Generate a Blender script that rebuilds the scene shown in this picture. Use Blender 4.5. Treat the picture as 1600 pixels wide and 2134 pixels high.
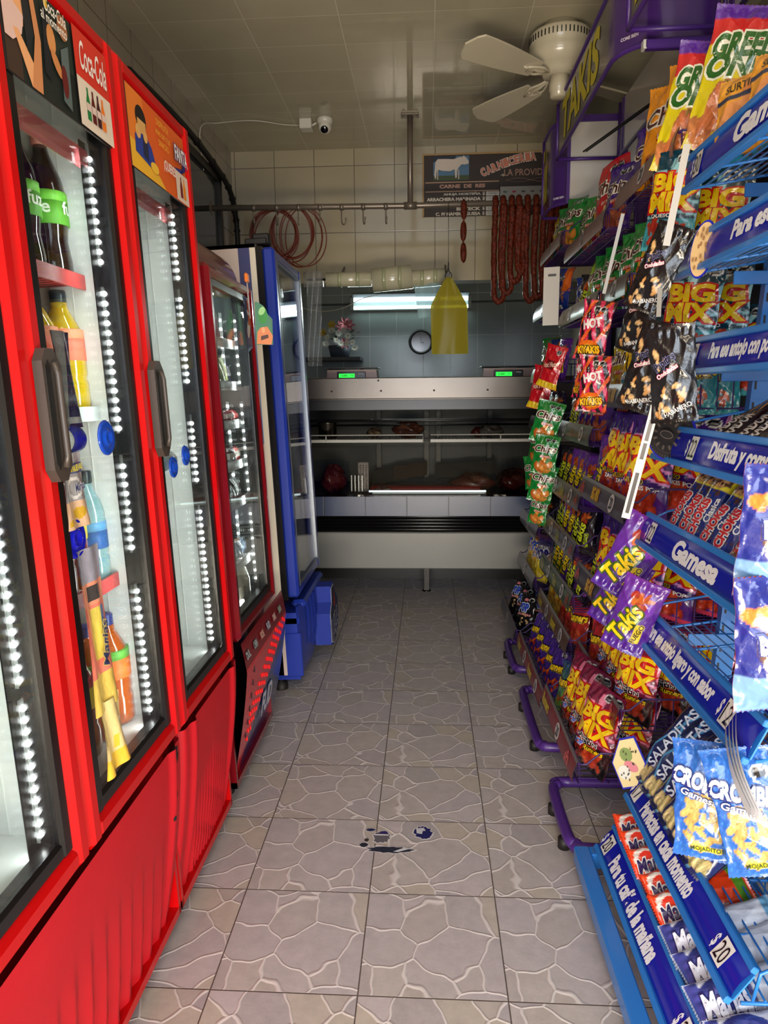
import bpy, bmesh, math, random
import numpy as np
from mathutils import Matrix, Vector, Euler

scene = bpy.context.scene
for o in list(bpy.data.objects):
    bpy.data.objects.remove(o)

# ---------------------------------------------------------------- camera, world, exposure
CAMH = 1.30
_f = 1500.0
_yd = np.array([90., -249., _f]); _yd /= np.linalg.norm(_yd)
_xd = np.array([1., 0., -90. / _f]); _xd -= _xd.dot(_yd) * _yd; _xd /= np.linalg.norm(_xd)
_dn = np.cross(_yd, _xd)
if _dn[1] < 0: _dn = -_dn
_M = np.stack([_xd, _yd, -_dn], 1)          # camera (x right, y down, z forward) = _M @ world

cam_data = bpy.data.cameras.new('camera')
cam = bpy.data.objects.new('camera', cam_data)
scene.collection.objects.link(cam)
cam_data.sensor_fit = 'VERTICAL'; cam_data.sensor_height = 24.0
cam_data.lens = 24.0 * _f / 2134.0
cam_data.clip_start = 0.02; cam_data.clip_end = 60
_R = Matrix([[*(_M[0])], [*(-_M[1])], [*(-_M[2])]]).transposed()   # columns: cam x, y(up), z(back) in world
cam.matrix_world = Matrix.Translation((0, 0, CAMH)) @ _R.to_4x4()
scene.camera = cam

world = bpy.data.worlds.new('street_sky'); scene.world = world
world.use_nodes = True
wn = world.node_tree
bg = wn.nodes['Background']
sky = wn.nodes.new('ShaderNodeTexSky'); sky.sky_type = 'PREETHAM' if False else 'HOSEK_WILKIE'
sky.sun_direction = (-0.3, 0.35, 0.85); sky.turbidity = 6.0
mixw = wn.nodes.new('ShaderNodeMix'); mixw.data_type = 'RGBA'
mixw.inputs[0].default_value = 0.75
wn.links.new(sky.outputs[0], mixw.inputs[6]); mixw.inputs[7].default_value = (0.72, 0.80, 0.95, 1)
wn.links.new(mixw.outputs[2], bg.inputs[0])
bg.inputs[1].default_value = 1.6

scene.view_settings.view_transform = 'Standard'
scene.view_settings.look = 'None'
scene.view_settings.gamma = 1.0
scene.view_settings.use_curve_mapping = False
scene.view_settings.exposure = 0.38

def area(name, loc, target, sx, sy, power, color=(1, 1, 1), spread=math.pi):
    l = bpy.data.lights.new(name, 'AREA'); l.shape = 'RECTANGLE'; l.size = sx; l.size_y = sy
    l.energy = power; l.color = color; l.spread = spread
    o = bpy.data.objects.new(name, l); scene.collection.objects.link(o)
    o.location = loc
    d = Vector(target) - Vector(loc)
    o.rotation_euler = d.to_track_quat('-Z', 'Y').to_euler()
    return o
# shop ceiling tubes (behind and above the camera), daylight of the open shop front, tube of the back room
area('ceiling_tube_light', (-0.1, 0.35, 2.60), (-0.1, 1.6, 0), 1.2, 0.12, 8, (1.0, 0.86, 0.66))
area('shopfront_daylight', (0.1, -1.35, 1.55), (0.05, 1.0, 0.35), 2.3, 1.6, 32, (0.84, 0.91, 1.0), 2.2)
area('pavement_bounce_fill', (0.1, -0.80, 0.25), (0.1, 2.6, 2.9), 2.2, 0.5, 92, (1.0, 0.87, 0.68))  # added lamp aimed upward to brighten the ceiling, in place of pavement bounce
area('back_room_tube_light', (-0.16, 6.85, 2.12), (-0.16, 6.2, 1.6), 1.15, 0.06, 12, (0.86, 1.0, 0.95))

# ---------------------------------------------------------------- helpers
col = scene.collection
rnd = random.Random(7)
PI = math.pi

def C(r, g=None, b=None):
    if g is None: r, g, b = r
    f = lambda v: (v / 255 / 12.92) if v / 255 <= 0.04045 else ((v / 255 + 0.055) / 1.055) ** 2.4
    return (f(r), f(g), f(b))

def at(px, py, axis, val):
    """world point on the plane axis=val seen at the photograph's pixel (used to read real places off the photo)"""
    d = _M.T @ np.array([(px - 800) / _f, (py - 1067) / _f, 1.0])
    i = 'XYZ'.index(axis); o = (0, 0, CAMH)
    t = (val - o[i]) / d[i]
    return Vector((o[0] + t * d[0], o[1] + t * d[1], o[2] + t * d[2]))

class MB:
    """collects geometry blocks (vertices, faces, face colours, material index, smooth) into one mesh"""
    def __init__(s): s.b = []
    def add(s, V, F, c=(1, 1, 1), m=0, sm=False, M=None, cc=None):
        V = np.asarray(V, float).reshape(-1, 3)
        if M is not None:
            A = np.array(M); V = V @ A[:3, :3].T + A[:3, 3]
        s.b.append((V, [tuple(f) for f in F], c, m, sm, cc)); return s
    def merge(s, o, M=None):
        for (V, F, c, m, sm, cc) in o.b: s.add(V, F, c, m, sm, M, cc)
        return s
    def box(s, lo, hi, c=(1, 1, 1), m=0, M=None, bev=0.0):
        x0, y0, z0 = lo; x1, y1, z1 = hi
        if x0 > x1: x0, x1 = x1, x0
        if y0 > y1: y0, y1 = y1, y0
        if z0 > z1: z0, z1 = z1, z0
        if bev <= 0:
            V = [(x0,y0,z0),(x1,y0,z0),(x1,y1,z0),(x0,y1,z0),(x0,y0,z1),(x1,y0,z1),(x1,y1,z1),(x0,y1,z1)]
            F = [(0,3,2,1),(4,5,6,7),(0,1,5,4),(1,2,6,5),(2,3,7,6),(3,0,4,7)]
            return s.add(V, F, c, m, False, M)
        b = min(bev, (x1-x0)/2.01, (y1-y0)/2.01, (z1-z0)/2.01)
        V = []; idx = {}
        for ix, (X, dx) in enumerate(((x0, b), (x1, -b))):
            for iy, (Y, dy) in enumerate(((y0, b), (y1, -b))):
                for iz, (Z, dz) in enumerate(((z0, b), (z1, -b))):
                    idx[ix,iy,iz,0] = len(V); V.append((X, Y+dy, Z+dz))
                    idx[ix,iy,iz,1] = len(V); V.append((X+dx, Y, Z+dz))
                    idx[ix,iy,iz,2] = len(V); V.append((X+dx, Y+dy, Z))
        F = []
        q = ((0,0),(1,0),(1,1),(0,1))
        for k in (0, 1):
            F.append([idx[k,a,b_,0] for a, b_ in (q if k else q[::-1])])
            F.append([idx[a,k,b_,1] for a, b_ in (q[::-1] if k else q)])
            F.append([idx[a,b_,k,2] for a, b_ in (q if k else q[::-1])])
        for a in (0, 1):
            for b_ in (0, 1):
                F.append((idx[a,b_,0,0], idx[a,b_,1,0], idx[a,b_,1,1], idx[a,b_,0,1]))
                F.append((idx[a,0,b_,0], idx[a,1,b_,0], idx[a,1,b_,2], idx[a,0,b_,2]))
                F.append((idx[0,a,b_,1], idx[1,a,b_,1], idx[1,a,b_,2], idx[0,a,b_,2]))
                for d in (0, 1): F.append((idx[a,b_,d,0], idx[a,b_,d,1], idx[a,b_,d,2]))
        return s.add(V, F, c, m, False, M)
    def tube(s, path, r, c=(1, 1, 1), m=0, n=6, closed=False, M=None, cap=True):
        P = [Vector(p) for p in path]; V = []; F = []; N = len(P)
        rr = r if hasattr(r, '__len__') else [r] * N
        up = None
        for i, p in enumerate(P):
            a = P[i-1] if (i > 0 or closed) else p
            b = P[(i+1) % N] if (i < N-1 or closed) else p
            t = (b - a).normalized() if (b - a).length > 1e-9 else Vector((0, 0, 1))
            if up is None:
                up = Vector((0, 0, 1)) if abs(t.z) < .9 else Vector((1, 0, 0))
            u = (up - t * up.dot(t))
            u = u.normalized() if u.length > 1e-6 else t.orthogonal().normalized()
            up = u; w = t.cross(u)
            for k in range(n):
                a_ = 2 * PI * k / n
                V.append(p + (u * math.cos(a_) + w * math.sin(a_)) * rr[i])
        for i in range(N if closed else N - 1):
            j = (i + 1) % N
            for k in range(n):
                l = (k + 1) % n
                F.append((i*n+k, i*n+l, j*n+l, j*n+k))
        if not closed and cap:
            F.append(tuple(range(n))[::-1]); F.append(tuple((N-1)*n + k for k in range(n)))
        return s.add([tuple(v) for v in V], F, c, m, n > 4, M)
    def cyl(s, p0, p1, r, c=(1, 1, 1), m=0, n=16, M=None): return s.tube([p0, p1], r, c, m, n, False, M)
    def lathe(s, prof, c=(1, 1, 1), m=0, n=20, M=None, cols=None, sy=1.0, cap=True):
        V = []; F = []; cc = []
        for (r, z) in prof:
            for k in range(n):
                a = 2 * PI * k / n; V.append((r * math.cos(a), r * math.sin(a) * sy, z))
        for i in range(len(prof) - 1):
            for k in range(n):
                l = (k + 1) % n; F.append((i*n+k, i*n+l, (i+1)*n+l, (i+1)*n+k))
                if cols: cc.append(cols[i])
        if cap: F.append(tuple(range(n))[::-1]); F.append(tuple((len(prof)-1)*n + k for k in range(n)))
        if cols and cap: cc += [cols[0], cols[-1]]
        return s.add(V, F, c, m, True, M, cc if cols else None)
    def poly(s, pts, t, c=(1, 1, 1), m=0, M=None):
        """flat outline in xz (y=0 front) extruded to y=t"""
        n = len(pts)
        V = [(x, 0, z) for x, z in pts] + [(x, t, z) for x, z in pts]
        F = [tuple(range(n)), tuple(range(n, 2*n))[::-1]] + [(i, i+n, (i+1) % n + n, (i+1) % n) for i in range(n)]
        return s.add(V, F, c, m, False, M)
    def grid(s, fn, nu, nv, c=(1, 1, 1), m=0, M=None, colfn=None, flip=False):
        us = np.linspace(0, 1, nu + 1); vs = np.linspace(0, 1, nv + 1)
        V = [fn(u, v) for v in vs for u in us]; F = []; cc = [] if colfn else None
        for j in range(nv):
            for i in range(nu):
                a = j*(nu+1)+i
                f = (a, a+1, a+nu+2, a+nu+1)
                F.append(f[::-1] if flip else f)
                if colfn: cc.append(colfn((us[i]+us[i+1])/2, (vs[j]+vs[j+1])/2))
        return s.add(V, F, c, m, True, M, cc)
    def mesh(s, name, mats):
        nv = sum(len(b[0]) for b in s.b)
        V = np.concatenate([b[0] for b in s.b]) if s.b else np.zeros((0, 3))
        faces = []; mi = []; sm = []; cols = []
        off = 0
        for (v, F, c, m, sg, cc) in s.b:
            for k, f in enumerate(F):
                faces.append([i + off for i in f]); mi.append(m); sm.append(sg)
                if cc is None: cols.extend([(*c, 1.0)] * len(f))
                else:
                    q = cc[k]
                    if hasattr(q[0], '__len__'): cols.extend([(*x, 1.0) for x in q])
                    else: cols.extend([(*q, 1.0)] * len(f))
            off += len(v)
        me = bpy.data.meshes.new(name)
        me.from_pydata(V.tolist(), [], faces)
        at_ = me.color_attributes.new('Col', 'FLOAT_COLOR', 'CORNER')
        at_.data.foreach_set('color', np.array(cols, np.float32).ravel())
        me.polygons.foreach_set('material_index', mi)
        me.polygons.foreach_set('use_smooth', sm)
        for m_ in (mats if isinstance(mats, (list, tuple)) else [mats]): me.materials.append(m_)
        me.update()
        return me
    def build(s, name, mats, parent=None, label=None, fix=False):
        me = s.mesh(name, mats)
        if fix:
            bm = bmesh.new(); bm.from_mesh(me); bmesh.ops.recalc_face_normals(bm, faces=bm.faces); bm.to_mesh(me); bm.free()
        o = bpy.data.objects.new(name, me); col.objects.link(o)
        if parent is not None: o.parent = parent
        if label: o['label'] = label
        return o

def thing(name, label, cat, loc=(0, 0, 0), group=None, M=None):
    o = bpy.data.objects.new(name, None); col.objects.link(o)
    o.empty_display_size = 0.05
    if M is not None: o.matrix_basis = M
    else: o.location = loc
    o['label'] = label; o['category'] = cat
    if group: o['group'] = group
    return o
def tag(o, label, cat, group=None, M=None):
    o['label'] = label; o['category'] = cat
    if group: o['group'] = group
    if M is not None: o.matrix_basis = M
    return o
def structure(o, label=None):
    o['kind'] = 'structure'
    if label: o['label'] = label
    return o

# ---------------------------------------------------------------- materials
MAT = {}
def mat(name, color=None, rough=0.5, metal=0.0, coat=0.0, bump=0.0, bscale=20, emit=0.0, noise=0.0, nscale=6, trans=0.0, alpha=1.0, spec=0.5):
    if name in MAT: return MAT[name]
    m = bpy.data.materials.new(name); m.use_nodes = True
    nt = m.node_tree; p = nt.nodes['Principled BSDF']
    p.inputs['Roughness'].default_value = rough
    p.inputs['Metallic'].default_value = metal
    p.inputs['Coat Weight'].default_value = coat
    p.inputs['Coat Roughness'].default_value = 0.08
    p.inputs['Specular IOR Level'].default_value = spec
    p.inputs['Alpha'].default_value = alpha
    p.inputs['Transmission Weight'].default_value = trans
    src = None
    if color is None:
        a = nt.nodes.new('ShaderNodeAttribute'); a.attribute_name = 'Col'; src = a.outputs['Color']
    tc = nt.nodes.new('ShaderNodeTexCoord')
    if noise > 0:
        n = nt.nodes.new('ShaderNodeTexNoise'); n.inputs['Scale'].default_value = nscale; n.inputs['Detail'].default_value = 6
        nt.links.new(tc.outputs['Object'], n.inputs['Vector'])
        r = nt.nodes.new('ShaderNodeMapRange'); r.inputs[1].default_value = 0.3; r.inputs[2].default_value = 0.7
        r.inputs[3].default_value = 1 - noise; r.inputs[4].default_value = 1.0
        nt.links.new(n.outputs['Fac'], r.inputs[0])
        mx = nt.nodes.new('ShaderNodeMix'); mx.data_type = 'RGBA'; mx.blend_type = 'MULTIPLY'; mx.inputs[0].default_value = 1
        if src: nt.links.new(src, mx.inputs[6])
        else: mx.inputs[6].default_value = (*color, 1)
        nt.links.new(r.outputs[0], mx.inputs[7])
        src = mx.outputs[2]
    if src: nt.links.new(src, p.inputs['Base Color'])
    else: p.inputs['Base Color'].default_value = (*color, 1)
    if emit > 0:
        p.inputs['Emission Strength'].default_value = emit
        if src: nt.links.new(src, p.inputs['Emission Color'])
        else: p.inputs['Emission Color'].default_value = (*color, 1)
    if bump > 0:
        n = nt.nodes.new('ShaderNodeTexNoise'); n.inputs['Scale'].default_value = bscale; n.inputs['Detail'].default_value = 4
        nt.links.new(tc.outputs['Object'], n.inputs['Vector'])
        b = nt.nodes.new('ShaderNodeBump'); b.inputs['Strength'].default_value = bump; b.inputs['Distance'].default_value = 0.01
        nt.links.new(n.outputs['Fac'], b.inputs['Height']); nt.links.new(b.outputs[0], p.inputs['Normal'])
    MAT[name] = m
    return m

def glass_mat(name, tint=(0.96, 0.975, 0.97), refl=1.0, rough=0.0, ior=1.5, body=0.0, bodycol=(1, 1, 1)):
    if name in MAT: return MAT[name]
    m = bpy.data.materials.new(name); m.use_nodes = True; nt = m.node_tree
    for n in list(nt.nodes): nt.nodes.remove(n)
    out = nt.nodes.new('ShaderNodeOutputMaterial')
    tr = nt.nodes.new('ShaderNodeBsdfTransparent'); tr.inputs[0].default_value = (*tint, 1)
    gl = nt.nodes.new('ShaderNodeBsdfGlossy'); gl.inputs['Roughness'].default_value = rough
    lw = nt.nodes.new('ShaderNodeLayerWeight'); lw.inputs['Blend'].default_value = 0.5
    pw = nt.nodes.new('ShaderNodeMath'); pw.operation = 'POWER'; pw.inputs[1].default_value = 5.0
    nt.links.new(lw.outputs['Facing'], pw.inputs[0])
    fr = nt.nodes.new('ShaderNodeMath'); fr.operation = 'MULTIPLY_ADD'; fr.inputs[1].default_value = 0.9; fr.inputs[2].default_value = 0.035
    nt.links.new(pw.outputs[0], fr.inputs[0])
    mu = nt.nodes.new('ShaderNodeMath'); mu.operation = 'MULTIPLY'; mu.inputs[1].default_value = refl; mu.use_clamp = True
    nz = nt.nodes.new('ShaderNodeTexNoise'); nz.inputs['Scale'].default_value = 3.0
    bp = nt.nodes.new('ShaderNodeBump'); bp.inputs['Strength'].default_value = 0.004 if body == 0 else 0.5
    nt.links.new(nz.outputs[0], bp.inputs['Height']); nt.links.new(bp.outputs[0], gl.inputs['Normal'])
    nt.links.new(fr.outputs[0], mu.inputs[0])
    mx = nt.nodes.new('ShaderNodeMixShader')
    nt.links.new(mu.outputs[0], mx.inputs[0]); nt.links.new(tr.outputs[0], mx.inputs[1]); nt.links.new(gl.outputs[0], mx.inputs[2])
    last = mx
    if body > 0:
        df = nt.nodes.new('ShaderNodeBsdfDiffuse'); df.inputs[0].default_value = (*bodycol, 1)
        tl = nt.nodes.new('ShaderNodeBsdfTranslucent'); tl.inputs[0].default_value = (*bodycol, 1)
        a2 = nt.nodes.new('ShaderNodeMixShader'); a2.inputs[0].default_value = 0.4
        nt.links.new(df.outputs[0], a2.inputs[1]); nt.links.new(tl.outputs[0], a2.inputs[2])
        m3 = nt.nodes.new('ShaderNodeMixShader'); m3.inputs[0].default_value = body
        nt.links.new(mx.outputs[0], m3.inputs[1]); nt.links.new(a2.outputs[0], m3.inputs[2]); last = m3
    nt.links.new(last.outputs[0], out.inputs[0])
    MAT[name] = m
    return m

def tile_mat(name, color, grout, tx, tz, ox, oz, axes='XZ', line=0.003, rough=0.12, var=0.04, dirt=0.25, bumpy=0.3):
    """glazed tile grid in object (world) metres"""
    m = bpy.data.materials.new(name); m.use_nodes = True; nt = m.node_tree; p = nt.nodes['Principled BSDF']
    L = nt.links; N = nt.nodes.new
    g = N('ShaderNodeNewGeometry'); sp = N('ShaderNodeSeparateXYZ'); L.new(g.outputs['Position'], sp.inputs[0])
    def mth(op, a, b=None):
        n = N('ShaderNodeMath'); n.operation = op
        for i, v in enumerate((a, b)):
            if v is None: continue
            if isinstance(v, (int, float)): n.inputs[i].default_value = v
            else: L.new(v, n.inputs[i])
        return n.outputs[0]
    def ax(a, t, o):
        s = mth('DIVIDE', mth('SUBTRACT', sp.outputs[a], o), t)
        fr = mth('FRACT', s); d = mth('MULTIPLY', mth('MINIMUM', fr, mth('SUBTRACT', 1.0, fr)), t)
        return d, mth('FLOOR', s)
    d1, i1 = ax(axes[0], tx, ox); d2, i2 = ax(axes[1], tz, oz)
    d = mth('MINIMUM', d1, d2)
    mask = N('ShaderNodeMapRange'); mask.interpolation_type = 'SMOOTHSTEP'
    mask.inputs[1].default_value = line * 0.4; mask.inputs[2].default_value = line
    L.new(d, mask.inputs[0])
    cb = N('ShaderNodeCombineXYZ'); L.new(i1, cb.inputs[0]); L.new(i2, cb.inputs[1])
    wn_ = N('ShaderNodeTexWhiteNoise'); L.new(cb.outputs[0], wn_.inputs[0])
    v = N('ShaderNodeMapRange'); v.inputs[3].default_value = 1 - var; v.inputs[4].default_value = 1 + var; L.new(wn_.outputs[0], v.inputs[0])
    nz = N('ShaderNodeTexNoise'); nz.inputs['Scale'].default_value = 2.3; nz.inputs['Detail'].default_value = 8; L.new(g.outputs['Position'], nz.inputs['Vector'])
    dr = N('ShaderNodeMapRange'); dr.inputs[1].default_value = 0.35; dr.inputs[2].default_value = 0.65; dr.inputs[3].default_value = 1 - dirt; dr.inputs[4].default_value = 1
    L.new(nz.outputs[0], dr.inputs[0])
    sc = N('ShaderNodeVectorMath'); sc.operation = 'SCALE'; sc.inputs[0].default_value = color
    L.new(mth('MULTIPLY', v.outputs[0], dr.outputs[0]), sc.inputs['Scale'])
    mx = N('ShaderNodeMix'); mx.data_type = 'RGBA'; mx.inputs[6].default_value = (*grout, 1)
    L.new(mask.outputs[0], mx.inputs[0]); L.new(sc.outputs[0], mx.inputs[7]); L.new(mx.outputs[2], p.inputs['Base Color'])
    p.inputs['Roughness'].default_value = rough
    bp = N('ShaderNodeBump'); bp.inputs['Strength'].default_value = bumpy; bp.inputs['Distance'].default_value = 0.002
    nb = N('ShaderNodeTexNoise'); nb.inputs['Scale'].default_value = 4.0; L.new(g.outputs['Position'], nb.inputs['Vector'])
    L.new(mth('ADD', mask.outputs[0], mth('MULTIPLY', nb.outputs[0], 1.2)), bp.inputs['Height']); L.new(bp.outputs[0], p.inputs['Normal'])
    MAT[name] = m
    return m

PRINT = mat('printed_film', None, rough=0.24, coat=0.6, bump=0.6, bscale=22)
PAPER = mat('printed_paper', None, rough=0.55, noise=0.08)
PLAST = mat('coloured_plastic', None, rough=0.32, noise=0.06)
GLOSSY = mat('gloss_paint', None, rough=0.18, coat=0.3, noise=0.05, nscale=3)
METAL = mat('coloured_metal', None, rough=0.3, metal=0.9, noise=0.1)
MATTE = mat('matte_coloured', None, rough=0.8, noise=0.15, nscale=30)
GLASS = glass_mat('door_glass')
CLEARF = glass_mat('clear_film', tint=(0.9, 0.9, 0.88), refl=1.6, rough=0.12, body=0.12)

# ---------------------------------------------------------------- lettering
_tc = {}
def text_geo(s, bold=0.0, shear=0.0, res=3):
    key = (s, bold, shear)
    if key in _tc: return _tc[key]
    cu = bpy.data.curves.new('lettering', 'FONT'); cu.body = s; cu.size = 1.0; cu.resolution_u = res
    cu.offset = bold; cu.shear = shear; cu.fill_mode = 'FRONT'
    o = bpy.data.objects.new('lettering', cu); col.objects.link(o)
    dg = bpy.context.evaluated_depsgraph_get(); ev = o.evaluated_get(dg); me = ev.to_mesh()
    V = np.array([v.co[:2] for v in me.vertices]) if len(me.vertices) else np.zeros((0, 2))
    F = [tuple(p.vertices) for p in me.polygons]
    ev.to_mesh_clear(); bpy.data.objects.remove(o); bpy.data.curves.remove(cu)
    if len(V):
        V = V - V.min(0); size = V.max(0)
    else: size = np.array([1., 1.])
    _tc[key] = (V, F, size)
    return _tc[key]

def subdiv2d(V, F, mx):
    bm = bmesh.new()
    vs = [bm.verts.new((a, b, 0)) for a, b in V]
    for f in F:
        try: bm.faces.new([vs[i] for i in f])
        except ValueError: pass
    for _ in range(4):
        es = [e for e in bm.edges if e.calc_length() > mx]
        if not es: break
        bmesh.ops.subdivide_edges(bm, edges=es, cuts=1)
        bmesh.ops.triangulate(bm, faces=bm.faces)
    bm.verts.index_update()
    V2 = np.array([v.co[:2] for v in bm.verts]); F2 = [tuple(v.index for v in f.verts) for f in bm.faces]
    bm.free()
    return V2, F2

def put_text(mb, s, o, xd, yd, w, h, c, outline=None, bold=0.02, shear=0.0, off=0.0008, m=0, ob=0.05, keep=False):
    """flat lettering centred on o, fitted into w x h metres"""
    o = np.array(o, float); xd = np.array(xd, float); yd = np.array(yd, float); n = np.cross(xd, yd)
    V, F, size = text_geo(s, bold, shear)
    if not len(V): return
    sx, sy = w / size[0], h / size[1]
    if keep: sx = sy = min(sx, sy)
    def put(V_, c_, off_):
        P = V_ * [sx, sy] - [size[0] * sx / 2, size[1] * sy / 2]
        W = o + P[:, :1] * xd + P[:, 1:] * yd + n * off_
        mb.add(W, F_, c_, m)
    if outline is not None:
        V2, F2, s2 = text_geo(s, bold + ob, shear); F_ = F2
        P = V2 - s2 / 2 + size / 2
        put(P, outline, off)
        off = off * 2
    F_ = F
    put(V, c, off)
# ---------------------------------------------------------------- the room (x right, y into the shop, z up)
XL, XR, YB, YF, ZC = -1.285, 1.36, 4.97, -0.95, 2.865
Y2 = 7.05
TILE = 0.3275; TX0, TY0 = -0.152, 1.702
def floor_material():
    m = bpy.data.materials.new('flagstone_floor_tiles'); m.use_nodes = True; nt = m.node_tree; p = nt.nodes['Principled BSDF']
    L = nt.links; N = nt.nodes.new
    g = N('ShaderNodeNewGeometry'); sp = N('ShaderNodeSeparateXYZ'); L.new(g.outputs['Position'], sp.inputs[0])
    def mth(op, a, b=None, c=None):
        n = N('ShaderNodeMath'); n.operation = op
        for i, v in enumerate((a, b, c)):
            if v is None: continue
            if isinstance(v, (int, float)): n.inputs[i].default_value = v
            else: L.new(v, n.inputs[i])
        return n.outputs[0]
    sx = mth('DIVIDE', mth('SUBTRACT', sp.outputs['X'], TX0 + 3 * 0), TILE)
    sy = mth('DIVIDE', mth('SUBTRACT', sp.outputs['Y'], TY0), TILE)
    fx, fy = mth('FRACT', sx), mth('FRACT', sy)
    ix, iy = mth('FLOOR', sx), mth('FLOOR', sy)
    # the tile's printed flagstone pattern: irregular cells, one of four prints per tile
    idc = N('ShaderNodeCombineXYZ'); L.new(ix, idc.inputs[0]); L.new(iy, idc.inputs[1])
    wn_ = N('ShaderNodeTexWhiteNoise'); L.new(idc.outputs[0], wn_.inputs[0])
    pid = mth('FLOOR', mth('MULTIPLY', wn_.outputs[0], 3.0))
    cb = N('ShaderNodeCombineXYZ')
    L.new(mth('ADD', mth('MULTIPLY', fx, 1.0), mth('MULTIPLY', pid, 3.1)), cb.inputs[0]); L.new(mth('ADD', mth('MULTIPLY', fy, 1.0), mth('MULTIPLY', pid, 1.7)), cb.inputs[1])
    wob = N('ShaderNodeTexNoise'); wob.inputs['Scale'].default_value = 4; wob.inputs['Detail'].default_value = 1; L.new(cb.outputs[0], wob.inputs['Vector'])
    wsub = N('ShaderNodeVectorMath'); wsub.operation = 'SUBTRACT'; L.new(wob.outputs['Color'], wsub.inputs[0]); wsub.inputs[1].default_value = (.5, .5, .5)
    wsc = N('ShaderNodeVectorMath'); wsc.operation = 'SCALE'; wsc.inputs['Scale'].default_value = 0.13; L.new(wsub.outputs[0], wsc.inputs[0])
    wad = N('ShaderNodeVectorMath'); wad.operation = 'ADD'; L.new(cb.outputs[0], wad.inputs[0]); L.new(wsc.outputs[0], wad.inputs[1])
    ve = N('ShaderNodeTexVoronoi'); ve.feature = 'DISTANCE_TO_EDGE'; ve.inputs['Scale'].default_value = 2.8; L.new(wad.outputs[0], ve.inputs['Vector'])
    vc = N('ShaderNodeTexVoronoi'); vc.feature = 'F1'; vc.inputs['Scale'].default_value = 2.8; L.new(wad.outputs[0], vc.inputs['Vector'])
    ln = N('ShaderNodeMapRange'); ln.interpolation_type = 'SMOOTHSTEP'; ln.inputs[1].default_value = 0.006; ln.inputs[2].default_value = 0.034; ln.inputs[3].default_value = 1; ln.inputs[4].default_value = 0
    L.new(ve.outputs['Distance'], ln.inputs[0])
    sc = N('ShaderNodeSeparateColor'); L.new(vc.outputs['Color'], sc.inputs[0])
    ramp = N('ShaderNodeValToRGB'); e = ramp.color_ramp
    e.elements[0].color = (*C(176, 166, 158), 1); e.elements[0].position = 0.0
    e.elements[1].color = (*C(186, 176, 176), 1); e.elements[1].position = 1.0
    x = e.elements.new(0.35); x.color = (*C(178, 170, 172), 1)
    x = e.elements.new(0.6); x.color = (*C(182, 172, 160), 1)
    x = e.elements.new(0.8); x.color = (*C(168, 160, 162), 1)
    L.new(sc.outputs[0], ramp.inputs[0])
    nz = N('ShaderNodeTexNoise'); nz.inputs['Scale'].default_value = 26; nz.inputs['Detail'].default_value = 10; nz.inputs['Roughness'].default_value = .7; L.new(g.outputs['Position'], nz.inputs['Vector'])
    nr = N('ShaderNodeMapRange'); nr.inputs[1].default_value = .3; nr.inputs[2].default_value = .7; nr.inputs[3].default_value = .84; nr.inputs[4].default_value = 1.06; L.new(nz.outputs[0], nr.inputs[0])
    mot = N('ShaderNodeMix'); mot.data_type = 'RGBA'; mot.blend_type = 'MULTIPLY'; mot.inputs[0].default_value = 1; L.new(ramp.outputs[0], mot.inputs[6]); L.new(nr.outputs[0], mot.inputs[7])
    m1 = N('ShaderNodeMix'); m1.data_type = 'RGBA'; L.new(mot.outputs[2], m1.inputs[6]); m1.inputs[7].default_value = (*C(212, 204, 200), 1)
    L.new(mth('MULTIPLY', ln.outputs[0], 0.8), m1.inputs[0])
    dd = mth('MULTIPLY', mth('MINIMUM', mth('MINIMUM', fx, mth('SUBTRACT', 1.0, fx)), mth('MINIMUM', fy, mth('SUBTRACT', 1.0, fy))), TILE)
    gm = N('ShaderNodeMapRange'); gm.interpolation_type = 'SMOOTHSTEP'; gm.inputs[1].default_value = .0007; gm.inputs[2].default_value = .0022; L.new(dd, gm.inputs[0])
    m2 = N('ShaderNodeMix'); m2.data_type = 'RGBA'; m2.inputs[6].default_value = (*C(84, 74, 68), 1); L.new(m1.outputs[2], m2.inputs[7]); L.new(gm.outputs[0], m2.inputs[0])
    L.new(m2.outputs[2], p.inputs['Base Color'])
    p.inputs['Roughness'].default_value = 0.42
    bp = N('ShaderNodeBump'); bp.inputs['Strength'].default_value = 0.35; bp.inputs['Distance'].default_value = 0.004
    L.new(mth('ADD', mth('ADD', ln.outputs[0], gm.outputs[0]), mth('MULTIPLY', nz.outputs[0], .5)), bp.inputs['Height']); L.new(bp.outputs[0], p.inputs['Normal'])
    return m
def slab(name, lo, hi, m, label=None, holes=None):
    o = MB().box(lo, hi).build(name, m); return structure(o, label)
WALL = tile_mat('cream_glazed_wall_tiles', C(174, 162, 134), C(96, 86, 72), 0.2627, 0.415, -1.0, 2.762, 'XZ', 0.0032, rough=0.13, dirt=0.12)
WALLS = tile_mat('cream_side_wall_tiles', C(165, 154, 134), C(96, 86, 72), 0.25, 0.415, 0.1, 2.762, 'YZ', 0.0032, rough=0.15, dirt=0.15)
CEIL = tile_mat('glazed_ceiling_tiles', C(184, 176, 150), C(212, 204, 180), 0.403, 0.257, 0.032, 3.3, 'XY', 0.0022, rough=0.055, dirt=0.10, bumpy=0.25)
BACKT = tile_mat('grey_back_wall_tiles', C(118, 124, 126), C(150, 152, 150), 0.256, 0.385, -0.548, 1.835, 'XZ', 0.004, rough=0.18, dirt=0.12)
slab('floor', (XL - .1, YF, -.08), (XR + .1, Y2 + .1, 0), floor_material(), 'beige flagstone-patterned floor tiles')
slab('ceiling', (XL - .1, YF, ZC), (XR + .1, YB + .15, ZC + .1), CEIL, 'glossy cream tiled ceiling')
slab('wall_left', (XL - .1, YF, 0), (XL, Y2 + .1, ZC), WALLS, 'cream tiled side wall')
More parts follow.
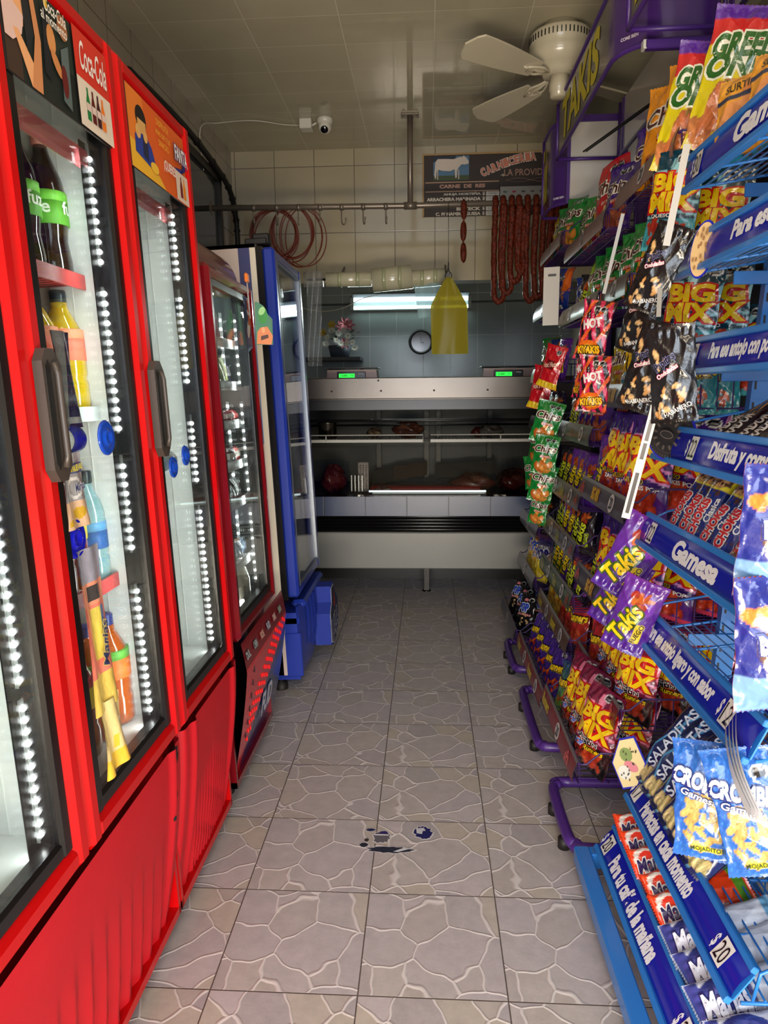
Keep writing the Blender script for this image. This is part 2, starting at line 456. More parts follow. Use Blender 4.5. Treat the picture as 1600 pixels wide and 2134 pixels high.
slab('wall_right', (XR, YF, 0), (XR + .1, Y2 + .1, ZC), WALLS, 'cream tiled side wall')
slab('wall_back', (XL, YB, 2.03), (XR, YB + .15, ZC), WALL, 'cream tiled lintel wall above the meat counter')
slab('wall_far', (XL, Y2, 0), (XR, Y2 + .1, ZC), BACKT, 'grey tiled wall of the room behind the counter')
slab('ceiling_back_room', (XL, YB + .15, 2.75), (XR, Y2, 2.85), mat('dull_plaster', C(120, 118, 110), rough=.8, noise=.2))
WF = mat('painted_front_wall', C(180, 172, 158), rough=.7, noise=.1)
o = MB().box((XL-.1, YF-.12, 0), (-1.12, YF, 3)).box((1.25, YF-.12, 0), (XR+.1, YF, 3)).box((-1.12, YF-.12, 2.35), (1.25, YF, 3)).build('wall_front', WF); structure(o, 'shop front wall around the open entrance')
slab('ground_outside', (-6, -9, -.2), (6, YF, -.08), mat('pavement', C(150, 148, 144), rough=.9, noise=.2))
# a black framed dark pane standing out from the left wall high up, with hoses beside it
t = MB(); DK = mat('black_painted_steel', C(24, 22, 22), rough=.45, noise=.2)
for y in (3.3, 4.56): t.box((XL, y, 1.5), (XL + .03, y + .045, 2.61))
t.box((XL, 3.3, 2.57), (XL + .03, 4.605, 2.615)).box((XL, 3.3, 1.5), (XL + .03, 4.605, 1.54))
w = t.build('window_1', DK); structure(w, 'black framed dark window on the left wall')
MB().box((XL + .004, 3.34, 1.54), (XL + .012, 4.56, 2.57)).build('pane', mat('dark_pane', C(52, 54, 54), rough=.1, noise=.2), w)
g = MB()
pth = [(XL+.04, 3.2, 2.64), (XL+.04, 3.9, 2.66), (XL+.045, 4.45, 2.62), (XL+.05, 4.72, 2.56), (XL+.05, 4.83, 2.44), (XL+.05, 4.86, 2.3), (XL+.05, 4.86, 1.7), (XL+.05, 4.86, .4)]
def smooth_path(P, n=6):
    P = [Vector(p) for p in P]; out = []
    for i in range(len(P) - 1):
        a = P[max(i-1, 0)]; b = P[i]; c = P[i+1]; d = P[min(i+2, len(P)-1)]
        for k in range(n):
            t_ = k / n
            out.append(.5 * ((2*b) + (c-a)*t_ + (2*a-5*b+4*c-d)*t_*t_ + (3*b-a-3*c+d)*t_**3))
    out.append(P[-1]); return out
g.tube(smooth_path(pth), .017, n=8)
for k in range(9): 
    q = smooth_path(pth)[8 + k * 3]; g.tube([q + Vector((0, -.006, -.006)), q + Vector((0, .006, .006))], .021, C(70, 60, 50), n=8)
tag(g.build('cable_hose', mat('black_rubber', C(20, 17, 15), rough=.6)), 'thick black taped hose bending down in the back left corner', 'hose')
g = MB(); g.tube(smooth_path([(XL+.012, 4.3, 2.56), (XL+.012, 4.28, 2.78), (-1.2, 4.42, ZC-.012), (-1.0, 4.40, ZC-.012), (-.83, 4.48, ZC-.012), (-.7, 4.50, ZC-.012)]), .0035, n=6)
tag(g.build('camera_cable', mat('white_cable', C(188, 182, 166), rough=.5)), 'thin white cable clipped along the ceiling to the camera box', 'cable')

# security camera and junction box on the ceiling
WP = mat('white_plastic', C(205, 200, 186), rough=.3, noise=.05)
p0 = at(638, 262, 'Z', ZC - .03)
MB().box((p0.x - .035, p0.y - .04, ZC - .055), (p0.x + .035, p0.y + .04, ZC), bev=.004).tube([(p0.x+.035, p0.y, ZC-.03), (p0.x+.06, p0.y, ZC-.015)], .006)\
    .build('junction_box', WP)
tag(bpy.data.objects['junction_box'], 'square white junction box on the ceiling beside the security camera', 'junction box')
p1 = at(677, 264, 'Z', ZC - .045)
t = thing('security_camera', 'white dome security camera with black lens under the ceiling', 'security camera', (p1.x, p1.y, ZC))
MB().lathe([(.045, 0), (.047, -.012), (.043, -.03), (.03, -.035)][::-1], n=24).build('mount', WP, t)
Mh = Matrix.Translation((0, -.004, -.048)) @ Matrix.Rotation(math.radians(-48), 4, 'X')
pr = [(0.001, -.038)] + [(.038*math.sin(a), -.038*math.cos(a)) for a in np.linspace(.3, PI-.2, 12)] + [(.001, .038)]
MB().lathe(pr, n=24, M=Mh).build('camera_ball', WP, t)
MB().lathe([(.001, -.0405), (.017, -.039), (.022, -.034), (.022, -.028)], n=20, M=Mh).build('lens', mat('black_lens', C(8, 8, 14), rough=.06, coat=1), t)

# ceiling fan
t = thing('ceiling_fan', 'white ceiling fan with four blades and ornate brackets', 'ceiling fan', (.577, 3.46, 0))
FAN = mat('fan_cream_enamel', C(196, 186, 160), rough=.22, coat=.3, noise=.08)
MB().lathe([(.001, 2.865), (.075, 2.865), (.085, 2.84), (.125, 2.825), (.132, 2.815), (.132, 2.775), (.128, 2.77), (.134, 2.75), (.13, 2.72), (.10, 2.69), (.075, 2.675), (.07, 2.66), (.001, 2.66)][::-1], n=36).build('motor_housing', FAN, t)
g = MB()
for k in range(48):
    a = 2*PI*k/48; g.box((-.0022, -.001, 2.782), (.0022, .003, 2.806), M=Matrix.Rotation(a, 4, 'Z') @ Matrix.Translation((0, -.1335, 0)))
g.build('vent_slots', DK, t)
MB().lathe([(.001, 2.66), (.042, 2.66), (.042, 2.60), (.038, 2.595), (.038, 2.575), (.03, 2.57), (.001, 2.568)][::-1], n=28).build('switch_cup', FAN, t)
for ang in (219, 126, 36, 309):
    M = Matrix.Rotation(math.radians(ang), 4, 'Z')
    g = MB()
    n = 18; L0, L1 = .15, .55
    out = []
    for k in range(n + 1):
        u = k / n; x = L0 + (L1 - L0) * u; hw = .045 + .028 * math.sin(u * PI * .6) ; hw *= min(1, math.sqrt(max(0, (1 - u) * 9))) if u > .88 else 1
        out.append((x, hw))
    pts = [(x, h) for x, h in out] + [(x, -h) for x, h in out[::-1]]
    tilt = Matrix.Rotation(math.radians(12), 4, 'X')
    V = [(x, y, .004) for x, y in pts] + [(x, y, -.004) for x, y in pts]; N = len(pts)
    g.add(V, [tuple(range(N)), tuple(range(N, 2*N))[::-1]] + [(i, i+N, (i+1) % N + N, (i+1) % N) for i in range(N)], M=M @ Matrix.Translation((0, 0, 2.655)) @ tilt)
    b = g.build('blade', FAN, t, fix=True)
    g = MB()
    for s_ in (-1, 1):
        g.tube(smooth_path([(.06, 0, 2.668), (.10, .02*s_, 2.655), (.14, .035*s_, 2.65), (.185, .02*s_, 2.648), (.2, 0, 2.648), (.17, -.012*s_, 2.648)]), .006, n=6, M=M)
    g.tube([(.06, 0, 2.67), (.12, 0, 2.655), (.22, 0, 2.648)], [.009, .011, .004], n=6, M=M)
    g.build('blade_bracket', FAN, t)
# ---------------------------------------------------------------- drinks coolers along the left wall (all lean back a little)
LEAN = math.radians(-2.4)
def LM(y, x=0.0): return Matrix.Translation((-.551 + x, y, 0)) @ Matrix.Rotation(LEAN, 4, 'Y')
FX = Matrix.Rotation(PI / 2, 4, 'Z')        # turns a front-facing (-y) drawing to face the aisle (+x)
RED = C(184, 5, 9); DRED = C(112, 8, 20); KRED = C(184, 22, 34)
WHITEIN = mat('cooler_white_liner', C(224, 224, 220), rough=.16, noise=.05)
BLACKG = mat('black_gasket', C(18, 17, 18), rough=.25, noise=.1)
LEDM = mat('led_light', (1.0, 1.0, 1.0), emit=14)
LEDB = mat('led_tube_soft', (0.92, 1.0, 0.97), emit=3.0)
LEDC = mat('clear_led_channel', C(190, 195, 195), rough=.1, alpha=.55)
REDM = mat('red_cooler_paint', RED, rough=.28, coat=.12, spec=.3, noise=.05, nscale=4)
DREDM = mat('dark_red_cooler_paint', DRED, rough=.25, coat=.5, noise=.1, nscale=4)
KICKM = mat('red_kick_plate_plastic', KRED, rough=.55, spec=.25, noise=.08, nscale=9, bump=.05)
BLUEM = mat('blue_cooler_plastic', C(30, 52, 150), rough=.3, coat=.2, noise=.06)
HANDM = mat('grey_brown_handle', C(66, 58, 53), rough=.35, noise=.08)
GREYW = mat('pale_shelf_wire', C(196, 200, 196), rough=.3)
REDW = mat('red_shelf_wire', C(190, 60, 60), rough=.35)

def frame_mb(y0, y1, z0, z1, w, d0, d1, bev=.012, c=(1,1,1)):
    g = MB()
    g.box((d0, y0, z0), (d1, y0 + w, z1), c, bev=bev).box((d0, y1 - w, z0), (d1, y1, z1), c, bev=bev)
    g.box((d0, y0 + w - bev, z1 - w), (d1 - .002, y1 - w + bev, z1), c, bev=bev).box((d0, y0 + w - bev, z0), (d1 - .002, y1 - w + bev, z0 + w), c, bev=bev)
    return g

def led_strip(parent, x, y, zs, r=.0058, pitch=.0195, face=(-1, 0, 0)):
    ch = MB(); g = MB()
    for (a, b) in zs:
        ch.box((x - .006, y - .009, a), (x - .0045, y + .009, b))
        ch.tube([(x-.002, y-.008, a), (x-.002, y-.008, b)], .0018, n=5).tube([(x-.002, y+.008, a), (x-.002, y+.008, b)], .0018, n=5)
        n = int((b - a) / pitch)
        for k in range(n):
            z = a + pitch * (k + .5)
            g.lathe([(r, 0), (r * .85, .003), (r * .4, .0055), (.0004, .006)], n=8, M=Matrix.Translation((x - .0045, y, z)) @ Matrix.Rotation(PI/2, 4, 'Y'))
    s = ch.build('led_channel', LEDC, parent)
    g.build('led_lights', LEDM, s)

def cooler_door(root, y0, y1, z0, z1, fm, w=.044, handle=True, led=True, ledz=None):
    d = frame_mb(y0, y1, z0, z1, w, -.045, 0).build('door_frame', fm, root)
    gk = frame_mb(y0 + w - .004, y1 - w + .004, z0 + w - .004, z1 - w + .004, .032, -.046, -.008, bev=.006)
    gk.build('gasket', BLACKG, d)
    i = w + .02
    MB().box((-.020, y0 + i, z0 + i), (-.0165, y1 - i, z1 - i)).build('glass', GLASS, d)
    MB().box((-.040, y0 + i, z0 + i), (-.0365, y1 - i, z1 - i)).build('inner_glass', GLASS, d)
    if handle:
        yc = y0 + .028; za, zb = 1.165, 1.375
        pts = [(-.028, .02), (-.028, .19), (-.014, .21), (.010, .21), (.030, .185), (.030, .025), (.010, 0), (-.014, 0)]
        h = MB().poly(pts, .016, M=Matrix.Translation((.016, yc, za)) @ FX)
        h.poly([(-.022, .032), (-.022, .18), (-.012, .192), (-.006, .18), (-.006, .03), (-.012, .018)], .004, C(20, 17, 16), 1, M=Matrix.Translation((.0172, yc, za)) @ FX)
        h.tube([(.020, yc + .000, za + .022), (.024, yc + .002, za + .04), (.024, yc + .002, za + .17), (.020, yc, za + .188)], .005, n=8)
        h.build('handle', [HANDM, mat('handle_recess', C(16, 14, 13), rough=.6)], d, label='grey-brown recessed handle')
    if led:
        MB().box((-.0475, y1 - w - .060, z0 + w + .02), (-.0455, y1 - w - .015, z1 - .21)).build('lamp_backing', BLACKG, d)
        led_strip(d, -.038, y1 - w - .030, ledz or [(z0 + .09, z0 + .42), (z0 + .48, z0 + .90), (z0 + .97, z1 - .2)])
    return d

def cooler_inside(root, y0, y1, z0, z1, shelves, depth=.60, shelf_x=-.16, mats=None, side=.012, liner=None):
    x1 = -.048; xb = x1 - depth
    g = MB()
    g.box((xb - .02, y0, z0), (xb, y1, z1)).box((xb, y0, z0 - .0), (x1, y1, z0 + .02)).box((xb, y0, z1 - .02), (x1, y1, z1))
    g.box((xb, y0, z0), (x1, y0 + side, z1)).box((xb, y1 - side, z0), (x1, y1, z1))
    for k in range(4): g.box((x1 - .03 - .05*k, y1 - side - .0015, z0 + .02), (x1 - .032 - .05*k, y1 - side, z1 - .02))
    ins = g.build('interior', liner or WHITEIN, root)
    for i, z in enumerate(shelves):
        s = MB(); ya, yb = y0 + side + .004, y1 - side - .004
        mt = mats[i] if mats else GREYW
        for k in range(int((yb - ya) / .022) + 1): s.tube([(xb + .02, ya + k * .022, z), (shelf_x, ya + k * .022, z)], .0018, n=4)
        s.box((shelf_x - .003, ya, z - .012), (shelf_x + .003, yb, z + .018)).box((xb + .02, ya, z - .004), (xb + .03, yb, z + .004))
        s.build('shelf', mt, root)
    return ins

def kick_plate(root, y0, y1, z0=.045, z1=.512, waves=True):
    W = y1 - y0
    def f(u, v):
        y = y0 + u * W; z = z0 + v * (z1 - z0)
        x = -.004 - .075 * (1 - v) ** 1.6
        e = min(u, 1 - u) * W
        x -= .02 * math.exp(-(e / .010) ** 2)
        if waves:
            x += .010 * math.exp(-((e - .07) / .014) ** 2)
            q = (y - y0 - .1) / (W - .2)
            if 0 < q < 1:
                top = .74 - .35 * abs(q - .5)
                amp = max(0, (top - v)) * .045
                s = (q * 13 + v * .6) % 1.0
                x += amp * (s - .25 if s < .85 else (1 - s) / .15 * .6) 
        return (x, y, z)
    g = MB().grid(f, 150, 26)
    g.box((-.50, y0 + .01, z0 + .02), (-.135, y1 - .01, z1), C(40,6,8))
    g.grid(lambda u, v: (f(u, 0)[0] - v * .05, y0 + u * W, z0), 40, 1, flip=True)
    k = g.build('kick_plate', KICKM, root, label='ribbed red plastic kick plate')
    if waves and y0 < 1:      # broken corner and two screw holes at its far end
        h = MB(); X = .0006
        F_ = lambda y, z: (f((y - y0) / W, (z - z0) / (z1 - z0))[0] + X, y, z)
        h.add([F_(*q_) for q_ in ((y1-.085, z1-.002), (y1-.012, z1-.002), (y1-.014, z1-.018), (y1-.030, z1-.030), (y1-.038, z1-.052), (y1-.046, z1-.034), (y1-.062, z1-.030))], [tuple(range(7))])
        for (yy, zz, r_) in ((y1-.045, .385, .008), (y1-.075, .345, .005)): h.add([F_(yy + r_*math.cos(a_), zz + r_*1.3*math.sin(a_)) for a_ in np.linspace(0, 2*PI, 14, endpoint=False)], [tuple(range(14))])
        h.build('broken_opening', mat('hollow_black', C(8, 5, 5), rough=.9), k)
    return k

def side_feet(root, y0, y1):
    for y in (y0 + .04, y1 - .05):
        MB().lathe([(.001, 0), (.028, 0), (.03, .006), (.028, .035), (.012, .04), (.012, .075), (.001, .075)], n=20, M=Matrix.Translation((-.115, y, .0))).build('foot', mat('black_rubber'), root)

def cabinet(root, y0, y1, z0, z1, m, depth=.62, t=.03):
    xb = -.05 - depth; g = MB()
    g.box((xb - .03, y0, z0), (xb, y1, z1), bev=.004)
    g.box((xb, y0, z0), (-.05, y0 + t * .45, z1)).box((xb, y1 - t * .45, z0), (-.05, y1, z1))
    g.box((xb, y0, z1 - .02), (-.05, y1, z1)).box((xb, y0, z0), (-.05, y1, z0 + .02))
    return g.build('cabinet', m, root)

def art(mb, shapes, M, w, h, z=.0006, m=0):
    """layers of flat printed shapes; coordinates 0..1 in w x h, drawn on a front-facing plane"""
    for k, (pts, c) in enumerate(shapes):
        mb.add([((x) * w, -z * (k + 1) * .5, y * h) for x, y in pts], [tuple(range(len(pts)))], c, m, False, M)
def ell(cx, cy, rx, ry, n=16, a0=0, rot=0):
    return [(cx + rx*math.cos(a)*math.cos(rot) - ry*math.sin(a)*math.sin(rot), cy + rx*math.cos(a)*math.sin(rot) + ry*math.sin(a)*math.cos(rot)) for a in np.linspace(0, 2*PI, n, endpoint=False)]
def bottle_shape(cx, y0, w, h):
    return [(cx-w/2, y0), (cx+w/2, y0), (cx+w/2, y0+h*.55), (cx+w*.2, y0+h*.82), (cx+w*.2, y0+h), (cx-w*.2, y0+h), (cx-w*.2, y0+h*.82), (cx-w/2, y0+h*.55)]

# --- two-door cooler nearest the camera
Y0, Y1, Y2d, Y3d = .60, 1.095, 1.558, 2.025
r1 = thing('drinks_cooler', 'red two-door drinks cooler nearest the camera with advertising banner', 'drinks cooler', M=LM(0))
cabinet(r1, Y0, Y2d - .004, .05, 2.0, REDM)
cooler_door(r1, Y0, Y1 - .002, .520, 2.003, REDM, handle=False, ledz=[(.60, .84), (.86, 1.19), (1.25, 1.60)])
d1 = cooler_door(r1, Y1 + .002, Y2d - .003, .520, 2.003, REDM, ledz=[(.60, .90), (.97, 1.18), (1.225, 1.52), (1.56, 1.79)])
cooler_inside(r1, Y0 + .03, Y1 - .012, .555, 1.97, [.95, 1.30])
cooler_inside(r1, Y1 + .012, Y2d - .02, .555, 1.97, [.90, 1.265, 1.535], mats=[REDW, GREYW, REDW], shelf_x=-.10)
kick_plate(r1, Y0, Y2d - .004)
side_feet(r1, Y0, Y2d)
# --- single-door cooler
r2 = thing('drinks_cooler', 'red single-door drinks cooler with orange soda banner, second along the wall', 'drinks cooler', M=LM(0))
cabinet(r2, Y2d + .004, Y3d, .05, 2.0, REDM)
d2 = cooler_door(r2, Y2d + .003, Y3d, .520, 2.003, REDM, ledz=[(.60, 1.0), (1.06, 1.25), (1.33, 1.58), (1.6, 1.79)])
cooler_inside(r2, Y2d + .02, Y3d - .015, .555, 1.97, [.9, 1.22, 1.5], shelf_x=-.22)
kick_plate(r2, Y2d + .004, Y3d + .03)
side_feet(r2, Y2d, Y3d + .03)
# fan grille at the back top of the two-door cooler
g = MB(); Mf = Matrix.Translation((-.28, 1.33, 1.70)) @ Matrix.Rotation(math.radians(25), 4, 'Y')
for r in (.02, .04, .06, .08, .10, .12): g.tube([(r*math.cos(a), r*math.sin(a), -.02 * (1 - (r/.12)**2)) for a in np.linspace(0, 2*PI, 28, endpoint=False)], .0018, n=4, closed=True, M=Mf)
for k in range(14):
    a = 2*PI*k/14; g.tube([(.015*math.cos(a), .015*math.sin(a), -.02), (.12*math.cos(a+.25), .12*math.sin(a+.25), 0)], .0018, n=4, M=Mf)
g.build('fan_grille', GREYW, r1)
# pink translucent light boxes under the banners
PINK = mat('pink_translucent_box', C(232, 120, 124), rough=.1, coat=.6, alpha=.75, bump=.2, bscale=8)
for (root, ya, yb) in ((d1, Y1 + .07, Y2d - .075), (d2, Y2d + .07, Y3d - .07)):
    MB().box((-.060, ya, 1.742), (-.042, yb, 1.785), bev=.008).build('light_box', PINK, root, label='pink translucent strip under the banner')

# --- printed banners on the door glass
def banner(root, y0, y1, z0, z1, fn, name='banner'):
    g = MB(); w, h = y1 - y0, z1 - z0
    M = Matrix.Translation((-.0050, y0, z0)) @ FX
    g.add([(0, 0, 0), (w, 0, 0), (w, 0, h), (0, 0, h)], [(0, 1, 2, 3)], C(20, 22, 20), 0, False, M)
    g.box((-.0085, y0, z0), (-.0052, y1, z1), C(40, 36, 34))
    fn(g, M, w, h)
    return g.build(name, PAPER, root)
def cola_banner(g, M, w, h):
    SK = C(222, 160, 110); SK2 = C(196, 130, 84)
    sh = [([(0,0),(.62,0),(.62,1),(0,1)], C(26, 34, 30)), ([(0,.0),(.12,0),(.14,1),(0,1)], C(60,44,34)),
          ([(.36,.55),(.62,.45),(.62,1),(.33,1)], C(36,48,40)),
          ([(.0,.5),(.06,.42),(.12,.62),(.16,.95),(.1,1),(0,1)], C(36,22,18)),
          (ell(.14,.80,.055,.17,18,rot=-.2), SK), ([(.10,.5),(.16,.5),(.18,.72),(.1,.72)], SK),
          ([(0,.30),(.06,.30),(.14,.42),(.17,.60),(.09,.66),(0,.62)], C(214,180,170)),
          ([(.07,.42),(.11,.44),(.27,.12),(.24,0),(.18,0)], SK), ([(.18,0),(.27,0),(.30,.5),(.27,.9),(.23,.9),(.25,.5)], SK2),
          ([(.17,.30),(.24,.5),(.22,.78),(.16,.74)], C(26,30,34)), ([(.31,.25),(.37,.2),(.40,.85),(.34,.9)], C(20,24,30)),
          (ell(.40,.62,.04,.14,14), C(206,140,80)), (ell(.43,.42,.035,.12,14,rot=.3), C(196,128,74)), (ell(.375,.93,.018,.05), C(222,180,60)),
          ([(.46,.1),(.54,.05),(.56,.7),(.48,.6)], C(84,98,98)), (ell(.52,.84,.05,.12), C(170,110,70)), (ell(.49,.3,.03,.16), C(96,22,20)),
          ([(.62,.5),(1,.5),(1,1),(.62,1)], C(206,52,34)), ([(.62,0),(1,0),(1,.5),(.62,.5)], C(222,208,190))]
    for k, (cx, c1) in enumerate(((.72, C(30,120,60)), (.775, C(90,20,20)), (.83, C(60,14,14)), (.88, C(230,120,30)))):
        sh.append((bottle_shape(cx, .10, .045, .34), c1)); sh.append(([(cx-.022,.2),(cx+.022,.2),(cx+.022,.28),(cx-.022,.28)], C(214,190,180)))
    art(g, sh, M, w, h)
    xd, yd = np.array([0,1,0]), np.array([0,0,1])
    P = lambda u, v: (-.0050 + .0075, M.translation.y + u*w, M.translation.z + v*h)
    put_text(g, 'Coca-Cola', P(.81, .74), xd, yd, .30*w, .30*h, C(240,232,224), bold=.012, shear=.25)
    put_text(g, 'Coca-Cola', P(.44, .90), xd, yd, .20*w, .13*h, C(232,226,214), bold=.01, shear=.25)
    put_text(g, 'al momento', P(.42, .78), xd, yd, .24*w, .10*h, C(232,226,214), bold=.01)
def orange_banner(g, M, w, h):
    sh = [([(0,0),(1,0),(1,1),(0,1)], C(222,98,34)), ([(0,0),(.3,0),(.25,1),(0,1)], C(232,128,44)),
          ([(0,0),(.56,0),(.30,.30),(0,.36)], C(236,180,50)),
          (ell(.20,.70,.085,.16,18), C(26,20,22)), ([(.13,.45),(.26,.42),(.27,.68),(.14,.68)], C(220,170,100)),
          ([(.07,.22),(.42,.12),(.34,.42),(.27,.52),(.15,.5),(.08,.44)], C(40,62,150)), ([(.19,.24),(.27,.2),(.28,.5),(.2,.5)], C(34,40,70)),
          (ell(.13,.50,.04,.09), C(226,176,104)), (ell(.24,.50,.035,.08), C(226,176,104)), (ell(.36,.18,.07,.07), C(240,190,60)),
          ([(.74,.44),(.98,.52),(.97,.68),(.86,.40)], C(44,48,130)), ([(.75,0),(1,0),(1,.42),(.75,.42)], C(228,208,190)), ]
    for cx, c1 in ((.85, C(120,30,24)), (.91, C(236,140,30))):
        sh.append((bottle_shape(cx, .06, .05, .30), c1))
    art(g, sh, M, w, h)
    xd, yd = np.array([0,1,0]), np.array([0,0,1])
    P = lambda u, v: (-.0050 + .0065, M.translation.y + u*w, M.translation.z + v*h)
    put_text(g, 'FANTA', P(.865, .66), xd, yd, .25*w, .22*h, C(244,240,236), outline=C(34,40,120), bold=.03, ob=.05)
    for i, s in enumerate(('DISFRUTA', 'MÁS DE TUS', 'SNACKS')): put_text(g, s, P(.53, .84 - .13*i), xd, yd, (.22, .26, .18)[i]*w, .085*h, C(240,170,50), bold=.015)
    put_text(g, '¿QUIERES?', P(.62, .32), xd, yd, .24*w, .17*h, C(244,224,214), bold=.03)
banner(d1, Y1 + .050, Y2d - .050, 1.79, 1.958, cola_banner)
banner(d2, Y2d + .052, Y3d - .048, 1.79, 1.958, orange_banner)
g = MB(); put_text(g, 'IMBERA', (-.0135, Y3d - .085, .575), (0,1,0), (0,0,1), .04, .012, C(210,210,210), bold=.02); put_text(g, 'ImC', (-.0135, Y3d - .085, .592), (0,1,0), (0,0,1), .02, .010, C(210,210,210))
g.build('maker_plate', PAPER, d2)

# --- suction cups and empty wrappers stuck on the door glass
CUPB = mat('blue_cup_rubber', C(10, 70, 190), rough=.12, coat=.6, alpha=.9)
CUPD = mat('dark_blue_cup_rubber', C(14, 20, 170), rough=.15, coat=.6)
def cup(y, z, r, m, label, big=False):
    t = thing('suction_cup', label, 'suction cup', M=LM(y) @ Matrix.Translation((-.0160, 0, z)) @ Matrix.Rotation(PI/2, 4, 'Y'))
    MB().lathe([(.001, .0008), (r, .0008), (r*1.0, .0035), (r*.86, .0060), (r*.72, .0045), (r*.50, .0040), (r*.44, .0085), (r*.36, .0090), (r*.30, .0040), (.001, .0040)], n=32).build('rim', m, t)
    return t
cup(1.173, 1.228, .034, CUPB, 'blue suction cup with clear rim on the cooler glass, highest near the handle')
cup(1.355, 1.222, .034, CUPB, 'blue suction cup nearest the LED strip on the two-door cooler glass')
cup(1.190, 1.058, .036, CUPD, 'dark blue suction cup, lowest on the two-door cooler glass')
cup(1.700, 1.130, .026, CUPB, 'blue suction cup beside the handle on the single-door cooler glass')
cup(1.795, 1.150, .026, CUPB, 'blue suction cup by the LED strip on the single-door cooler glass')
t = thing('plastic_lid', 'short purple-blue plastic tube behind the cooler glass between two blue cups', 'plastic tube', M=LM(1.30) @ Matrix.Translation((-.062, 0, 1.224)) @ Matrix.Rotation(PI/2, 4, 'X'))
MB().lathe([(.026, -.022), (.026, .022), (.0235, .022), (.0235, -.022), (.026, -.022)], n=26, cap=False).build('tube_wall', CUPD, t)
def hang_film(y, z0, z1, w, fn, name, label, cat, x=-.013, amp=.006, m=None):
    """a limp wrapper hanging flat on the door glass"""
    H_ = z1 - z0
    def f(u, v): return (x + amp * .5 * (1 + math.sin(9*u + 3*v)) * (1 - .4*v) + .002, (u - .5) * w * (1 - .15 * math.sin(v * 2.5)), v * H_)
    g = MB().grid(f, 22, 44, colfn=fn)
    g.grid(lambda u, v: (f(u, v)[0] - .002, *f(u, v)[1:]), 22, 44, colfn=fn, flip=True)
    o = g.build(name, m or PRINT); return tag(o, label, cat, M=LM(y) @ Matrix.Translation((0, 0, z0)))
def f_bis(u, v):
    if v > .86: return C(170,170,176)
    if v > .72 : return C(190,176,40) if .3 < u < .8 and .76 < v < .82 else C(80,92,140)
    if v > .36: 
        d = abs(math.hypot((u-.5)*1.0, (v-.54)*2.4) - .3)
        return C(206,206,204) if d < .05 else C(150,150,152)
    if v > .04: 
        return C(196,158,48) if (math.hypot(u-.6, (v-.2)*3.2) < .25 or math.hypot(u-.25, (v-.08)*3) < .2) else C(206,172,140)
    return C(206,172,140)
w1 = hang_film(1.200, 1.075, 1.205, .080, f_bis, 'biscuit_wrapper', 'grey and yellow biscuit wrapper hanging from the top blue cup on the cooler glass', 'wrapper')
g = MB(); put_text(g, 'NUEVAS', (-.0025, .002, .105), (0,1,.1), (0,-.1,1), .034, .011, C(228,214,60), outline=C(70,84,150), bold=.03)
g.build('badge_lettering', PAPER, w1); g = MB(); put_text(g, 'Marias', (-.0025, .004, .072), (0,1,.1), (0,-.1,1), .034, .014, C(60,66,110), outline=C(220,220,222), bold=.02, shear=.2)
g.build('lettering', PAPER, w1)
def f_tube(u, v):
    if v > .80: return C(150,150,165)
    if v > .66: return C(70,66,66) if (abs(u-.5) < .26 and (abs(v-.71) < .018 or abs(v-.755) < .018)) else C(226,150,120)
    if v > .22:
        if .25 < u < .9 and .32 < v < .64: return C(214,196,90) if u < .7 else C(90,130,180)
        return C(226,130,110)
    return C(224,196,96)
w2 = hang_film(1.222, .73, 1.035, .088, f_tube, 'biscuit_tube_wrapper', 'long orange and yellow biscuit wrapper hanging below the dark blue cup', 'wrapper')
g = MB(); put_text(g, 'Marias', (-.0015, .006, .125), (0,.12,1), (0,-1,.12), .085, .022, C(50,56,96), outline=C(226,206,120), bold=.02, shear=.2); g.build('lettering', PAPER, w2)
def f_y(u, v): return C(232,190,60) if (v < .25 or (abs(u-.55) < .07 and abs(v-.38) < .09)) else C(226,206,140)
hang_film(1.232, .605, .745, .095, f_y, 'yellow_pouch', 'yellow and milky plastic pouch at the foot of the cooler glass', 'pouch', amp=.012)
def f_sil(u, v): return C(170,172,176) if u < .55 else (C(58,44,100) if v > .12 or v < .05 else C(210,208,214))
hang_film(1.300, 1.245, 1.42, .075, f_sil, 'snack_wrapper', 'empty silver and purple snack wrapper hanging behind the two-door cooler glass', 'wrapper', x=-.058, amp=.012, m=mat('foil_film', None, rough=.2, metal=.5, bump=.5, bscale=60))
def f_bl(u, v): return C(24, 44, 140) if abs(math.sin(6*u + 2)) > .35 else C(60, 90, 190)
hang_film(1.735, 1.18, 1.262, .045, f_bl, 'blue_wrapper', 'crumpled blue wrapper hanging behind the single-door cooler glass', 'wrapper', x=-.058, amp=.012)
tg = MB().lathe([(.024,-.05),(.026,0),(.024,.05),(.022,.05),(.024,0),(.022,-.05)], C(120,150,140), n=22, cap=False)
o = tg.build('clear_roll', mat('smoky_clear_roll', C(110, 150, 140), rough=.1, alpha=.6, coat=.5)); tag(o, 'clear greenish roll between the two blue cups on the single-door cooler', 'roll', M=LM(1.748) @ Matrix.Translation((-.06, 0, 1.14)) @ Matrix.Rotation(PI/2, 4, 'X'))

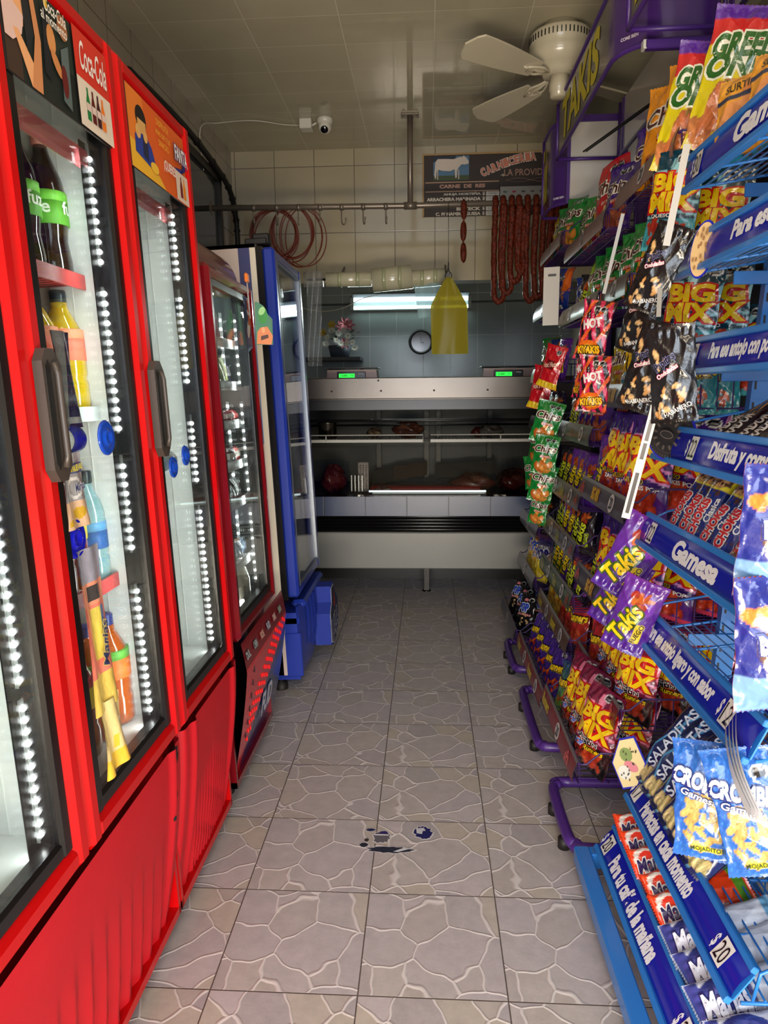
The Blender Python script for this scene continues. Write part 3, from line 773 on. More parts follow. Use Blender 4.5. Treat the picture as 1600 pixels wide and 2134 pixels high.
# --- bottles
def bottle_meshes(kind):
    liquid, cap, lab, lab2, shape, txt = kind
    if shape == 'soda':
        pr = [(.001,0),(.034,0),(.038,.008),(.038,.035),(.033,.075),(.037,.105),(.039,.13),(.039,.165),(.034,.195),(.022,.228),(.0155,.245),(.0135,.262)]
    elif shape == 'juice':
        pr = [(.001,0),(.038,0),(.042,.008),(.042,.06),(.039,.07),(.042,.08),(.042,.15),(.036,.175),(.024,.20),(.017,.212),(.017,.225)]
    else:
        pr = [(.001,0),(.03,0),(.034,.006),(.034,.05),(.031,.055),(.034,.06),(.034,.15),(.028,.175),(.016,.2),(.0135,.215)]
    top = pr[-1][1]
    body = MB().lathe(pr, liquid, n=22).mesh('bottle_body', mat('bottle_' + txt[0], None, rough=.06, coat=.8, trans=.35))
    z0, z1 = (.105, .17) if shape != 'water' else (.07, .13)
    R = .0400 if shape == 'soda' else (.0428 if shape == 'juice' else .0348)
    lb = MB().lathe([(R-.002, z0), (R, z0+.001), (R, z1-.02)], lab, n=22).lathe([(R, z1-.02), (R, z1-.001), (R-.002, z1)], lab2, n=22)
    if txt[1]:
        for a in (0, 2.1, 4.2):
            V, F, size = text_geo(txt[1], .02, 0)
            s = .026 / size[1]; W = size[0] * s
            V2, F2 = subdiv2d(V * s - [W/2, .013], F, .012)
            ang = V2[:, 0] / R + a - 1.2
            lb.add(np.stack([np.cos(ang) * (R+.0008), np.sin(ang) * (R+.0008), V2[:, 1] + (z0 + z1) / 2], 1), F2, txt[2])
    lm = lb.mesh('bottle_label', PAPER)
    cp = MB().lathe([(.015, top - .002), (.0165, top), (.0165, top + .022), (.015, top + .025), (.001, top + .025)], cap, n=18).mesh('bottle_cap', PLAST)
    return body, lm, cp
BOT = {
 'tea':   bottle_meshes((C(44,20,12), C(222,140,126), C(92,170,40), C(110,190,50), 'soda', ('tea','fuze', C(240,244,230)))),
 'cola':  bottle_meshes((C(26,10,10), C(40,60,52), C(200,26,30), C(30,130,60), 'soda', ('cola','', C(255,255,255)))),
 'lemon': bottle_meshes((C(40,120,70), C(20,110,70), C(30,140,70), C(230,230,60), 'soda', ('lemon','', C(255,255,255)))),
 'orange':bottle_meshes((C(226,190,20), C(30,40,44), C(236,120,90), C(240,150,110), 'juice', ('orange','', C(255,255,255)))),
 'water': bottle_meshes((C(150,190,196), C(24,32,40), C(40,90,160), C(90,150,200), 'water', ('water','', C(255,255,255)))),
 'red':   bottle_meshes((C(150,30,20), C(200,30,30), C(226,200,40), C(190,30,30), 'juice', ('red','', C(255,255,255)))),
 'apple': bottle_meshes((C(206,96,30), C(40,50,120), C(226,110,30), C(90,160,50), 'juice', ('apple','', C(255,255,255)))),
}
BNAME = {'tea': ('iced_tea_bottle', 'dark bottle with green label and pink cap'), 'cola': ('cola_bottle', 'dark cola bottle with dark green cap'),
 'lemon': ('lemon_soda_bottle', 'green lemon soda bottle'), 'orange': ('orange_juice_bottle', 'yellow orange juice bottle with black cap'),
 'water': ('water_bottle', 'clear bluish water bottle with dark cap'), 'red': ('red_drink_bottle', 'red drink bottle with yellow label'), 'apple': ('apple_drink_bottle', 'orange-brown drink bottle with orange label')}
ORD = ['first', 'second', 'third', 'fourth', 'fifth', 'sixth', 'seventh', 'eighth', 'ninth', 'tenth']
def put_bottle(kind, M, label, group):
    nm, _ = BNAME[kind]
    t = thing(nm, label, 'bottle', group=group, M=M)
    for me, n_ in zip(BOT[kind], ('body', 'label_sleeve', 'cap')):
        o = bpy.data.objects.new(n_, me); col.objects.link(o); o.parent = t
for zi, (z, kinds, nm) in enumerate(((1.54, ['cola', 'tea', 'tea', 'tea', 'tea'], 'top shelf'), (1.27, ['orange', 'orange', 'orange', 'orange', 'orange'], 'middle shelf'), (.905, ['water', 'red', 'red', 'red', 'water'], 'third shelf'), (.576, ['apple', 'apple', 'red', 'apple', 'apple'], 'cooler floor'))):
    for k, kd in enumerate(kinds):
        y = 1.165 + k * .084; 
        if y > 1.53: continue
        for row in range(2):
            x = -.150 - row * .09 - (.012 if k % 2 else 0) + (0, 0, .01, .02)[zi]
            if zi in (2, 3): x -= .0
            put_bottle(kd, LM(0) @ Matrix.Translation((x, y - .01 * row, z + .003)) @ Matrix.Rotation(.4 * k + zi, 4, 'Z'),
                       f"{BNAME[kd][1]}, {nm}, {'front' if row == 0 else 'second'} row, {ORD[k]} from left", 'bottles in the two-door cooler')

# --- small red cooler (perforated base with navy swoosh), yoghurt and deli inside
SY0, SY1 = 2.09, 2.62
r3 = thing('deli_cooler', 'shorter dark red glass-door cooler with perforated red and navy base', 'display cooler', M=LM(0))
cabinet(r3, SY0, SY1, .06, 1.69, DREDM)
d3 = cooler_door(r3, SY0, SY1, .545, 1.675, DREDM, w=.035, handle=False, led=False)
for yy in (SY1 - .075, SY1 - .13): led_strip(d3 if yy > SY1 - .1 else r3, -.05 if yy > SY1 - .1 else -.085, yy, [(.62, .90), (.95, 1.28), (1.33, 1.58)], r=.006, pitch=.03)
MB().tube([(-.09, SY0 + .06, 1.635), (-.09, SY1 - .2, 1.635)], .008, n=8).build('top_lamp', LEDM, r3)
MB().tube([(-.06, SY0 + .08, .60), (-.06, SY1 - .25, .60)], .006, n=8).build('bottom_lamp', LEDM, r3)
INT3 = cooler_inside(r3, SY0 + .015, SY1 - .015, .55, 1.66, [.72, .93, 1.06, 1.20, 1.33, 1.47], shelf_x=-.062, liner=mat('dark_cooler_liner', C(74, 78, 76), rough=.2))
def dome(u, v):
    a = v * PI * .5
    return (-.05 - .10 * (1 - math.cos(a)) - .0 , SY0 + u * (SY1 - SY0), 1.675 + .125 * math.sin(a))
g = MB().grid(dome, 12, 12); g.box((-.5, SY0, 1.675), (-.15, SY1, 1.80))
for yy in (SY0, SY1): g.add([(-.15, yy, 1.675)] + [(dome(0, v)[0], yy, dome(0, v)[2]) for v in np.linspace(0, 1, 12)], [tuple(range(13))])
o = g.build('header', DREDM, r3)
g = MB()
def base_f(u, v):
    y = SY0 + .03 + u * .63; z = .055 + v * .475
    return (.012 - .085 * (1 - v) ** 1.5 - .05 * max(0, v - .8) / .2 * .4, y, z)
def base_c(u, v):
    edge = .16 + .62 * min(1, max(0, (u - .12) / .88)) ** .8
    if v < edge - .05 and u > .10: return C(28, 44, 92)
    return C(206, 24, 34) if v < .82 else C(128, 22, 30)
g.grid(base_f, 60, 60, colfn=base_c)
g.box((-.5, SY0 + .04, .055), (-.085, SY0 + .66, .5), C(30,20,20))
for rr in range(4):
    for k in range(16):
        u = .16 + k * .052; edge = .16 + .62 * min(1, (u - .12) / .88) ** .8
        v = edge + .02 + rr * .062
        if v < .80 and u < .96:
            q = base_f(u, v); g.box((q[0] - .002, q[1] - .0045, q[2] - .009), (q[0] + .004, q[1] + .0045, q[2] + .009), C(236, 40, 44), bev=.003)
for k in range(6):
    q = base_f(.10 + .01*k, .30 + .09 * k); g.box((q[0], q[1] - .003, q[2] - .010), (q[0] + .003, q[1] + .003, q[2] + .010), C(12, 6, 8))
bs = g.build('base_panel', GLOSSY, r3, label='red base panel with navy swoosh')
g = MB(); q = base_f(.58, .30)
put_text(g, 'FUD', (q[0] + .004, q[1], q[2]), (0, 1, .0), (.16, 0, .98), .17, .085, C(206, 210, 222), outline=C(70, 90, 150), bold=.03, shear=.15)
q = base_f(.82, .33); g.add([(q[0]+.004, q[1]-.02, q[2]-.06), (q[0]+.006, q[1]+.025, q[2]+.06), (q[0]+.005, q[1]+.005, q[2]-.01)], [(0,1,2)], C(60,84,150))
g.build('emblem_sticker', PAPER, bs)
for k, (s_, c1, c2) in enumerate((('DUL', C(190,190,190), C(20,40,50)), ('CHEN', C(180,190,190), C(20,50,60)), ('NOCHE', C(220,190,170), C(160,40,40)), ('FUD', C(210,210,220), C(30,50,80)), ('CHIMEX', C(220,200,190), C(150,20,30)), ('SAN', C(180,200,180), C(50,60,50)))):
    q = base_f(.06 + k * .155, .905); g = MB(); put_text(g, s_, (q[0] + .003, q[1], q[2] - .002), (0, 1, 0), (-.25, 0, .97), .045, .024, c1, outline=c2, bold=.03, ob=.08); g.build('brand_sticker', PAPER, bs)
side_feet(r3, SY0 + .04, SY0 + .70)

# goods in the deli cooler
def simple(name, mb, m, label, cat, group, M): 
    o = mb.build(name, m); return tag(o, label, cat, group, M)
YOG = MB().lathe([(.001,0),(.026,0),(.028,.004),(.030,.07),(.026,.10),(.017,.112),(.015,.118)], (1,1,1), n=18,
                 cols=[C(214,214,208)]*2 + [C(222,80,130)] + [C(226,226,222)]*3).mesh('yog', PLAST)
YCAP = MB().lathe([(.018,.116),(.019,.118),(.019,.13),(.001,.131)], C(90,200,160), n=16).mesh('cap', PLAST)
for k in range(4):
    t = thing('yoghurt_bottle', f'white yoghurt bottle with pink swirl and green cap, {ORD[k]} from the left', 'yoghurt bottle', group='yoghurt bottles in the deli cooler', M=LM(0) @ Matrix.Translation((-.092, 2.16 + k*.068, 1.475)))
    for me, n_ in ((YOG, 'body'), (YCAP, 'cap')):
        o = bpy.data.objects.new(n_, me); col.objects.link(o); o.parent = t
def pack_mesh(w, h, t, c1, c2, c3):
    def f(u, v):
        s = (math.sin(PI*u) * math.sin(PI*v)) ** .45 if 0 < u < 1 and 0 < v < 1 else 0
        return ((u-.5)*w, -t*.5*s - .002*math.sin(20*u+9*v), v*h)
    def cf(u, v): return c2 if (.3 < v < .62) else (c3 if v > .9 or v < .08 else c1)
    g = MB().grid(f, 14, 16, colfn=cf).grid(lambda u, v: (f(u, v)[0], -f(u, v)[1], f(u, v)[2]), 14, 16, colfn=cf, flip=True)
    return g.mesh('pack', PRINT)
rows3 = [(1.335, 'ham packet', [(C(150,160,70), C(196,196,120), C(90,100,60)), (C(70,62,84), C(130,124,130), C(40,34,60)), (C(80,70,90), C(190,170,120), C(60,50,70)), (C(60,56,76), C(120,118,140), C(30,30,40))], .075, .105, .03),
         (1.205, 'sausage packet', [(C(160,30,34), C(214,200,190), C(120,20,20)), (C(196,40,40), C(220,210,200), C(120,20,20)), (C(150,26,30), C(196,60,50), C(90,20,20))], .085, .05, .06),
         (1.065, 'cheese packet', [(C(170,26,30), C(220,214,206), C(150,20,20)), (C(60,60,70), C(210,200,190), C(30,30,40)), (C(176,30,34), C(216,210,200), C(90,20,20))], .085, .06, .05),
         (.935, 'vacuum deli packet', [(C(70,74,72), C(120,128,124), C(50,50,50)), (C(60,62,60), C(140,146,140), C(40,40,40)), (C(90,92,90), C(70,60,60), C(40,40,40))], .095, .085, .04),
         (.725, 'small deli packet', [(C(50,80,120), C(120,150,180), C(150,110,60)), (C(40,60,100), C(110,140,170), C(140,100,60)), (C(60,90,120), C(130,150,170), C(40,50,70))], .085, .075, .04)]
for (z, nm, cs, w, h, tt) in rows3:
    ms = [pack_mesh(w, h, tt, *c) for c in cs]
    for k in range(6):
        o = bpy.data.objects.new(nm.replace(' ', '_'), ms[k % len(ms)]); col.objects.link(o)
        tag(o, f'{nm} in the dark red cooler, {ORD[k]} from its left end', 'packet', nm + 's in the deli cooler',
            LM(0) @ Matrix.Translation((-.088 - .006*(k % 2), 2.15 + k * .078, z)) @ Matrix.Rotation(PI/2 - .2 + .1 * (k % 3), 4, 'Z') @ Matrix.Rotation(-.15, 4, 'X'))
JUG = MB().lathe([(.001,0),(.03,0),(.033,.006),(.033,.08),(.022,.12),(.013,.13),(.013,.145)], C(196,190,170), n=18).mesh('jug', mat('milky_bottle', None, rough=.15, coat=.5))
for k in range(5):
    o = bpy.data.objects.new('milk_drink_bottle', JUG); col.objects.link(o)
    tag(o, f'pale milk drink bottle at the bottom of the dark red cooler, {ORD[k]} from left', 'bottle', 'milk drink bottles in the deli cooler', LM(0) @ Matrix.Translation((-.092, 2.17 + k*.078, .572)))
# stickers and price tags hung at the deli cooler's far corner
g = MB()
M = Matrix.Translation((.004, 2.47, 1.44)) @ FX @ Matrix.Rotation(-.06, 4, 'Y')
art(g, [([(0,0),(1,0.1),(1,.95),(0,1)], C(34,40,88)), ([(.0,0),(1,.1),(1,.3),(0,.28)], C(60,84,120)), (ell(.5,.42,.32,.14,18,rot=.3), C(190,186,180)), ([(.5,.5),(1,.45),(1,.9),(.6,.95)], C(170,70,44))], M, .075, .19)
g.add([(0,.001,0),(.075,.001,.019),(.075,.001,.18),(0,.001,.19)], [(3,2,1,0)], C(60,60,80), 0, False, M)
put_text(g, 'Panela', (.0075, 2.505, 1.575), (0,1,0), (0,0,1), .05, .016, C(220,220,230), bold=.02)
tag(g.build('promotion_tag', PAPER), 'dark blue cheese promotion tag hanging on the dark red cooler door', 'tag', M=LM(0))
g = MB()
M = Matrix.Translation((.004, 2.60, 1.475)) @ Matrix.Rotation(math.radians(8), 4, 'Z') @ Matrix.Rotation(.04, 4, 'Y')
art(g, [([(0,.02),(.9,0),(1,.2),(.85,.62),(.5,.9),(.1,1),(0,.9)], C(60,120,90)), (ell(.45,.68,.26,.2,20), C(40,130,40)), (ell(.4,.78,.2,.09,16,rot=.2), C(150,200,130)), ([(.05,.02),(.9,0),(1,.2),(.7,.42),(.3,.40),(.1,.3)], C(206,120,70)), ([(.3,.1),(.75,.16),(.72,.24),(.3,.2)], C(70,34,24)), (ell(.45,.34,.1,.07), C(226,150,100))], M, .060, .150)
g.add([(0,.002,0),(.060,.002,0),(.060,.002,.09),(0,.002,.15)], [(3,2,1,0)], C(60,110,80), 0, False, M)
tag(g.build('soup_photo_card', PAPER), 'card with green cup and brown pieces stuck at the corner of the dark red cooler', 'card', M=LM(0))
t = MB(); t.tube([(.006, 2.53, 1.56), (.012, 2.50, 1.68)], .003, C(150,140,140)).box((.006, 2.487, 1.675), (.018, 2.517, 1.705), C(226,120,50), bev=.004)
tag(t.build('scraper_tool', PLAST), 'thin grey stick with orange end leaning on the dark red cooler', 'stick', M=LM(0))

# --- blue cooler
BY0, BY1 = 2.98, 3.60
r4 = thing('dairy_cooler', 'tall blue glass-door cooler with white graphic side at the back left', 'display cooler', M=LM(0, .016))
g = MB(); xb = -.65
SIDEC = C(206, 186, 178)
g.box((xb, BY0, .08), (-.075, BY0 + .02, 1.90), SIDEC).box((xb, BY1 - .02, .08), (-.075, BY1, 1.90), C(30,52,150)).box((xb, BY0, 1.88), (-.075, BY1, 1.90), C(200,200,200)).box((xb - .02, BY0, .08), (xb, BY1, 1.9), C(200,200,200)).box((xb, BY0, .08), (-.09, BY1, .42), C(24,24,28))
cb = g.build('cabinet', GLOSSY, r4, label='white side panel')
g = MB(); yq = BY0 - .0008
def quad(g, x0, x1, z0, z1, c, k=1): g.add([(x0, yq - .0004*k, z0), (x1, yq - .0004*k, z0), (x1, yq - .0004*k, z1), (x0, yq - .0004*k, z1)], [(0,1,2,3)], c)
quad(g, -.145, -.098, 1.10, 1.885, C(62, 66, 116)); quad(g, -.65, -.145, 1.60, 1.885, C(214, 196, 186)); quad(g, -.42, -.29, 1.5, 1.885, C(50, 62, 120), 2)
quad(g, -.098, -.075, .30, 1.885, C(226,216,196)); quad(g, -.30, -.098, 1.10, 1.58, C(104, 130, 178), 2); quad(g, -.30, -.098, .30, 1.10, C(214, 186, 180), 2)
quad(g, -.22, -.15, .95, 1.12, C(190, 60, 60), 3)
g.build('side_graphic', PAPER, cb)
MB().box((-.075, BY0 + .004, .42), (-.048, BY1 - .004, 1.89)).build('door_seal', BLACKG, r4)
d4 = frame_mb(BY0 + .002, BY1, .43, 1.885, .05, -.050, .0, bev=.010).build('door_frame', BLUEM, r4)
MB().box((-.014, BY0 + .045, .47), (-.010, BY1 - .045, 1.84)).build('glass', GLASS, d4)
tr = frame_mb(BY0 + .046, BY1 - .044, .47, 1.841, .010, -.016, .002, bev=.003).build('inner_trim', mat('steel_trim', C(120, 126, 136), rough=.35, metal=.6), d4)
cooler_inside(r4, BY0 + .02, BY1 - .02, .43, 1.87, [.62, .80, .98, 1.16, 1.34, 1.52], shelf_x=-.062)
led_strip(r4, -.05, BY1 - .085, [(.55, 1.75)], r=.006, pitch=.032); led_strip(r4, -.05, BY1 - .13, [(.55, 1.75)], r=.006, pitch=.032)
MB().tube([(-.10, BY0 + .07, 1.70), (-.10, BY1 - .12, 1.70)], .010, n=8).build('top_lamp', LEDM, r4)
MB().box((-.12, BY0 + .02, 1.90), (-.03, BY0 + .10, 1.925), bev=.004).box((-.09, BY0 + .03, 1.90), (-.02, BY0 + .075, 1.945), bev=.006).build('hinge_cover', DK, r4)
cs4 = [(C(220,220,214), C(60,140,60), C(200,200,190)), (C(226,224,210), C(210,60,50), C(200,200,190)), (C(230,226,180), C(240,200,40), C(200,190,120)), (C(196,206,216), C(60,90,170), C(180,190,200))]
ms4 = [pack_mesh(.075, .11, .05, *c) for c in cs4]
for si, z in enumerate((1.525, 1.345, 1.165, .985, .805, .625, .455)):
    for k in range(6):
        o = bpy.data.objects.new('dairy_packet', ms4[(k * 3 + si) % 4]); col.objects.link(o)
        tag(o, f'dairy packet in the tall blue cooler, {ORD[si]} shelf down, {ORD[k]} from left', 'packet', 'dairy packets in the blue cooler',
            LM(0, .016) @ Matrix.Translation((-.092, BY0 + .08 + k * .088, z)) @ Matrix.Rotation(PI/2 + .2*math.sin(k*7+si), 4, 'Z') @ Matrix.Rotation(-.12, 4, 'X'))
# blue bulging base with its raised emblem
g = MB()
def bb(u, v):
    y = BY0 + .012 + u * (BY1 - BY0 - .02); z = .055 + v * .33
    bul = .055 * math.sin(PI * min(1, u * 1.0)) ** .7
    x = -.02 + bul * (1 - .35 * v) - .05 * (1 - v) ** 3
    if .14 < u < .5 and v > .45: x += .006 * math.cos((u - .14) * 2 * PI / .09)
    return (x, y, z)
g.grid(bb, 60, 24); g.box((-.5, BY0 + .012, .055), (-.02, BY1 - .01, .36)); g.box((-.12, BY0 + .012, .30), (-.01, BY0 + .06, .345), bev=.01)
g.box((-.10, BY0 + .006, .07), (-.005, BY0 + .02, .27), bev=.004)
g.box((-.05, BY0 + .07, .365), (.015, BY1 - .02, .40), bev=.012)
ba = g.build('base_cover', BLUEM, r4, label='bulging blue base cover')
g = MB(); yc, zc = BY1 - .20, .215
def Wd(u, v): return (.085, yc + u, zc + v)
pts = [(-.14,-.10),(-.06,-.125),(.08,-.10),(.13,-.04),(.15,.06),(.09,.10),(.02,.17),(-.06,.165),(-.07,.09),(-.13,.05)]
g.poly(pts, .075, C(30,52,150), M=Matrix.Translation((.085, yc, zc)) @ FX)
g.poly([(a*.93, b*.93) for a, b in pts], .002, C(170, 172, 184), M=Matrix.Translation((.087, yc, zc)) @ FX)
g.poly([(a*.89, b*.89) for a, b in pts], .002, C(22, 28, 62), M=Matrix.Translation((.089, yc, zc)) @ FX)
put_text(g, 'LALA', (.0895, yc, zc - .03), (0,1,.12), (0,-.12,1), .22, .10, C(60,66,110), outline=C(206,206,214), bold=.03, ob=.06)
g.add([(.0915, yc - .03, zc + .055), (.0915, yc + .02, zc + .06), (.0915, yc + .0, zc + .135)], [(0,1,2)], C(170, 44, 40))
g.add([(.088, yc - .135, zc - .09), (.088, yc - .105, zc - .09), (.088, yc - .105, zc - .0), (.088, yc - .135, zc + .0)], [(0,1,2,3)], C(190, 200, 226))
g.build('emblem', MATTE, ba, label='raised blue emblem with white outlined letters')
side_feet(r4, BY0, BY1)

# cabinet lighting (the LED strips of each compartment)
def lfo(p): return LM(0) @ Vector(p)
for nm, y, z, h, pw in (('cooler_led', Y1 - .09, 1.15, 1.2, .9), ('cooler_led', Y2d - .09, 1.15, 1.25, 1.1), ('cooler_led', Y3d - .09, 1.15, 1.25, 1.1), ('cooler_led', SY1 - .12, 1.1, 1.0, 1.2), ('cooler_led', BY1 - .1, 1.15, 1.3, 1.8)):
    area(nm, lfo((-.052, y, z)), lfo((-.40, y - .02, z)), h, .012, pw, (.92, 1.0, .98)).rotation_euler = (LM(0).to_3x3() @ Matrix(((0,0,1),(0,-1,0),(1,0,0)))).to_euler()
# ---------------------------------------------------------------- refrigerated meat counter
CX0, CX1 = -1.05, 1.10
STEEL = mat('brushed_steel', C(104, 96, 88), rough=.27, metal=.95, noise=.12, nscale=5)
STEELD = mat('dark_steel', C(70, 68, 66), rough=.35, metal=.9, noise=.2)
BLK = mat('black_counter_body', C(10, 10, 11), rough=.3, noise=.2)
t = thing('meat_counter', 'long refrigerated glass meat counter with steel top and grey tiled front', 'meat counter', (0, 4.6, 0))
def pt(name, mb, m, label=None, parent=None, fix=False):
    o = mb.build(name, m, parent or t, label, fix); o.location = (0, 0, 0)
    if parent is None: o.matrix_parent_inverse = Matrix.Translation((0, -4.6, 0))
    return o
top = MB().box((CX0, 4.27, 1.375), (CX1, 4.80, 1.385), bev=.003).box((CX0, 4.262, 1.265), (CX1, 4.275, 1.388), bev=.004).box((CX0, 4.27, 1.262), (CX1, 4.31, 1.268))
pt('steel_top', top, STEEL)
g = MB()
for x in (-.56, -.27, .04, .35, .6): g.lathe([(.001,0),(.006,0),(.005,.002),(.001,.0025)], n=10, M=Matrix.Translation((x, 4.262, 1.312)) @ Matrix.Rotation(PI/2, 4, 'X'))
g.lathe([(.001,0),(.006,0),(.005,.002),(.001,.0025)], n=10, M=Matrix.Translation((-.285, 4.262, 1.372)) @ Matrix.Rotation(PI/2, 4, 'X'))
pt('rivets', g, STEELD)
pt('body', MB().box((CX0, 4.96, 0), (CX1, 4.99, .25)).box((CX0, 4.95, .22), (CX1, 5.0, 1.30)).box((CX0, 4.36, .22), (CX1, 4.95, .66)).box((CX0 - .02, 4.32, .22), (CX0, 5.0, 1.36)).box((CX1, 4.32, .22), (CX1+.02, 5.0, 1.36)).box((CX0, 4.34, 1.20), (CX1, 4.80, 1.262)), BLK)
pt('front_panel', MB().box((CX0, 4.295, .235), (CX1, 4.36, .462), bev=.006), mat('cream_front_panel', C(130, 130, 125), rough=.35, noise=.06))
bm_ = MB()
for k in range(5): bm_.tube([(CX0, 4.325, .475 + k*.02), (CX1, 4.325, .475 + k*.02)], .011, n=10)
pt('bumper', bm_, mat('black_bumper', C(12,12,13), rough=.25), fix=False)
pt('tiled_front', MB().box((CX0, 4.298, .563), (CX1, 4.36, .683)), tile_mat('blue_grey_front_tiles', C(66, 78, 108), C(48, 52, 60), .252, 1.0, -.375, -.2, 'XZ', .0035, rough=.3, dirt=.15))
pt('front_glass', MB().add([(CX0, 4.30, .69), (CX1, 4.30, .69), (CX1, 4.60, 1.255), (CX0, 4.60, 1.255)], [(0,1,2,3)]).box((CX0, 4.292, .682), (CX1, 4.302, .694)), glass_mat('counter_glass', tint=(.50,.51,.50), refl=.9))
pt('leg', MB().box((-.02, 4.63, .0), (.012, 4.66, .235)).lathe([(.001,0),(.03,0),(.028,.008),(.001,.01)], n=16, M=Matrix.Translation((-.004, 4.645, 0))), STEELD)
pt('leg', MB().box((-.98, 4.63, .0), (-.95, 4.66, .235)), STEELD); pt('leg', MB().box((1.0, 4.63, .0), (1.03, 4.66, .235)), STEELD)
pt('drain_tray', MB().lathe([(.001,.19),(.085,.19),(.09,.235),(.001,.235)], n=20, M=Matrix.Translation((-.11, 4.6, 0))), mat('dull_white', C(120,118,112), rough=.6))
pt('reflection_line', MB().tube([(-.36, 4.405, .70), (.36, 4.405, .70)], .006, n=8), mat('reflection_glow', C(226, 244, 246), emit=2.0))  # added glowing tube standing in for a bright reflection line on the deck
pt('display_deck', MB().box((CX0, 4.38, .665), (CX1, 4.94, .675)), mat('deck_dark_steel', C(46, 44, 44), rough=.3, metal=.6, noise=.2))
pt('back_panel', MB().box((CX0, 4.93, .70), (CX1, 4.94, 1.22)), mat('counter_inner_back', C(92, 90, 84), rough=.4, noise=.3))
g = MB(); g.box((CX0, 4.70, .975), (CX1, 4.705, .985)).tube([(CX0,4.52,1.13),(CX1,4.52,1.13)], .008).tube([(CX0, 4.56, 1.10), (CX1, 4.56, 1.10)], .006)
for x in (-.34, -.02, .06, .40): g.box((x, 4.84, .70), (x + .03, 4.88, 1.2))
pt('inner_rails', g, STEELD)
WIRE = mat('white_coated_wire', C(178, 176, 166), rough=.4)
for (xa, xb) in ((CX0 + .03, -.025), (.02, CX1 - .03)):
    g = MB(); g.box((xa, 4.42, 1.000), (xb, 4.428, 1.018)); g.tube([(xa, 4.42, 1.045), (xb, 4.42, 1.045), (xb, 4.42, 1.005)], .004)
    for k in range(int((xb - xa) / .02)): g.tube([(xa + k*.02, 4.42, 1.018), (xa + k*.02, 4.75, 1.018)], .002, n=4)
    g.tube([((xa+xb)/2 - .1, 4.42, 1.045), ((xa+xb)/2 - .1, 4.42, 1.01)], .004)
    pt('wire_shelf', g, WIRE)
# goods inside the counter
def lump(name, c, x, y, z, sx, sy, sz, label, seed=0, cat='meat', m=None, c2=None):
    r = random.Random(seed); ph = [r.uniform(0, 6) for _ in range(6)]
    def f(u, v):
        a = 2*PI*u; b = PI*(v-.5); k = 1 + .12*math.sin(3*a+ph[0])*math.cos(b) + .1*math.sin(5*a+4*b+ph[1]) + .06*math.sin(9*b+7*a+ph[2])
        return (sx*k*math.cos(a)*math.cos(b), sy*k*math.sin(a)*math.cos(b), sz*(k*math.sin(b)+1))
    def cf(u, v):
        s = math.sin(14*u+5*v+ph[3])*math.sin(11*v-6*u+ph[4])
        return c2 if (c2 and s > .35) else c
    o = MB().grid(f, 26, 16, colfn=cf).build(name, m or mat('moist_meat', None, rough=.25, coat=.4, bump=.4, bscale=18, noise=.2)); return tag(o, label, cat, M=Matrix.Translation((x, y, z)))
lump('meat_cut', C(120, 40, 46), -.60, 4.55, .676, .075, .10, .085, 'dark red cut of meat leaning at the left end of the counter', 3, c2=C(150,70,70))
lump('meat_cut', C(110, 50, 40), .30, 4.62, .676, .13, .12, .055, 'heap of brown-red meat at the right middle of the counter', 5, c2=C(150,90,70))
lump('meat_cut', C(96, 34, 28), .55, 4.58, .676, .11, .12, .07, 'dark red meat heap at the right end of the counter', 8, c2=C(70,20,18))
lump('meat_cut', C(140, 84, 80), -.28, 4.50, .676, .05, .05, .02, 'small pink meat piece on the deck left of the trays', 9, c2=C(190,150,140))
lump('meat_cut', C(110, 60, 44), -.12, 4.60, 1.02, .09, .07, .05, 'brown ham piece on the left wire shelf beside the bags', 10, c2=C(150,96,70))
lump('wrapped_loaf', C(130, 122, 112), .40, 4.60, 1.02, .07, .06, .04, 'pale wrapped piece on the right wire shelf', 11, 'wrapped food', c2=C(90,70,60))
lump('wrapped_loaf', C(120, 44, 36), .32, 4.60, 1.02, .04, .04, .03, 'small red wrapped piece on the right wire shelf', 12, 'wrapped food', c2=C(90,40,36))
lump('wrapped_loaf', C(140, 110, 80), -.34, 4.58, 1.02, .045, .05, .03, 'tan wrapped piece on the left wire shelf', 13, 'wrapped food', c2=C(180,150,120))
o = MB().lathe([(.001,0),(.055,0),(.058,.004),(.058,.095),(.061,.1),(.055,.1),(.055,.01),(.001,.01)], n=30).build('steel_pot', STEEL); tag(o, 'steel pot at the left end of the wire shelf in the meat counter', 'pot', M=Matrix.Translation((-.63, 4.56, 1.02)))
for k, (x0, x1, z, c, lb) in enumerate(((-.36, -.14, .80, C(120,118,112), 'folded dull foil sheet inside the meat counter, left of centre'), (-.22, .0, .83, C(150,128,112), 'pinkish wrapped bundle in the middle of the meat counter'), (.05, .45, .84, C(128,126,118), 'flat pale tray cover at the right of the meat counter'))):
    o = MB().grid(lambda u, v: (x0 + (x1-x0)*u, 4.66 + .10*v + .004*math.sin(13*u+5*v), z - .09 + .08*v + .03*u + .003*math.sin(14*u+6*v)), 24, 8, colfn=lambda u, v: c).build(('foil_sheet', 'wrapped_bundle', 'tray_cover')[k], mat('dull_foil', None, rough=.3, metal=.5, bump=.5, bscale=12)); tag(o, lb, ('foil', 'bundle', 'tray')[k])
g = MB().box((-.36, 4.50, .69), (.34, 4.64, .715), C(190, 32, 34), bev=.01)
o = g.build('red_tray', PLAST); tag(o, 'long red plastic tray on the deck of the meat counter', 'tray')
g = MB().box((-.34, 4.36, .676), (.36, 4.43, .690), C(208, 200, 186), bev=.004)
o = g.build('white_tray', PLAST); tag(o, 'long white plastic tray at the front of the counter deck', 'tray')
g = MB()
for i in range(4): g.box((-.47 + i*.022, 4.40, .70), (-.463 + i*.022, 4.44, .80), C(190,190,190), M=None)
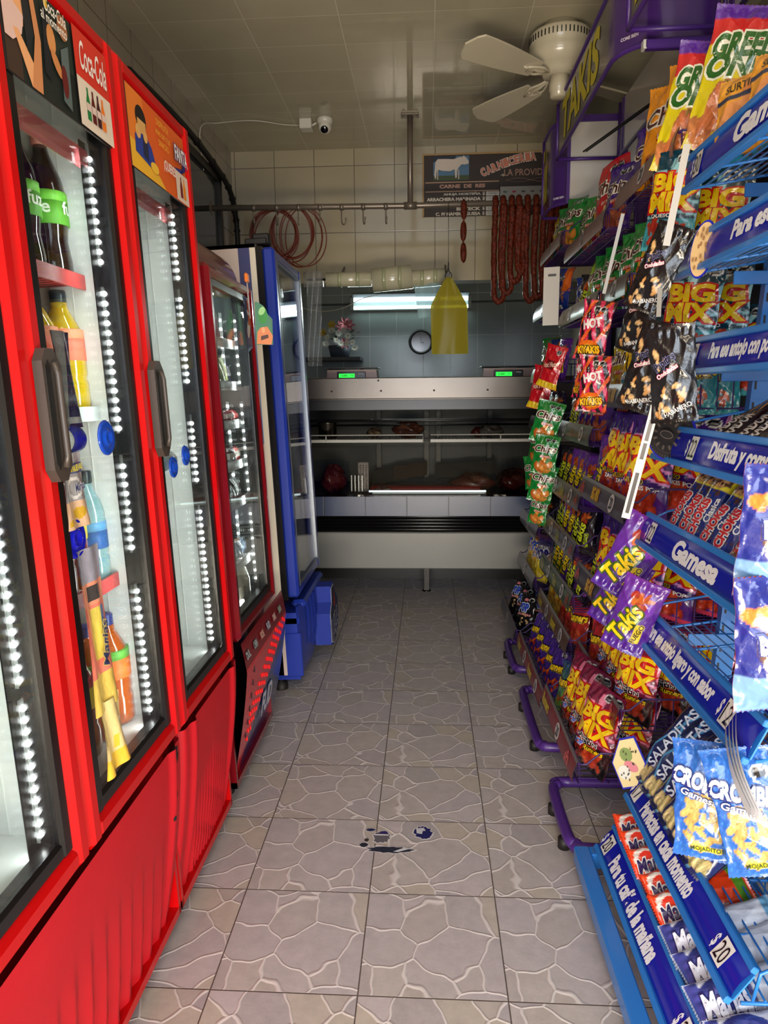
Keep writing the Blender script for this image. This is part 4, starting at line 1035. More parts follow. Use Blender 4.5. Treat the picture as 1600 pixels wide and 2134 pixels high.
tag(g.build('metal_skewers', METAL), 'row of thin metal strips standing near the left of the counter', 'metal strips')
g = MB()
for i in range(3):
    for j in range(14): g.lathe([(.0035,0),(.001,.003)], n=6, M=Matrix.Translation((-.415 + i*.018, 4.45, .70 + j*.012)) @ Matrix.Rotation(PI/2, 4, 'X'))
g.box((-.43, 4.452, .69), (-.365, 4.456, .875), C(96,90,88))
tag(g.build('perforated_divider', METAL), 'upright perforated metal divider at the left of the counter deck', 'divider')

# two scales on the counter
SCB = mat('scale_body', C(112, 90, 82), rough=.35, metal=.3, noise=.1)
def scale(px, label, dz=0):
    p = at(px, 788, 'Y', 4.45)
    s = thing('counter_scale', label, 'scale', (p.x, 4.45, 1.388), 'scales on the meat counter')
    MB().poly([(-.155, 0), (.155, 0), (.15, .052), (-.15, .052)], .2).build('body', SCB, s)
    MB().box((-.165, -.02, .06), (.165, .2, .066), bev=.002).box((-.05, .05, .05), (.05, .15, .062)).build('platter', STEELD, s)
    dp = MB().box((-.09, -.006, -.0), (.085, 0, .042), bev=.004); put_text(dp, 'PCR', (.058, -.0065, .028), (1,0,0), (0,0,1), .032, .009, C(200,200,200), bold=.03, m=1); dp = dp.build('display_panel', [mat('scale_black', C(14,14,16), rough=.2), PAPER], s)
    g = MB().box((-.078, -.0075, .006), (.018, -.006, .030)); g.build('lcd_screen', mat('green_lcd', C(40, 235, 70), emit=.9), dp)
    g = MB(); put_text(g, '0.000', (-.045, -.0078, .018), (1,0,0), (0,0,1), .038, .012, C(10, 90, 20)); put_text(g, '0.00', (.0, -.0078, .020), (1,0,0), (0,0,1), .022, .007, C(10, 90, 20))
    g.build('display_text', PAPER, dp)
scale(733, 'counter scale with green display, left one on the steel top')
scale(1060, 'counter scale with green display, right one on the steel top')

# ---------------------------------------------------------------- pipe rail with hooks, hanging things
RY, RZ = 4.42, 2.372
PIPE = mat('dull_pipe_steel', C(128, 116, 102), rough=.3, metal=.45, noise=.15)
t = thing('hanging_rail', 'dull steel pipe rail hanging across the shop from the ceiling', 'rail', (0, RY, RZ))
def pr(name, mb, m, parent=None):
    o = mb.build(name, m, parent or t); 
    if parent is None: o.matrix_parent_inverse = Matrix.Translation((0, -RY, -RZ))
    return o
def rz(x): return RZ + .012 * min(1, max(0, (-.3 - x))) 
pr('rail_pipe', MB().tube([(XL + .01, RY, rz(-1.2) + .004), (-.6, RY, rz(-.6) + .002), (-.1, RY, RZ), (1.2, RY, RZ + .004)], .0165, n=14), PIPE)
pr('drop_pipe', MB().tube([(-.098, RY, RZ), (-.098, RY, ZC)], .0165, n=14).tube([(-.135, RY, RZ), (-.06, RY, RZ)], .0215, n=14), PIPE)
g = MB().box((-.148, RY - .03, ZC - .012), (-.048, RY + .03, ZC), bev=.003)
for x in (-.135, -.061): g.lathe([(.001, -.02), (.006, -.02), (.006, -.012), (.001, -.012)], n=8, M=Matrix.Translation((x, RY - .02, ZC)))
pr('ceiling_bracket', g, PIPE)
pr('wall_bracket', MB().lathe([(.001,0),(.045,0),(.04,.012),(.02,.02),(.001,.02)], n=16, M=Matrix.Translation((XL, RY, RZ + .012)) @ Matrix.Rotation(PI/2, 4, 'Y')), PIPE)
hx = [at(px, 432, 'Y', RY).x for px in (529, 577, 622, 667, 712, 757, 804)]
HN = 'seven'
for i, x in enumerate(hx):
    h = rz(x)
    g = MB().tube([(x - .012, RY, h), (x + .012, RY, h)], .0195, n=14)
    tw = (.4, .5, .2, .15, 1.2, .5, .25)[i]; ca, sa = math.cos(tw), math.sin(tw)
    pp = [(0, -.02), (0, -.07), (.003, -.092), (.012, -.103), (.024, -.098), (.028, -.082), (.028, -.066)]
    g.tube(smooth_path([(x + (a) * sa, RY - .02 - a * ca, h + b) for a, b in pp], 4), .004, n=8)
    tag(g.build('meat_hook', PIPE), f'steel meat hook on the pipe rail, {ORD[i]} from the left wall', 'hook', 'meat hooks on the rail')
# brown coils hung on the hooks
COIL = mat('red_brown_cable', C(112, 44, 26), rough=.45, noise=.2)
def coil(pxc, pyc, rx, rz_, n, label, y=RY + .03, r=.0045, jit=.012, seed=0):
    q = random.Random(seed); p = at(pxc, pyc, 'Y', y); g = MB()
    for k in range(n):
        cx = p.x + q.uniform(-jit, jit); cz = p.z + q.uniform(-jit, jit) * .6; a, b = rx * q.uniform(.93, 1.04), rz_ * q.uniform(.94, 1.03)
        g.tube([(cx + a*math.cos(t_), y + .02*math.sin(t_*2+k) + .004*k, cz + b*math.sin(t_)) for t_ in np.linspace(0, 2*PI, 40, endpoint=False)], r, n=6, closed=True)
    tag(g.build('cable_coil', COIL), label, 'coil')
coil(573, 488, .135, .145, 7, 'thick red-brown coil hanging leftmost on the rail', seed=1)
coil(605, 487, .125, .155, 4, 'red-brown coil in the middle of the three on the rail', seed=2, jit=.02)
coil(632, 492, .125, .175, 3, 'thin loose red-brown coil hanging rightmost on the rail', seed=4, jit=.02, r=.0035)

# sausages over the rail
SAUS = mat('cured_sausage', C(112, 38, 14), rough=.5, coat=.04, spec=.25, bump=.9, bscale=70, noise=.75, nscale=60)
def saus_loop(i, pxa, pxb, pyb, pya2, label):
    a = at(pxa, 425, 'Y', RY - .03); b = at(pxb, 425, 'Y', RY - .03); bot = at((pxa + pxb) / 2, pyb, 'Y', RY - .03).z
    zt = RZ + .022; r = .017
    P = [(a.x, RY + .02, zt - .06), (a.x, RY + .012, zt), (a.x, RY - .02, zt), (a.x - .001, RY - .035, zt - .03)]
    w = b.x - a.x
    n = 7
    for k in range(1, n): P.append((a.x - .012 * math.sin(PI*k/n*.9) * (1 if i % 2 else .6), RY - .04 - .006*math.sin(3*k), zt - .03 + (bot + .05 - zt + .03) * k / n))
    P += [(a.x - .004, RY - .045, bot + .035), (a.x + .3*w, RY - .048, bot + .004), (a.x + .7*w, RY - .048, bot + .004), (b.x + .004, RY - .045, bot + .04)]
    top2 = at(pxb, pya2, 'Y', RY).z
    for k in range(1, 6): P.append((b.x - .004 * math.sin(k), RY - .042, bot + .04 + (top2 - bot - .04) * k / 5))
    S = smooth_path(P, 4)
    tag(MB().tube(S, [r * (1 + .08*math.sin(j*1.3)) for j in range(len(S))], n=12).build('sausage_loop', SAUS), label, 'sausage', 'sausage loops over the rail')
for i, (a, b, c, d) in enumerate(((1033, 1050, 630, 430), (1049, 1066, 612, 430), (1067, 1083, 588, 430), (1082, 1092, 570, 440), (1100, 1116, 628, 430), (1118, 1132, 620, 430), (1134, 1146, 622, 430), (1153, 1160, 500, 430), (1166, 1176, 490, 430))):
    saus_loop(i, a, b, c, d, f'long dark red sausage loop over the rail, {ORD[i]} from the left')
g = MB(); p = at(966, 430, 'Y', RY - .03)
P = []; R = []
for k in range(3):
    z0 = RZ + .02 - k * .118
    for u in np.linspace(0, 1, 10): P.append((p.x + .002*math.sin(k*3+u), RY - .035, z0 - u * .114)); R.append(.004 + .0145 * (math.sin(PI * u)) ** .45 if 0 < u < 1 else .004)
g.tube(P, R, n=12)
g.tube([(p.x, RY + .015, RZ - .03), (p.x, RY + .008, RZ + .02), (p.x, RY - .035, RZ + .02)], .004, n=6)
tag(g.build('sausage_links', SAUS), 'single strand of three short dark sausage links on the rail', 'sausage')

# hook, wire and yellow carrier bags
xb_ = at(934, 575, 'Y', RY - .02).x
g = MB().tube([(xb_, RY - .017, RZ + .015), (xb_, RY - .02, 2.02)], .0016, n=5)
for s in (-1, 1): g.tube(smooth_path([(xb_, RY - .02, 2.05), (xb_ + .004*s, RY - .02, 2.00), (xb_ + .016*s, RY - .022, 1.985), (xb_ + .018*s, RY - .024, 1.965), (xb_ + .004*s, RY - .024, 1.953)]), .003, n=6)
tag(g.build('wire_hook', STEELD), 'thin wire with a small hook hanging from the rail', 'hook')
YB_ = glass_mat('yellow_translucent_film', tint=(.85,.78,.25), refl=1.2, rough=.2, body=.75, bodycol=C(180,168,60))
W2 = .108
def yb(u, v, s=1):
    x = (u - .5) * 2
    z = -.44 * (1 - v)
    top = max(0, (v - .62) / .38); wd = W2 * (1 - top ** 1.15 * .88)
    if x > 0: wd *= 1.0
    return (x * wd + .012 * (1 - v), s * (.016 * (1 - x*x) * (1 - .6*v) + .0016*math.sin(4*x + 3*v) + .0012*math.sin(7*x - 5*v)), z)
g = MB().grid(lambda u, v: yb(u, v, -1), 34, 50).grid(lambda u, v: yb(u, v, 1), 34, 50, flip=True)
g.grid(lambda u, v: (yb(u, v)[0]*.92 + .006, .002*math.sin(9*u), yb(u, v)[2]*.985), 10, 12)
o = g.build('yellow_carrier_bags', YB_); tag(o, 'bundle of translucent yellow plastic bags hanging from the wire hook', 'plastic bags', M=Matrix.Translation((xb_, RY - .024, 1.965)))
# dispenser rod with rolls of clear film under the lintel
t = thing('film_roll_rod', 'dark rod with rolls of clear plastic bags below the lintel', 'rod', (0, 4.66, 2.0))
RYR = 4.66
def pl(name, mb, m, label, cat):
    o = mb.build(name, m); return tag(o, label, cat)
zr = at(780, 580, 'Y', RYR).z
o = MB().tube([(at(640, 575, 'Y', RYR).x, RYR, zr - .002), (at(938, 575, 'Y', RYR).x, RYR, zr)], .008, n=8).box((at(928,575,'Y',RYR).x, RYR - .01, zr - .02), (at(938,575,'Y',RYR).x, RYR + .012, zr + .022)).build('rod', STEELD, t); o.matrix_parent_inverse = Matrix.Translation((0, -4.66, -2.0))
for x in (-.55, .12): 
    o = MB().tube([(x, RYR, zr), (x, YB + .002, zr + .12)], .006, n=6).build('wall_arm', STEELD, t); o.matrix_parent_inverse = Matrix.Translation((0, -4.66, -2.0))
for (a, b, r, lb, tl) in ((680, 774, .044, 'left slim roll of clear plastic bags on the rod', 0.0), (776, 858, .072, 'middle and thickest roll of clear plastic bags on the rod', .01), (859, 927, .052, 'right roll of clear plastic bags on the rod', .006)):
    xa, xb2 = at(a, 575, 'Y', RYR).x, at(b, 575, 'Y', RYR).x
    g = MB(); zc_ = zr - .004
    g.tube([(xa, RYR, zc_ - tl), (xb2, RYR, zc_ + tl)], r, C(196,190,160), n=36)
    for k in range(2):
        u = .3 + k * .4; xk = xa + (xb2 - xa) * u; g.tube([(xk - .012, RYR, zc_ - tl + 2*tl*u), (xk + .012, RYR, zc_ - tl + 2*tl*u)], r + .0006, C(172,174,136), n=36)
    pl('clear_bag_roll', g, mat('wound_clear_film', None, rough=.14, coat=.7, bump=.12, bscale=4, alpha=.93), lb, 'plastic roll')
g = MB(); xa, xb2 = at(640, 570, 'Y', RYR).x, at(673, 570, 'Y', RYR).x
g.grid(lambda u, v: (xa + (xb2 - xa)*u*(1 - .15*v), RYR - .05 + .012*math.sin(9*u + 5*v) + .01*v, zr + .045 - .58*v), 20, 60)
g.tube([(xa - .02, RYR, zr), (xb2, RYR, zr)], .045, n=24)
pl('clear_hanging_bag', g, CLEARF, 'wrinkled clear plastic bag hanging from the rod beside the blue cooler', 'plastic bag')
g = MB(); xa, xb2 = at(862, 590, 'Y', RYR).x, at(917, 590, 'Y', RYR).x
g.grid(lambda u, v: (xa + .03*v*(1-u) + (xb2 - xa)*u, RYR - .03 + .01*math.sin(6*u), zr - .04 - .21*v*(1 - .08*u)), 12, 16)
pl('pale_blue_sheet', g, glass_mat('pale_blue_film', tint=(.75,.86,.9), refl=1, rough=.3, body=.55, bodycol=C(190,220,226)), 'pale bluish plastic sheet hanging from the right roll', 'plastic sheet')

# menu board on the lintel
BX0, BX1, BZ0, BZ1 = at(880, 322, 'Y', YB).x, 1.30, at(883, 453, 'Y', YB).z, at(880, 322, 'Y', YB).z
w, h = BX1 - BX0, BZ1 - BZ0
g = MB().box((0, 0, 0), (w, .006, h), C(52, 40, 34))
M0 = Matrix.Identity(4); u_ = .00306; v_ = .00294          # metres per photo pixel on that wall
def S(x0, y0, x1, y1): return [(x0/w, y0/h), (x1/w, y0/h), (x1/w, y1/h), (x0/w, y1/h)]
def Q(px, py): return ((px - 880) * u_, h - (py - 322) * v_)
def SQ(a, b, c_, d): x0, y1 = Q(a, b); x1, y0 = Q(c_, d); return S(x0, y0, x1, y1)
sh = [(S(0, h-.010, w, h), C(176,140,90)), (S(0,0,.010,h), C(176,140,90)), (SQ(1041, 380, 1043, 455), C(30,24,22))]
sh += [(SQ(886, 381, 1041, 383), C(190,150,120)), (SQ(886, 400, 1041, 402), C(190,150,120))]
sh += [(SQ(903, 328, 978, 378), C(84,120,150)), (SQ(903, 368, 978, 378), C(66,80,50)), (SQ(903, 328, 950, 340), C(34,46,60))]
sh += [(SQ(1044, 394, 1200, 432), C(168,162,152))]
for k in range(6): x_, y_ = Q(1054 + 19*k, 405); sh.append((ell(x_/w, y_/h, .014/w, .016, 10), (C(90,110,86), C(170,40,60), C(80,80,70), C(100,100,96), C(90,90,90), C(100,90,90))[k]))
art(g, sh, M0, w, h, z=.0008)
cw = .225; cow = [(.02,.05),(.05,.05),(.06,.30),(.10,.42),(.25,.36),(.45,.34),(.58,.42),(.60,.06),(.64,.06),(.65,.36),(.70,.50),(.78,.62),(.86,.60),(.98,.64),(.97,.76),(.90,.90),(.86,.94),(.84,1.0),(.81,.93),(.72,.92),(.55,.84),(.30,.86),(.10,.86),(.03,.74),(.02,.5),(.0,.2)]
cx_, cz_ = Q(905, 377)
g.add([(cx_ + x*cw, -.013, cz_ + y*.145) for x, y in cow], [tuple(range(len(cow)))], C(214,200,186))
for xx in (.08, .68): g.add([(cx_+(xx+x)*cw, -.0135, cz_+y*.145) for x, y in ((0,.0),(.035,0),(.035,.4),(0,.4))], [(0,1,2,3)], C(186,172,158))
def bt(s, px, py, pw, ph, c=C(206,196,180), oc=None, b=.03, rot=0):
    x, y = Q(px, py); put_text(g, s, (x, -.012, y), (math.cos(rot),0,math.sin(rot)), (-math.sin(rot),0,math.cos(rot)), pw*u_, ph*v_, c, outline=oc, bold=b)
bt('CARNE  DE  RES', 964, 391.5, 96, 8, C(196,150,130), b=.05)
for i, (s, x0) in enumerate((('AHUJA NORTEÑA', 924), ('ARRACHERA MARINADA', 889), ('DIEZMILLO', 945), ('BISTECK', 952), ('C. P/ HAMBURGUESA', 908))):
    y = 408 + 10.3*i; bt(s, (x0 + 1003)/2, y, 1003 - x0, 7.4, b=.05); bt('$', 1009, y, 5, 8)
    x_, y_ = Q(1014, y); g.add([(x_, -.010, y_-.013), (x_ + .085, -.010, y_-.013), (x_ + .085, -.010, y_+.013), (x_, -.010, y_+.013)], [(0,1,2,3)], C(196,192,184)); bt('%d.00' % (168 + 12*i), 1027, y, 18, 4, C(120,120,120), b=.0)
word = 'CARNICERIA'
for k, ch in enumerate(word):
    t_ = k / (len(word) - 1); bt(ch, 1008 + t_*103, 364 - 30*math.sin(t_*1.45), 10.5, 17, C(196,120,96), C(216,206,196), .05, rot=.5*(1-t_*.85))
bt('Y', 1133, 334, 10, 17, C(196,120,96), C(216,206,196), .05)
bt('LA PROVID', 1091, 366, 80, 14, C(170,130,112), b=.01); bt('→', 1048, 371, 8, 6)
for sgn, rr in ((1, .0018), (-1, .0012)):
    x_, y_ = Q(1055, 382); g.tube([(x_ + .25*t_, -.012, y_ + sgn*.012*math.sin(t_*5)) for t_ in np.linspace(0,1,16)], rr, C(150,120,110), n=4)
o = g.build('menu_board', PAPER); tag(o, 'dark brown butcher price board with white cow picture on the lintel wall', 'sign', M=Matrix.Translation((BX0, YB - .008, BZ0)))

# ---------------------------------------------------------------- room behind the counter
t = thing('tube_light', 'bright fluorescent tube fixture on the grey back wall', 'light', (0, 6.97, 2.12))
xa, xb2 = at(737, 636, 'Y', 6.97).x, at(975, 636, 'Y', 6.97).x
za = at(800, 641, 'Y', 6.97).z; zb = at(800, 624, 'Y', 6.97).z
def pf(name, mb, m, label=None):
    o = mb.build(name, m, t, label); o.matrix_parent_inverse = Matrix.Translation((0, -6.97, -2.12)); return o
pf('lower_tube', MB().tube([(xa, 6.97, za), (xb2, 6.97, za)], .013, n=12), mat('tube_glow', C(222, 255, 244), emit=9))
pf('upper_tube', MB().tube([(xa, 6.97, zb), (xb2, 6.97, zb)], .018, n=12), mat('tube_glow_cool', C(220, 236, 255), emit=6))
pf('fixture_body', MB().box((xa - .02, 6.99, za - .02), (xb2 + .02, 7.04, zb + .06), bev=.008).box((xa-.03, 6.95, za-.02), (xa, 6.99, zb + .02)).box((xb2, 6.95, za-.02), (xb2+.03, 6.99, zb+.02)), mat('fixture_grey', C(120,130,128), rough=.4))
o = MB().tube([(-2.2 + 1.1, Y2 - .02, 2.13), (1.3, Y2 - .02, 2.14)], .008, n=8).build('conduit_pipe', mat('conduit_grey', C(70,74,76), rough=.5)); tag(o, 'thin grey conduit running along the grey back wall', 'pipe')
o = MB().tube(smooth_path([(-1.2, 6.9, 2.10), (-1.0, 6.9, 2.06), (-.8, 6.9, 2.08), (-.6, 6.92, 2.17), (-.45, 6.95, 2.2)]), .004, n=5).build('loose_white_wire', mat('white_cable')); tag(o, 'loose white wire sagging across the grey back wall', 'wire')
p = at(877, 712, 'Y', 7.02); rc = .118
t = thing('wall_clock', 'round black-framed wall clock on the grey back wall', 'clock', (p.x, 7.05, p.z))
Mx = Matrix.Rotation(PI/2, 4, 'X')
MB().lathe([(rc-.026, 0), (rc, 0), (rc, .02), (rc-.012, .035), (rc-.026, .02), (rc-.026, 0)], n=40, M=Mx, cap=False).build('clock_frame', mat('black_clock_frame', C(12,12,13), rough=.3), t)
MB().add([(x_, -.007, z_) for x_, z_ in ell(0, 0, rc-.024, rc-.024, 40)], [tuple(range(40))]).build('clock_face', mat('clock_face_grey', C(112,104,112), rough=.15, coat=1), t)
MB().box((-.002, -.012, -.01), (.002, -.010, .055), C(20,20,20)).box((-.003, -.0125, -.01), (.03, -.0105, -.004), C(20,20,20)).build('clock_hands', PLAST, t)
# bracket shelf with flowers
p = at(700, 745, 'Y', 6.8)
SHM = mat('black_wood_shelf', C(20,19,19), rough=.5)
o = MB().box((-1.15, 6.70, p.z - .03), (at(752, 745, 'Y', 6.8).x, 7.05, p.z)).build('wall_shelf', SHM); tag(o, 'black shelf on the grey back wall under the flowers', 'shelf')
t = thing('flower_arrangement', 'white daisies and pink lilies in a dark basket on the black shelf', 'flowers', (at(708, 745, 'Y', 6.85).x, 6.86, p.z))
MB().lathe([(.001,0),(.085,0),(.11,.11),(.105,.11),(.08,.01),(.001,.01)], n=20).build('basket', mat('dark_basket', C(44,52,66), rough=.7, bump=.6, bscale=40), t)
q = random.Random(5); lf = MB()
for k in range(70):
    a, b = q.uniform(0, 2*PI), q.uniform(.1, 1.3); R_ = q.uniform(.06, .17)
    c = Vector((R_*math.cos(a)*math.sin(b)*1.25, R_*math.sin(a)*math.sin(b)*.8, .13 + R_*math.cos(b))); d = Vector((math.cos(a), math.sin(a), .4)).normalized() * .05; s = Vector((-math.sin(a), math.cos(a), 0)) * .014
    lf.add([tuple(c), tuple(c + d*.5 + s), tuple(c + d), tuple(c + d*.5 - s)], [(0,1,2,3)], C(28, 52, 24))
lf.build('leaves', MATTE, t)
def flower(cx, cz, cy, r, n, c, c2, lily=False):
    g = MB(); tilt = Matrix.Translation((cx, cy, cz)) @ Matrix.Rotation(PI/2 * .75, 4, 'X') @ Matrix.Rotation(q.uniform(-.5,.5), 4, 'Y')
    for ring in range(1 if lily else 2):
        for k in range(n):
            a = 2*PI*(k + .5*ring)/n; R_ = r*(1 - .3*ring); wd = R_*(.22 if lily else .16)
            A = Matrix.Rotation(a, 4, 'Z'); z1 = R_*(.35 if lily else .12) + .006*ring
            g.add([(0,0,.002),(R_*.5,wd,z1*.7),(R_,0,z1*(.6 if lily else 1)),(R_*.5,-wd,z1*.7)], [(0,1,2,3)], c, 0, False, tilt @ A)
    g.lathe([(.001,0),(r*.18,.003),(r*.1,r*.12),(.001,r*.14)], c2, n=10, M=tilt)
    g.build('flower', MATTE, t)
for (x, z) in ((-.10,.18),(-.06,.24),(-.12,.12),(.0,.21),(.05,.23),(.09,.19),(.02,.12),(.08,.12),(.13,.13),(.15,.08),(-.02,.15)): flower(x, z, -.10 + q.uniform(-.02,.02), .042, 11, C(190,190,184), C(180,150,50))
for (x, z) in ((.06,.30),(.10,.28),(.03,.27),(.06,.12)): flower(x, z, -.09, .07, 6, C(170,96,108), C(150,80,60), True)
for (x, z) in ((-.06,.29),(-.14,.22)): flower(x, z, -.09, .05, 7, C(180,144,24), C(150,110,30), True)
# ---------------------------------------------------------------- snack bags: one printed pillow bag per kind, copied
YEL, LRED, WHT, BLK3 = C(240, 200, 20), C(200, 26, 22), C(236, 232, 226), C(16, 14, 16)
def chips_px(A, U, V, cu, cv, ru, rv, c1, c2, n, seed, er=.22):
    q = random.Random(seed)
    reg = ((U-cu)/ru)**2 + ((V-cv)/rv)**2 < 1
    for _ in range(n):
        a = q.uniform(0, 2*PI); r = math.sqrt(q.random())
        x, y = cu + ru*r*math.cos(a), cv + rv*r*math.sin(a); th = q.uniform(0, PI)
        ea, eb = er*q.uniform(.8, 1.3), er*q.uniform(.35, .7)
        dx, dy = U - x, (V - y) * 1.4
        p = (dx*math.cos(th) + dy*math.sin(th))/ea; s = (-dx*math.sin(th) + dy*math.cos(th))/eb
        d = p*p + s*s; m = (d < 1) & (((U-cu)/(ru*1.25))**2 + ((V-cv)/(rv*1.2))**2 < 1)
        k = q.random(); base = np.array(c1)*(1-k) + np.array(c2)*k
        sh = np.clip(.55 + .45*np.sqrt(np.clip(1-d, 0, 1)) + .12*s, .25, 1.2)
        ridge = 1 + .18*np.sin(s*9)
        A[m] = (base[None, :] * (sh*ridge)[m][:, None])
    return A
def paint(ops, U, V):
    A = np.zeros(U.shape + (3,)); 
    for o in ops:
        k = o[0]
        if k == 'fill': A[:] = o[1]
        elif k == 'grad':
            t = np.clip((V + 1) / 2, 0, 1)[..., None]; A[:] = np.array(o[1]) * (1 - t) + np.array(o[2]) * t
        elif k == 'band': A[(V > o[1]) & (V < o[2])] = o[3]
        elif k == 'rect': A[(U > o[1]) & (U < o[2]) & (V > o[3]) & (V < o[4])] = o[5]
        elif k == 'ell': A[((U-o[1])/o[3])**2 + ((V-o[2])/o[4])**2 < 1] = o[5]
        elif k == 'rays':
            n, c, u0, v0, rr = o[1:6]; a = np.arctan2(V - v0, U - u0); A[(np.sin(a*n) > .55) & ((U-u0)**2 + (V-v0)**2 > rr)] = c
        elif k == 'lines':
            n, c, u0, u1, v0, v1, sl, th = o[1:9]; A[(np.sin((V + U*sl) * n) > th) & (U > u0) & (U < u1) & (V > v0) & (V < v1)] = c
        elif k == 'chips': chips_px(A, U, V, *o[1:])
        elif k == 'heart':
            x = (U-o[1])/o[3]; y = (V-o[2])/o[4]; f = (x*x + y*y - 1)**3 - x*x*y**3; A[f < 0] = o[5]
        elif k == 'heartr':
            x = (V-o[2])/o[3]; y = -(U-o[1])/o[4]; f = (x*x + y*y - 1)**3 - x*x*y**3; A[f < 0] = o[5]
        elif k == 'oct':
            for dx in o[3]:
                x = np.abs(U-o[1]-dx)/o[4]; y = np.abs(V-o[2])/o[5]; d = np.maximum(np.maximum(x, y), (x+y)/1.42); A[d < 1.22] = C(226,226,222); A[d < 1.02] = C(14,14,16)
                A[(d < .7) & (np.sin(V*150) > .3)] = C(150,150,150)
        elif k == 'spots':
            q = random.Random(o[5])
            for _ in range(o[1]):
                u, v = q.uniform(-.9, .9), q.uniform(o[6], o[7]); A[((U-u)/o[3])**2 + ((V-v)/o[4])**2 < 1] = o[2]
    return A
def bag_mesh(name, w, h, t, ops, texts, box=.6, wk=1.0, seed=1, nu=46, nv=62, mat_=None, back=None):
    q = random.Random(seed); ph = [q.uniform(0, 6) for _ in range(8)]
    def T(u, v):
        e = np.clip(1 - np.abs(u)**2.2, 0, 1) ** box * np.clip(1 - (np.abs(v)/.93)**2.6, 0, 1) ** .55
        wr = np.exp(-np.clip(.93 - np.abs(v), 0, 1)/.16) * np.sin(17*u + ph[0]) + .5*np.exp(-np.clip(1-np.abs(u), 0, 1)/.2)*np.sin(15*v+ph[1])
        wr = wr + .55*np.sin(5*u + 4*v + ph[2])*np.sin(7*v - 3*u + ph[3])
        cre = np.abs(np.sin(3.1*u + 5.3*v + ph[4])) ** .5 * .5 + np.abs(np.sin(6.1*u - 3.3*v + ph[5])) ** .4 * .35
        return t/2*e + wk*t*.08*wr*np.clip(e*3, 0, 1) - wk*t*.17*cre*np.clip(e*2.5, 0, 1) + .0008
    def wv(v): return w/2*(1 - .07*np.clip(1-np.abs(v), 0, 1)**.6) * (1 - .02*np.sin(9*v+ph[6]))
    us = np.linspace(-1, 1, nu+1); vs = np.linspace(-1, 1, nv+1); U, V = np.meshgrid(us, vs)
    X = U * wv(V); Z = (V + 1)/2*h; Y = T(U, V)
    zig = np.where(np.abs(V) > .99, .002*np.sin(U*90), 0); Z = Z + zig
    bend = .012 * np.sin(U*1.5 + ph[7]) * np.clip((np.abs(V)-.75)/.25, 0, 1)
    cols = paint(ops, U, V) * .82
    N = (nu+1)*(nv+1); g = MB()
    F = [(j*(nu+1)+i, j*(nu+1)+i+1, (j+1)*(nu+1)+i+1, (j+1)*(nu+1)+i) for j in range(nv) for i in range(nu)]
    cl = cols.reshape(-1, 3)
    g.add(np.stack([X, -Y + bend, Z], -1).reshape(-1, 3), F, m=0, sm=True, cc=[[cl[i] for i in f] for f in F])
    bu = 14; bv = 20
    us = np.linspace(-1, 1, bu+1); vs = np.linspace(-1, 1, bv+1); U2, V2 = np.meshgrid(us, vs)
    X2 = U2*wv(V2); Y2_ = T(U2, V2); bend2 = .012 * np.sin(U2*1.5 + ph[7]) * np.clip((np.abs(V2)-.75)/.25, 0, 1)
    F2 = [(j*(bu+1)+i, (j+1)*(bu+1)+i, (j+1)*(bu+1)+i+1, j*(bu+1)+i+1) for j in range(bv) for i in range(bu)]
    bc = back if back is not None else tuple(cl[int(N*.8)])
    def bcf(k):
        j, i = divmod(k, bu); return C(180,178,176) if (bu*.32 < i < bu*.68 and bv*.25 < j < bv*.7) else bc
    g.add(np.stack([X2, Y2_ + bend2, (V2+1)/2*h], -1).reshape(-1, 3), F2, m=0, sm=True, cc=[bcf(k) for k in range(len(F2))])
    for (s, cu, cv, tw, th, c, oc, rot, shear, bold) in texts:
        L = [(oc, .075, .0016)] if oc is not None else []
        L += [(c, 0, .0026)]
        V0, F0, size0 = text_geo(s, bold, shear)
        if not len(V0): continue
        for (cc_, ob, off) in L:
            if ob: Vt, Ft, sz = text_geo(s, bold + ob, shear)
            else: Vt, Ft, sz = V0, F0, size0
            sx, sz_ = tw*w/size0[0], th*h/size0[1]
            P = (Vt - sz/2) * [sx, sz_]
            P, Fs = subdiv2d(P, Ft, .010)
            cr, sr = math.cos(rot), math.sin(rot)
            x = P[:, 0]*cr - P[:, 1]*sr + cu*w/2; z = P[:, 0]*sr + P[:, 1]*cr + (cv+1)/2*h
            vv = np.clip(z/h*2-1, -.999, .999); uu = np.clip(x/wv(vv), -1.05, 1.05); cc_ = tuple(q_*.85 for q_ in cc_)
            bnd = .012 * np.sin(uu*1.5 + ph[7]) * np.clip((np.abs(vv)-.75)/.25, 0, 1)
            g.add(np.stack([x, -T(uu, vv) - off + bnd, z], 1), Fs, cc_, 0, False)
    me = g.mesh(name, mat_ or PRINT)
    return me
PUR, PUR2, DPUR = C(74, 34, 140), C(104, 44, 150), C(40, 24, 84)
OR1, OR2, RD1, RD2 = C(226, 120, 40), C(236, 170, 70), C(176, 40, 24), C(220, 90, 50)
OCT2 = ('oct', .35, .80, (0, .42), .16, .075)
DES = {}
def D(key, nm, desc, w, h, t, ops, texts, **k): DES[key] = (nm, desc, w, h, t, bag_mesh(nm, w, h, t, ops, texts, seed=len(DES)+3, **k))
def BM(key, base, stripe, low, lowc, extra, desc, chip=(RD1, RD2)):
    D(key, 'mixed_snack_bag', desc, .165, .255, .055,
      [('fill', base), ('lines', 26, stripe, -1, 1, -.35, .62, .12, .72), ('rays', 9, stripe, .0, -.9, 1.9), ('band', -1, -.36, low), ('chips', -.1, -.66, .85, .30, *chip, 22, 4), ('band', .86, 1.1, base), ('oct', .2, .82, (0, .5), .19, .075), ('band', -1.1, -.93, lowc)],
      [('BIG', 0, .38, .80, .19, YEL, LRED, 0, 0, .05), ('MIX', .03, -.02, .84, .20, YEL, LRED, 0, 0, .05)] + extra)
